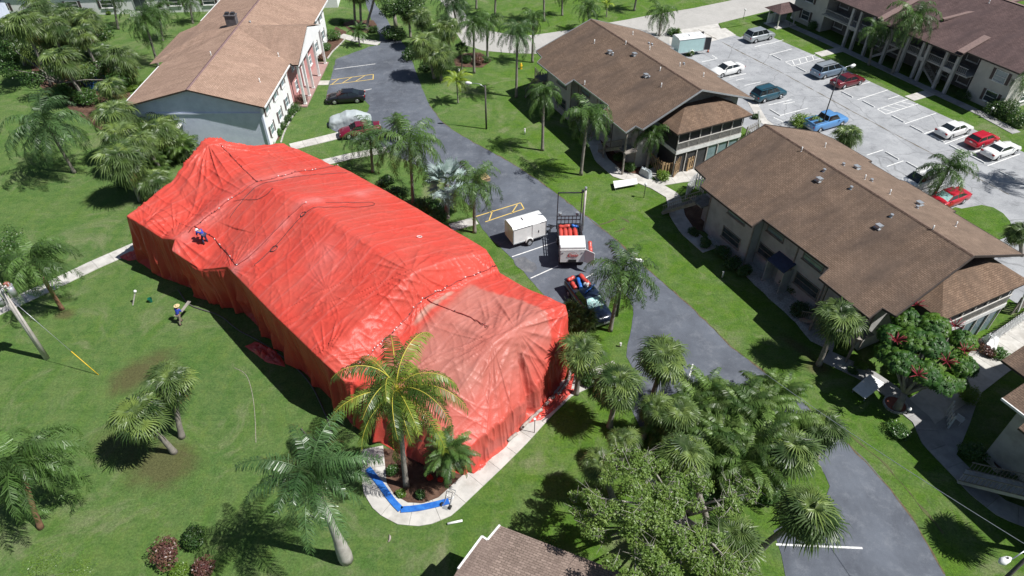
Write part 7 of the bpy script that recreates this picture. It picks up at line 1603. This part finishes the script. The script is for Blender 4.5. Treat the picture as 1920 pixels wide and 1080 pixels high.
b.build('fuse_holder', M['plastic_white'], up_); MB().box((.42, .25, 7.35), (.3, .25, .4)).build('equipment_case', M['brick_red'], up_)
G0 = G(185, 703); b = MB(); tp = B + Vector((0, 0, 6.9)); lo = G0.lerp(tp, .30); b.tube([lo, tp], .018, 6); o = b.build('guy_wire', M['metal']); tag(o, 'thin steel guy wire slanting down from the utility pole', 'wire')
o = MB().tube([G0, lo], .028, 8).build('guy_guard', M['yellow']); tag(o, 'yellow guard sleeve on the lower end of the guy wire', 'guy guard')
def wire(a, b_, sag, label, r=.02, m='steel_dark'):
    pts = [a.lerp(b_, k / 20) - Vector((0, 0, sag * 4 * (k / 20) * (1 - k / 20))) for k in range(21)]; o = MB().tube(pts, r, 5).build('overhead_wire', M[m]); tag(o, label, 'wire')
wire(B + Vector((-.9, .4, 7.9)), Vector((-90, 78, 8.5)), .8, 'overhead wire leaving the utility pole towards the far left', .025); wire(B + Vector((.9, -.4, 7.9)), Vector((-60, -20, 9)), .8, 'overhead wire leaving the utility pole towards the viewer', .025)
wire(G(1420, 690, 3.2), G(1990, 1062, 8.2), .3, 'pale service wire running over the lower right lawn to the corner street lamp', .018, 'metal')
# timber mast behind the truck
# the pole beside the truck rack stands on the far verge
B = G(1091, 432); t_ = thing('timber_pole', 'slim timber pole standing by the rack of the work truck', 'pole', B); MB().tube([(0, 0, 0), (.05, 0, 4.6)], [.12, .10], 10).build('pole', M['pole'], t_); MB().cyl((.05, 0, 4.6), .11, .3, 10).build('cap', M['metal'], t_)
# hydrant
B = G(977, 129); t_ = thing('fire_hydrant', 'yellow fire hydrant on the grass by the brown roof corner', 'fire hydrant', B)
b = MB(); b.cyl((0, 0, 0), .17, .06, 12); b.cyl((0, 0, .06), .12, .55, 12); b.ball((0, 0, .62), .15, 12, 6); b.cyl((0, 0, .74), .04, .1, 6); b.build('barrel', M['yellow'], t_); b = MB(); b.bar((-.22, 0, .42), (.22, 0, .42), .12, .12); b.bar((0, 0, .42), (0, -.22, .42), .14, .14); b.build('nozzle', M['yellow'], t_)
# boards, tables, small things
def board(name, label, cat, pts, z, th, m, legs=0):
    c = sum(pts, Vector()) / len(pts); root = thing(name, label, cat, (c.x, c.y, 0)); MB().prism([(p.x - c.x, p.y - c.y) for p in pts], z, z + th).build('top', M[m], root)
    for p in pts[:legs]: q = (p - c) * .9; MB().box((q.x, q.y, z / 2), (.05, .05, z)).build('leg', M['metal'], root)
board('shuffle_board_table', 'long white table top lying beside the path near the wooden fence', 'table', GP([(1149, 344), (1193, 339), (1195, 349), (1152, 357)], .1), .35, .05, 'plastic_white', 4)
board('white_table', 'square white table half in shade beside the path right of the driveway', 'table', GP([(1595, 736), (1627, 708), (1656, 725), (1619, 754)]), .35, .05, 'plastic_white', 4)
B = G(1176, 296); t_ = thing('garden_bench', 'red slatted garden bench by the outside steps', 'bench', B, YW)
for k in range(6): MB().box((0, -.25 + k * .1, .45), (1.3, .07, .04)).build('slat', M['brick_red'], t_)
for k in range(3): MB().box((0, .32, .6 + k * .12), (1.3, .04, .08)).build('slat', M['brick_red'], t_)
for x_ in (-.55, .55):
    for y_ in (-.22, .28): MB().box((x_, y_, .22), (.06, .06, .44)).build('leg', M['brick_red'], t_)
for k in range(5): o = MB().box((0, 0, .05 + 0), (.55, .55, .06)).build('stepping_stone', M['brick_red'], loc=(G(1183 + k * 4, 311 + k * 3.5).x, G(1183 + k * 4, 311 + k * 3.5).y, 0), rz=.3 * k); tag(o, ['first terracotta stepping stone by the steps', 'second terracotta stepping stone', 'third terracotta stepping stone', 'fourth terracotta stepping stone', 'last terracotta stepping stone beside the path'][k], 'stepping stone', 'terracotta stepping stones')
def cloth_over(label, pos, sx, sy, h, m, rz, name, cat, seed=0):
    Vv, Ff = [], []; n = 22
    for i in range(n + 1):
        for j in range(n + 1):
            u_, v_ = i / n * 2 - 1, j / n * 2 - 1; e = max(abs(u_), abs(v_)); zz = h * (1 if e < .7 else max(0.02, 1 - ((e - .7) / .3) ** 1.3)); q = noise.noise(Vector((u_ * 2.5 + seed, v_ * 2.5, 0))); k = 1 if e < .7 else .72 + .28 * (e - .0)
            Vv.append((u_ * sx * (.85 if e > .7 else 1) * (1 + .08 * q), v_ * sy * (.85 if e > .7 else 1) * (1 + .08 * q), zz * (1 + .25 * q)))
    for i in range(n):
        for j in range(n): a = i * (n + 1) + j; Ff.append((a, a + n + 1, a + n + 2, a + 1))
    r_ = thing(name, label, cat, pos, rz); link('cover', arr_mesh('cover', Vv, Ff, M[m], smooth=True), r_); return r_
cloth_over('grill under a white crumpled cover beside the long white fence', G(1853, 652), 1.2, .55, .85, 'plastic_white', YW + .5, 'covered_grill', 'covered grill', 3)
cloth_over('bicycle under a grey and white tarp beside the wooden fence', G(1210, 330), .9, .35, .8, 'cover', -.9, 'covered_bicycle', 'covered bicycle', 5)
B = G(1872, 880); t_ = thing('planter_pot', 'big pale round planter pot in the deep shade at the right', 'planter', B); b = MB(); b.tube([(0, 0, 0), (0, 0, .55)], [.4, .52], 18, cap=False); b.tube([(0, 0, .55), (0, 0, .6)], [.55, .55], 18, cap=False); b.build('pot', M['cream'], t_); MB().cyl((0, 0, .4), .49, .06, 16).build('soil', M['mulch'], t_)
b = MB(); 
for k in range(7): a = k * .9; b.tube([(0, 0, .45), (.1 * math.cos(a), .1 * math.sin(a), .8), (.3 * math.cos(a), .3 * math.sin(a), 1.0)], [.02, .015, .005], 4)
b.build('plant_stem', M['shrub'], t_)
for (x, y), lb in [((1795, 792), 'white plastic garden chair in the shaded yard'), ((1905, 890), 'white wire garden chair beside the planter pot')]:
    B = G(x, y); t_ = thing('garden_chair', lb, 'chair', B, .6); MB().box((0, 0, .42), (.5, .5, .04)).build('seat', M['fence_white'], t_); b = MB()
    for k in range(5): b.box((-.24, -.2 + k * .1, .68), (.03, .05, .5))
    b.box((-.24, 0, .93), (.04, .5, .05)); b.build('backrest', M['fence_white'], t_)
    for sx in (-1, 1):
        for sy in (-1, 1): MB().box((sx * .22, sy * .22, .21), (.04, .04, .42)).build('leg', M['fence_white'], t_)
B = G(1368, 458); t_ = thing('round_table', 'round glass garden table in the shade by the outside stairs', 'table', G(1345, 440)); MB().cyl((0, 0, .7), .5, .03, 18).build('top', M['glass_blue'], t_); MB().cyl((0, 0, 0), .05, .7, 8).build('leg', M['metal'], t_)
b = MB(); b.tube([G(867, 976, .1), G(867, 976, .1).lerp(G(839, 982, .1), 1)], .075, 10); o = b.build('white_pipe', M['plastic_white']); tag(o, 'short white pipe lying on the grass near the bottom roof', 'pipe')
P_ = GP([(861, 973), (838, 982)]); o.location = (0, 0, 0)
B = G(726, 1010); b = MB(); b.tube([Vector((.18 * math.cos(a), .28 * math.sin(a), .05)) for a in (-1, -.5, 0, .5, 1)], [.03, .06, .07, .06, .03], 6); o = b.build('palm_boot', M['sand'], loc=B); tag(o, 'small curled grey palm husk lying on the grass', 'husk')
# blue lay-flat duct and hand truck on the curved pavement
hs = GP([(690, 880), (716, 912), (735, 940), (752, 957)]); hs2 = GP([(752, 957), (780, 955), (810, 949), (842, 941)])
b = MB()
for P_ in (hs, hs2):
    Q = smooth(P_, 2); 
    for i in range(len(Q) - 1): b.bar(Q[i] + Vector((0, 0, .10)), Q[i + 1] + Vector((0, 0, .10)), .42, .06)
o = b.build('blue_hose', M['blue_duct']); tag(o, 'flat bright blue hose bent around the curve of the pavement', 'hose')
B = G(838, 948); t_ = thing('hand_truck', 'small hand truck with black wheels at the end of the blue hose', 'hand truck', B, 1.2); b = MB()
for sy in (-.2, .2): b.tube([(-.1, sy, .12), (.5, sy, .25), (.95, sy, .42)], .02, 6)
b.bar((.95, -.2, .42), (.95, .2, .42), .04, .04); b.bar((.45, -.2, .24), (.45, .2, .24), .04, .04); b.build('frame', M['metal'], t_)
for sy in (-.3, .3): MB().tube([(-.1, sy - .05, .14), (-.1, sy + .05, .14)], .14, 14).build('wheel', M['rubber'], t_)
MB().box((-.2, 0, .05), (.25, .4, .03)).build('toe_plate', M['metal'], t_)
B = G(1012, 800); t_ = thing('sign_post', 'thin dark post with a white cap on the pavement edge by the tent corner', 'post', G(1002, 812)); MB().cyl((0, 0, 0), .025, 1.5, 8).build('post', M['steel_dark'], t_); MB().box((0, 0, 1.55), (.16, .16, .12)).build('cap', M['plastic_white'], t_)
B = G(905, 338); t_ = thing('wood_crate', 'pale open wooden crate on the driveway behind the palm', 'crate', B, .5); 
for k in range(4): MB().box((0, -.45 + k * .3, .42), (1.3, .2, .03)).build('slat', M['wood_fence'], t_)
for y_ in (-.5, .5):
    for z_ in (.1, .3): MB().box((0, y_, z_), (1.3, .03, .14)).build('slat', M['wood_fence'], t_)
for x_ in (-.6, .6): MB().box((x_, 0, .2), (.08, 1.0, .38)).build('end_board', M['wood_fence'], t_)
B = G(1327, 98); t_ = thing('traffic_cone', 'small orange cone near the open trailer', 'cone', B); MB().cyl((0, 0, 0), .15, .5, 12, r2=.03).build('cone_body', nmat('orange rubber', (.6, .12, .02), None, 3, .5), t_); MB().box((0, 0, .02), (.36, .36, .04)).build('base', M['rubber'], t_)
B = G(1448, 262); 
# ------------------------------------------------------------------ the two workers
def skin_mesh(name, joints, edges, mat, parent, root_i=0):
    me = bpy.data.meshes.new(name); me.from_pydata([j[0] for j in joints], edges, []); me.materials.append(mat); o = link(name, me, parent)
    md = o.modifiers.new('skin', 'SKIN'); md.use_smooth_shade = True
    for i, j in enumerate(joints): r_ = j[1]; me.skin_vertices[0].data[i].radius = (r_, r_) if not hasattr(r_, '__len__') else r_
    me.skin_vertices[0].data[root_i].use_root = True; s = o.modifiers.new('subsurf', 'SUBSURF'); s.levels = 1; s.render_levels = 1; return o
M['skin'] = nmat('skin', (.36, .20, .13), None, 4, .5); M['shirt_blue'] = nmat('blue shirt', (.02, .04, .30), (.03, .06, .38), 5, .8, .5, 12); M['trousers'] = nmat('khaki trousers', (.22, .19, .15), (.17, .15, .12), 5, .85, .4, 14); M['trousers_dark'] = nmat('dark blue trousers', (.03, .04, .10), None, 5, .85); M['straw'] = nmat('straw hat', (.62, .50, .28), (.52, .41, .22), 6, .8, .5, 20); M['hair'] = nmat('dark hair', (.02, .015, .012), None, 4, .6)
def worker(label, loc, rz, J, shirt, trous, hat, arms):
    """J: joints in metres, feet on z=0, facing +x"""
    t_ = thing('person', label, 'person', loc, rz); names = list(J)
    ix = {k: i for i, k in enumerate(names)}; Rr = dict(pelvis=.14, waist=.12, chest=.16, neck=.06, head=.105, hips_l=.09, hips_r=.09, knee_l=.065, knee_r=.065, ankle_l=.045, ankle_r=.045, toe_l=.04, toe_r=.04, sh_l=.065, sh_r=.065, el_l=.045, el_r=.045, wr_l=.032, wr_r=.032, hd_l=.04, hd_r=.04, jaw=.07)
    jt = [(J[k], Rr[k]) for k in names]; E_ = [('pelvis', 'waist'), ('waist', 'chest'), ('chest', 'neck'), ('neck', 'head'), ('pelvis', 'hips_l'), ('pelvis', 'hips_r'), ('hips_l', 'knee_l'), ('knee_l', 'ankle_l'), ('ankle_l', 'toe_l'), ('hips_r', 'knee_r'), ('knee_r', 'ankle_r'), ('ankle_r', 'toe_r'), ('chest', 'sh_l'), ('sh_l', 'el_l'), ('el_l', 'wr_l'), ('wr_l', 'hd_l'), ('chest', 'sh_r'), ('sh_r', 'el_r'), ('el_r', 'wr_r'), ('wr_r', 'hd_r')]
    E_ = [(ix[a], ix[b_]) for a, b_ in E_]
    for s in 'lr':
        hd, wr = Vector(J['hd_' + s]), Vector(J['wr_' + s]); d = (hd - wr).normalized(); sv = d.cross(Vector((0, 0, 1))).normalized() if abs(d.z) < .9 else Vector((0, 1, 0))
        for f, (off, ln) in enumerate(((-.028, .07), (-.01, .085), (.010, .08), (.028, .065))):
            p1 = hd + sv * off + d * ln * .55; p2 = hd + sv * off * 1.2 + d * ln - Vector((0, 0, .015)); jt += [(tuple(p1), .010), (tuple(p2), .008)]; E_ += [(ix['hd_' + s], len(jt) - 2), (len(jt) - 2, len(jt) - 1)]
        p1 = wr.lerp(hd, .6) + sv * .045; jt += [(tuple(p1), .012), (tuple(p1 + d * .03 + sv * .015), .009)]; E_ += [(ix['hd_' + s], len(jt) - 2), (len(jt) - 2, len(jt) - 1)]
    skin_mesh('body', jt, E_, M['skin'], t_, ix['pelvis'])
    def part(nm, ks, es, grow, mat):
        kk = {k: i for i, k in enumerate(ks)}; skin_mesh(nm, [(J[k], Rr[k] + grow) for k in ks], [(kk[a], kk[b_]) for a, b_ in es], mat, t_, 0)
    part('shirt', ['pelvis', 'waist', 'chest', 'sh_l', 'sh_r', 'el_l', 'el_r'], [('pelvis', 'waist'), ('waist', 'chest'), ('chest', 'sh_l'), ('chest', 'sh_r'), ('sh_l', 'el_l'), ('sh_r', 'el_r')], .028, M[shirt])
    part('trousers', ['pelvis', 'hips_l', 'knee_l', 'ankle_l', 'hips_r', 'knee_r', 'ankle_r'], [('pelvis', 'hips_l'), ('hips_l', 'knee_l'), ('knee_l', 'ankle_l'), ('pelvis', 'hips_r'), ('hips_r', 'knee_r'), ('knee_r', 'ankle_r')], .022, M[trous])
    for s in 'lr': a, q = Vector(J['ankle_' + s]), Vector(J['toe_' + s]); MB().bar(a + Vector((-.05, 0, -.05)), q + Vector((.05, 0, -.01)), .10, .08).build('shoe', M['steel_dark'], t_)
    hd = Vector(J['head']); f = Vector(J['face']) - hd if 'face' in J else Vector((1, 0, 0)); f.normalize(); sd_ = Vector((0, 1, 0)); upv = f.cross(sd_) * -1; upv = sd_.cross(f) * -1 if upv.z < 0 else upv
    b = MB(); b.ball(hd + f * .125, .018, 6, 4); b.ball(hd + f * .10 + sd_ * .035 + upv * .02, .012, 6, 4, 1); b.ball(hd + f * .10 - sd_ * .035 + upv * .02, .012, 6, 4, 1); b.bar(hd + f * .108 - upv * .05 - sd_ * .025, hd + f * .108 - upv * .05 + sd_ * .025, .01, .012, 2)
    for s in (-1, 1): b.ball(hd + sd_ * s * .105, .025, 6, 4)
    b.build('face', [M['skin'], M['hair'], M['brick_red']], t_); MB().ball(hd - f * .02 + upv * .03, .112, 12, 8).build('hair', M['hair'], t_)
    b = MB(); hp = hd + upv * .07
    b.tube([hp, hp + upv * .02], [.24 if hat == 'straw' else .15, .235 if hat == 'straw' else .14], 18); b.tube([hp + upv * .02, hp + upv * .09, hp + upv * .12], [.115, .10, .05], 14); b.build('hat', M['straw'] if hat == 'straw' else M['plastic_white'], t_); return t_
W1 = dict(pelvis=(0, 0, .95), waist=(.05, 0, 1.1), chest=(.16, 0, 1.35), neck=(.22, 0, 1.5), head=(.28, 0, 1.62), hips_l=(0, .09, .88), hips_r=(0, -.09, .88), knee_l=(.2, .11, .5), knee_r=(-.08, -.11, .5), ankle_l=(.16, .11, .09), ankle_r=(-.3, -.11, .14), toe_l=(.32, .12, .05), toe_r=(-.16, -.12, .05), sh_l=(.16, .2, 1.42), sh_r=(.16, -.2, 1.42), el_l=(.25, .26, 1.15), el_r=(.22, -.27, 1.15), wr_l=(.45, .2, 1.15), wr_r=(.4, -.2, 1.12), hd_l=(.52, .18, 1.15), hd_r=(.47, -.18, 1.12))
fig = dict(W1); fp1 = G(340, 606)
worker('worker in blue shirt and straw hat walking on the lawn carrying boards', (fp1.x, fp1.y, 0), R(75), fig, 'shirt_blue', 'trousers', 'straw', None)
t_ = thing('carried_boards', 'two dark grey planks carried by the worker on the lawn', 'plank', (fp1.x, fp1.y, 0), R(75))
for k in range(2): MB().bar((.2, -.20 - .10 * k, 1.14), (1.35, -.22 - .16 * k, 1.32), .14, .03).build('plank', M['wood_grey'], t_)
W2 = dict(pelvis=(-.12, 0, .86), waist=(0, 0, .98), chest=(.28, 0, 1.05), neck=(.44, 0, 1.02), head=(.55, 0, .98), hips_l=(-.12, .1, .8), hips_r=(-.12, -.1, .8), knee_l=(.05, .14, .46), knee_r=(.0, -.14, .46), ankle_l=(-.05, .16, .08), ankle_r=(-.1, -.16, .08), toe_l=(.11, .17, .05), toe_r=(.06, -.17, .05), sh_l=(.33, .2, 1.04), sh_r=(.33, -.2, 1.04), el_l=(.4, .24, .75), el_r=(.4, -.24, .75), wr_l=(.55, .12, .56), wr_r=(.55, -.12, .56), hd_l=(.6, .1, .5), hd_r=(.6, -.1, .5))
q = None
for k in range(60):
    z = 8.5 - k * .1; p = G(386, 457, z); t2, s2 = p.dot(TX), p.dot(TY); qq = on_tent(t2, s2)
    if qq.z >= z: q = (p.x, p.y, qq.z); break
worker('worker in blue with white hat bending over the clamped seam on the red tent roof', q or (G(386, 457, 6).x, G(386, 457, 6).y, 6), R(150), W2, 'shirt_blue', 'trousers_dark', 'white', None)
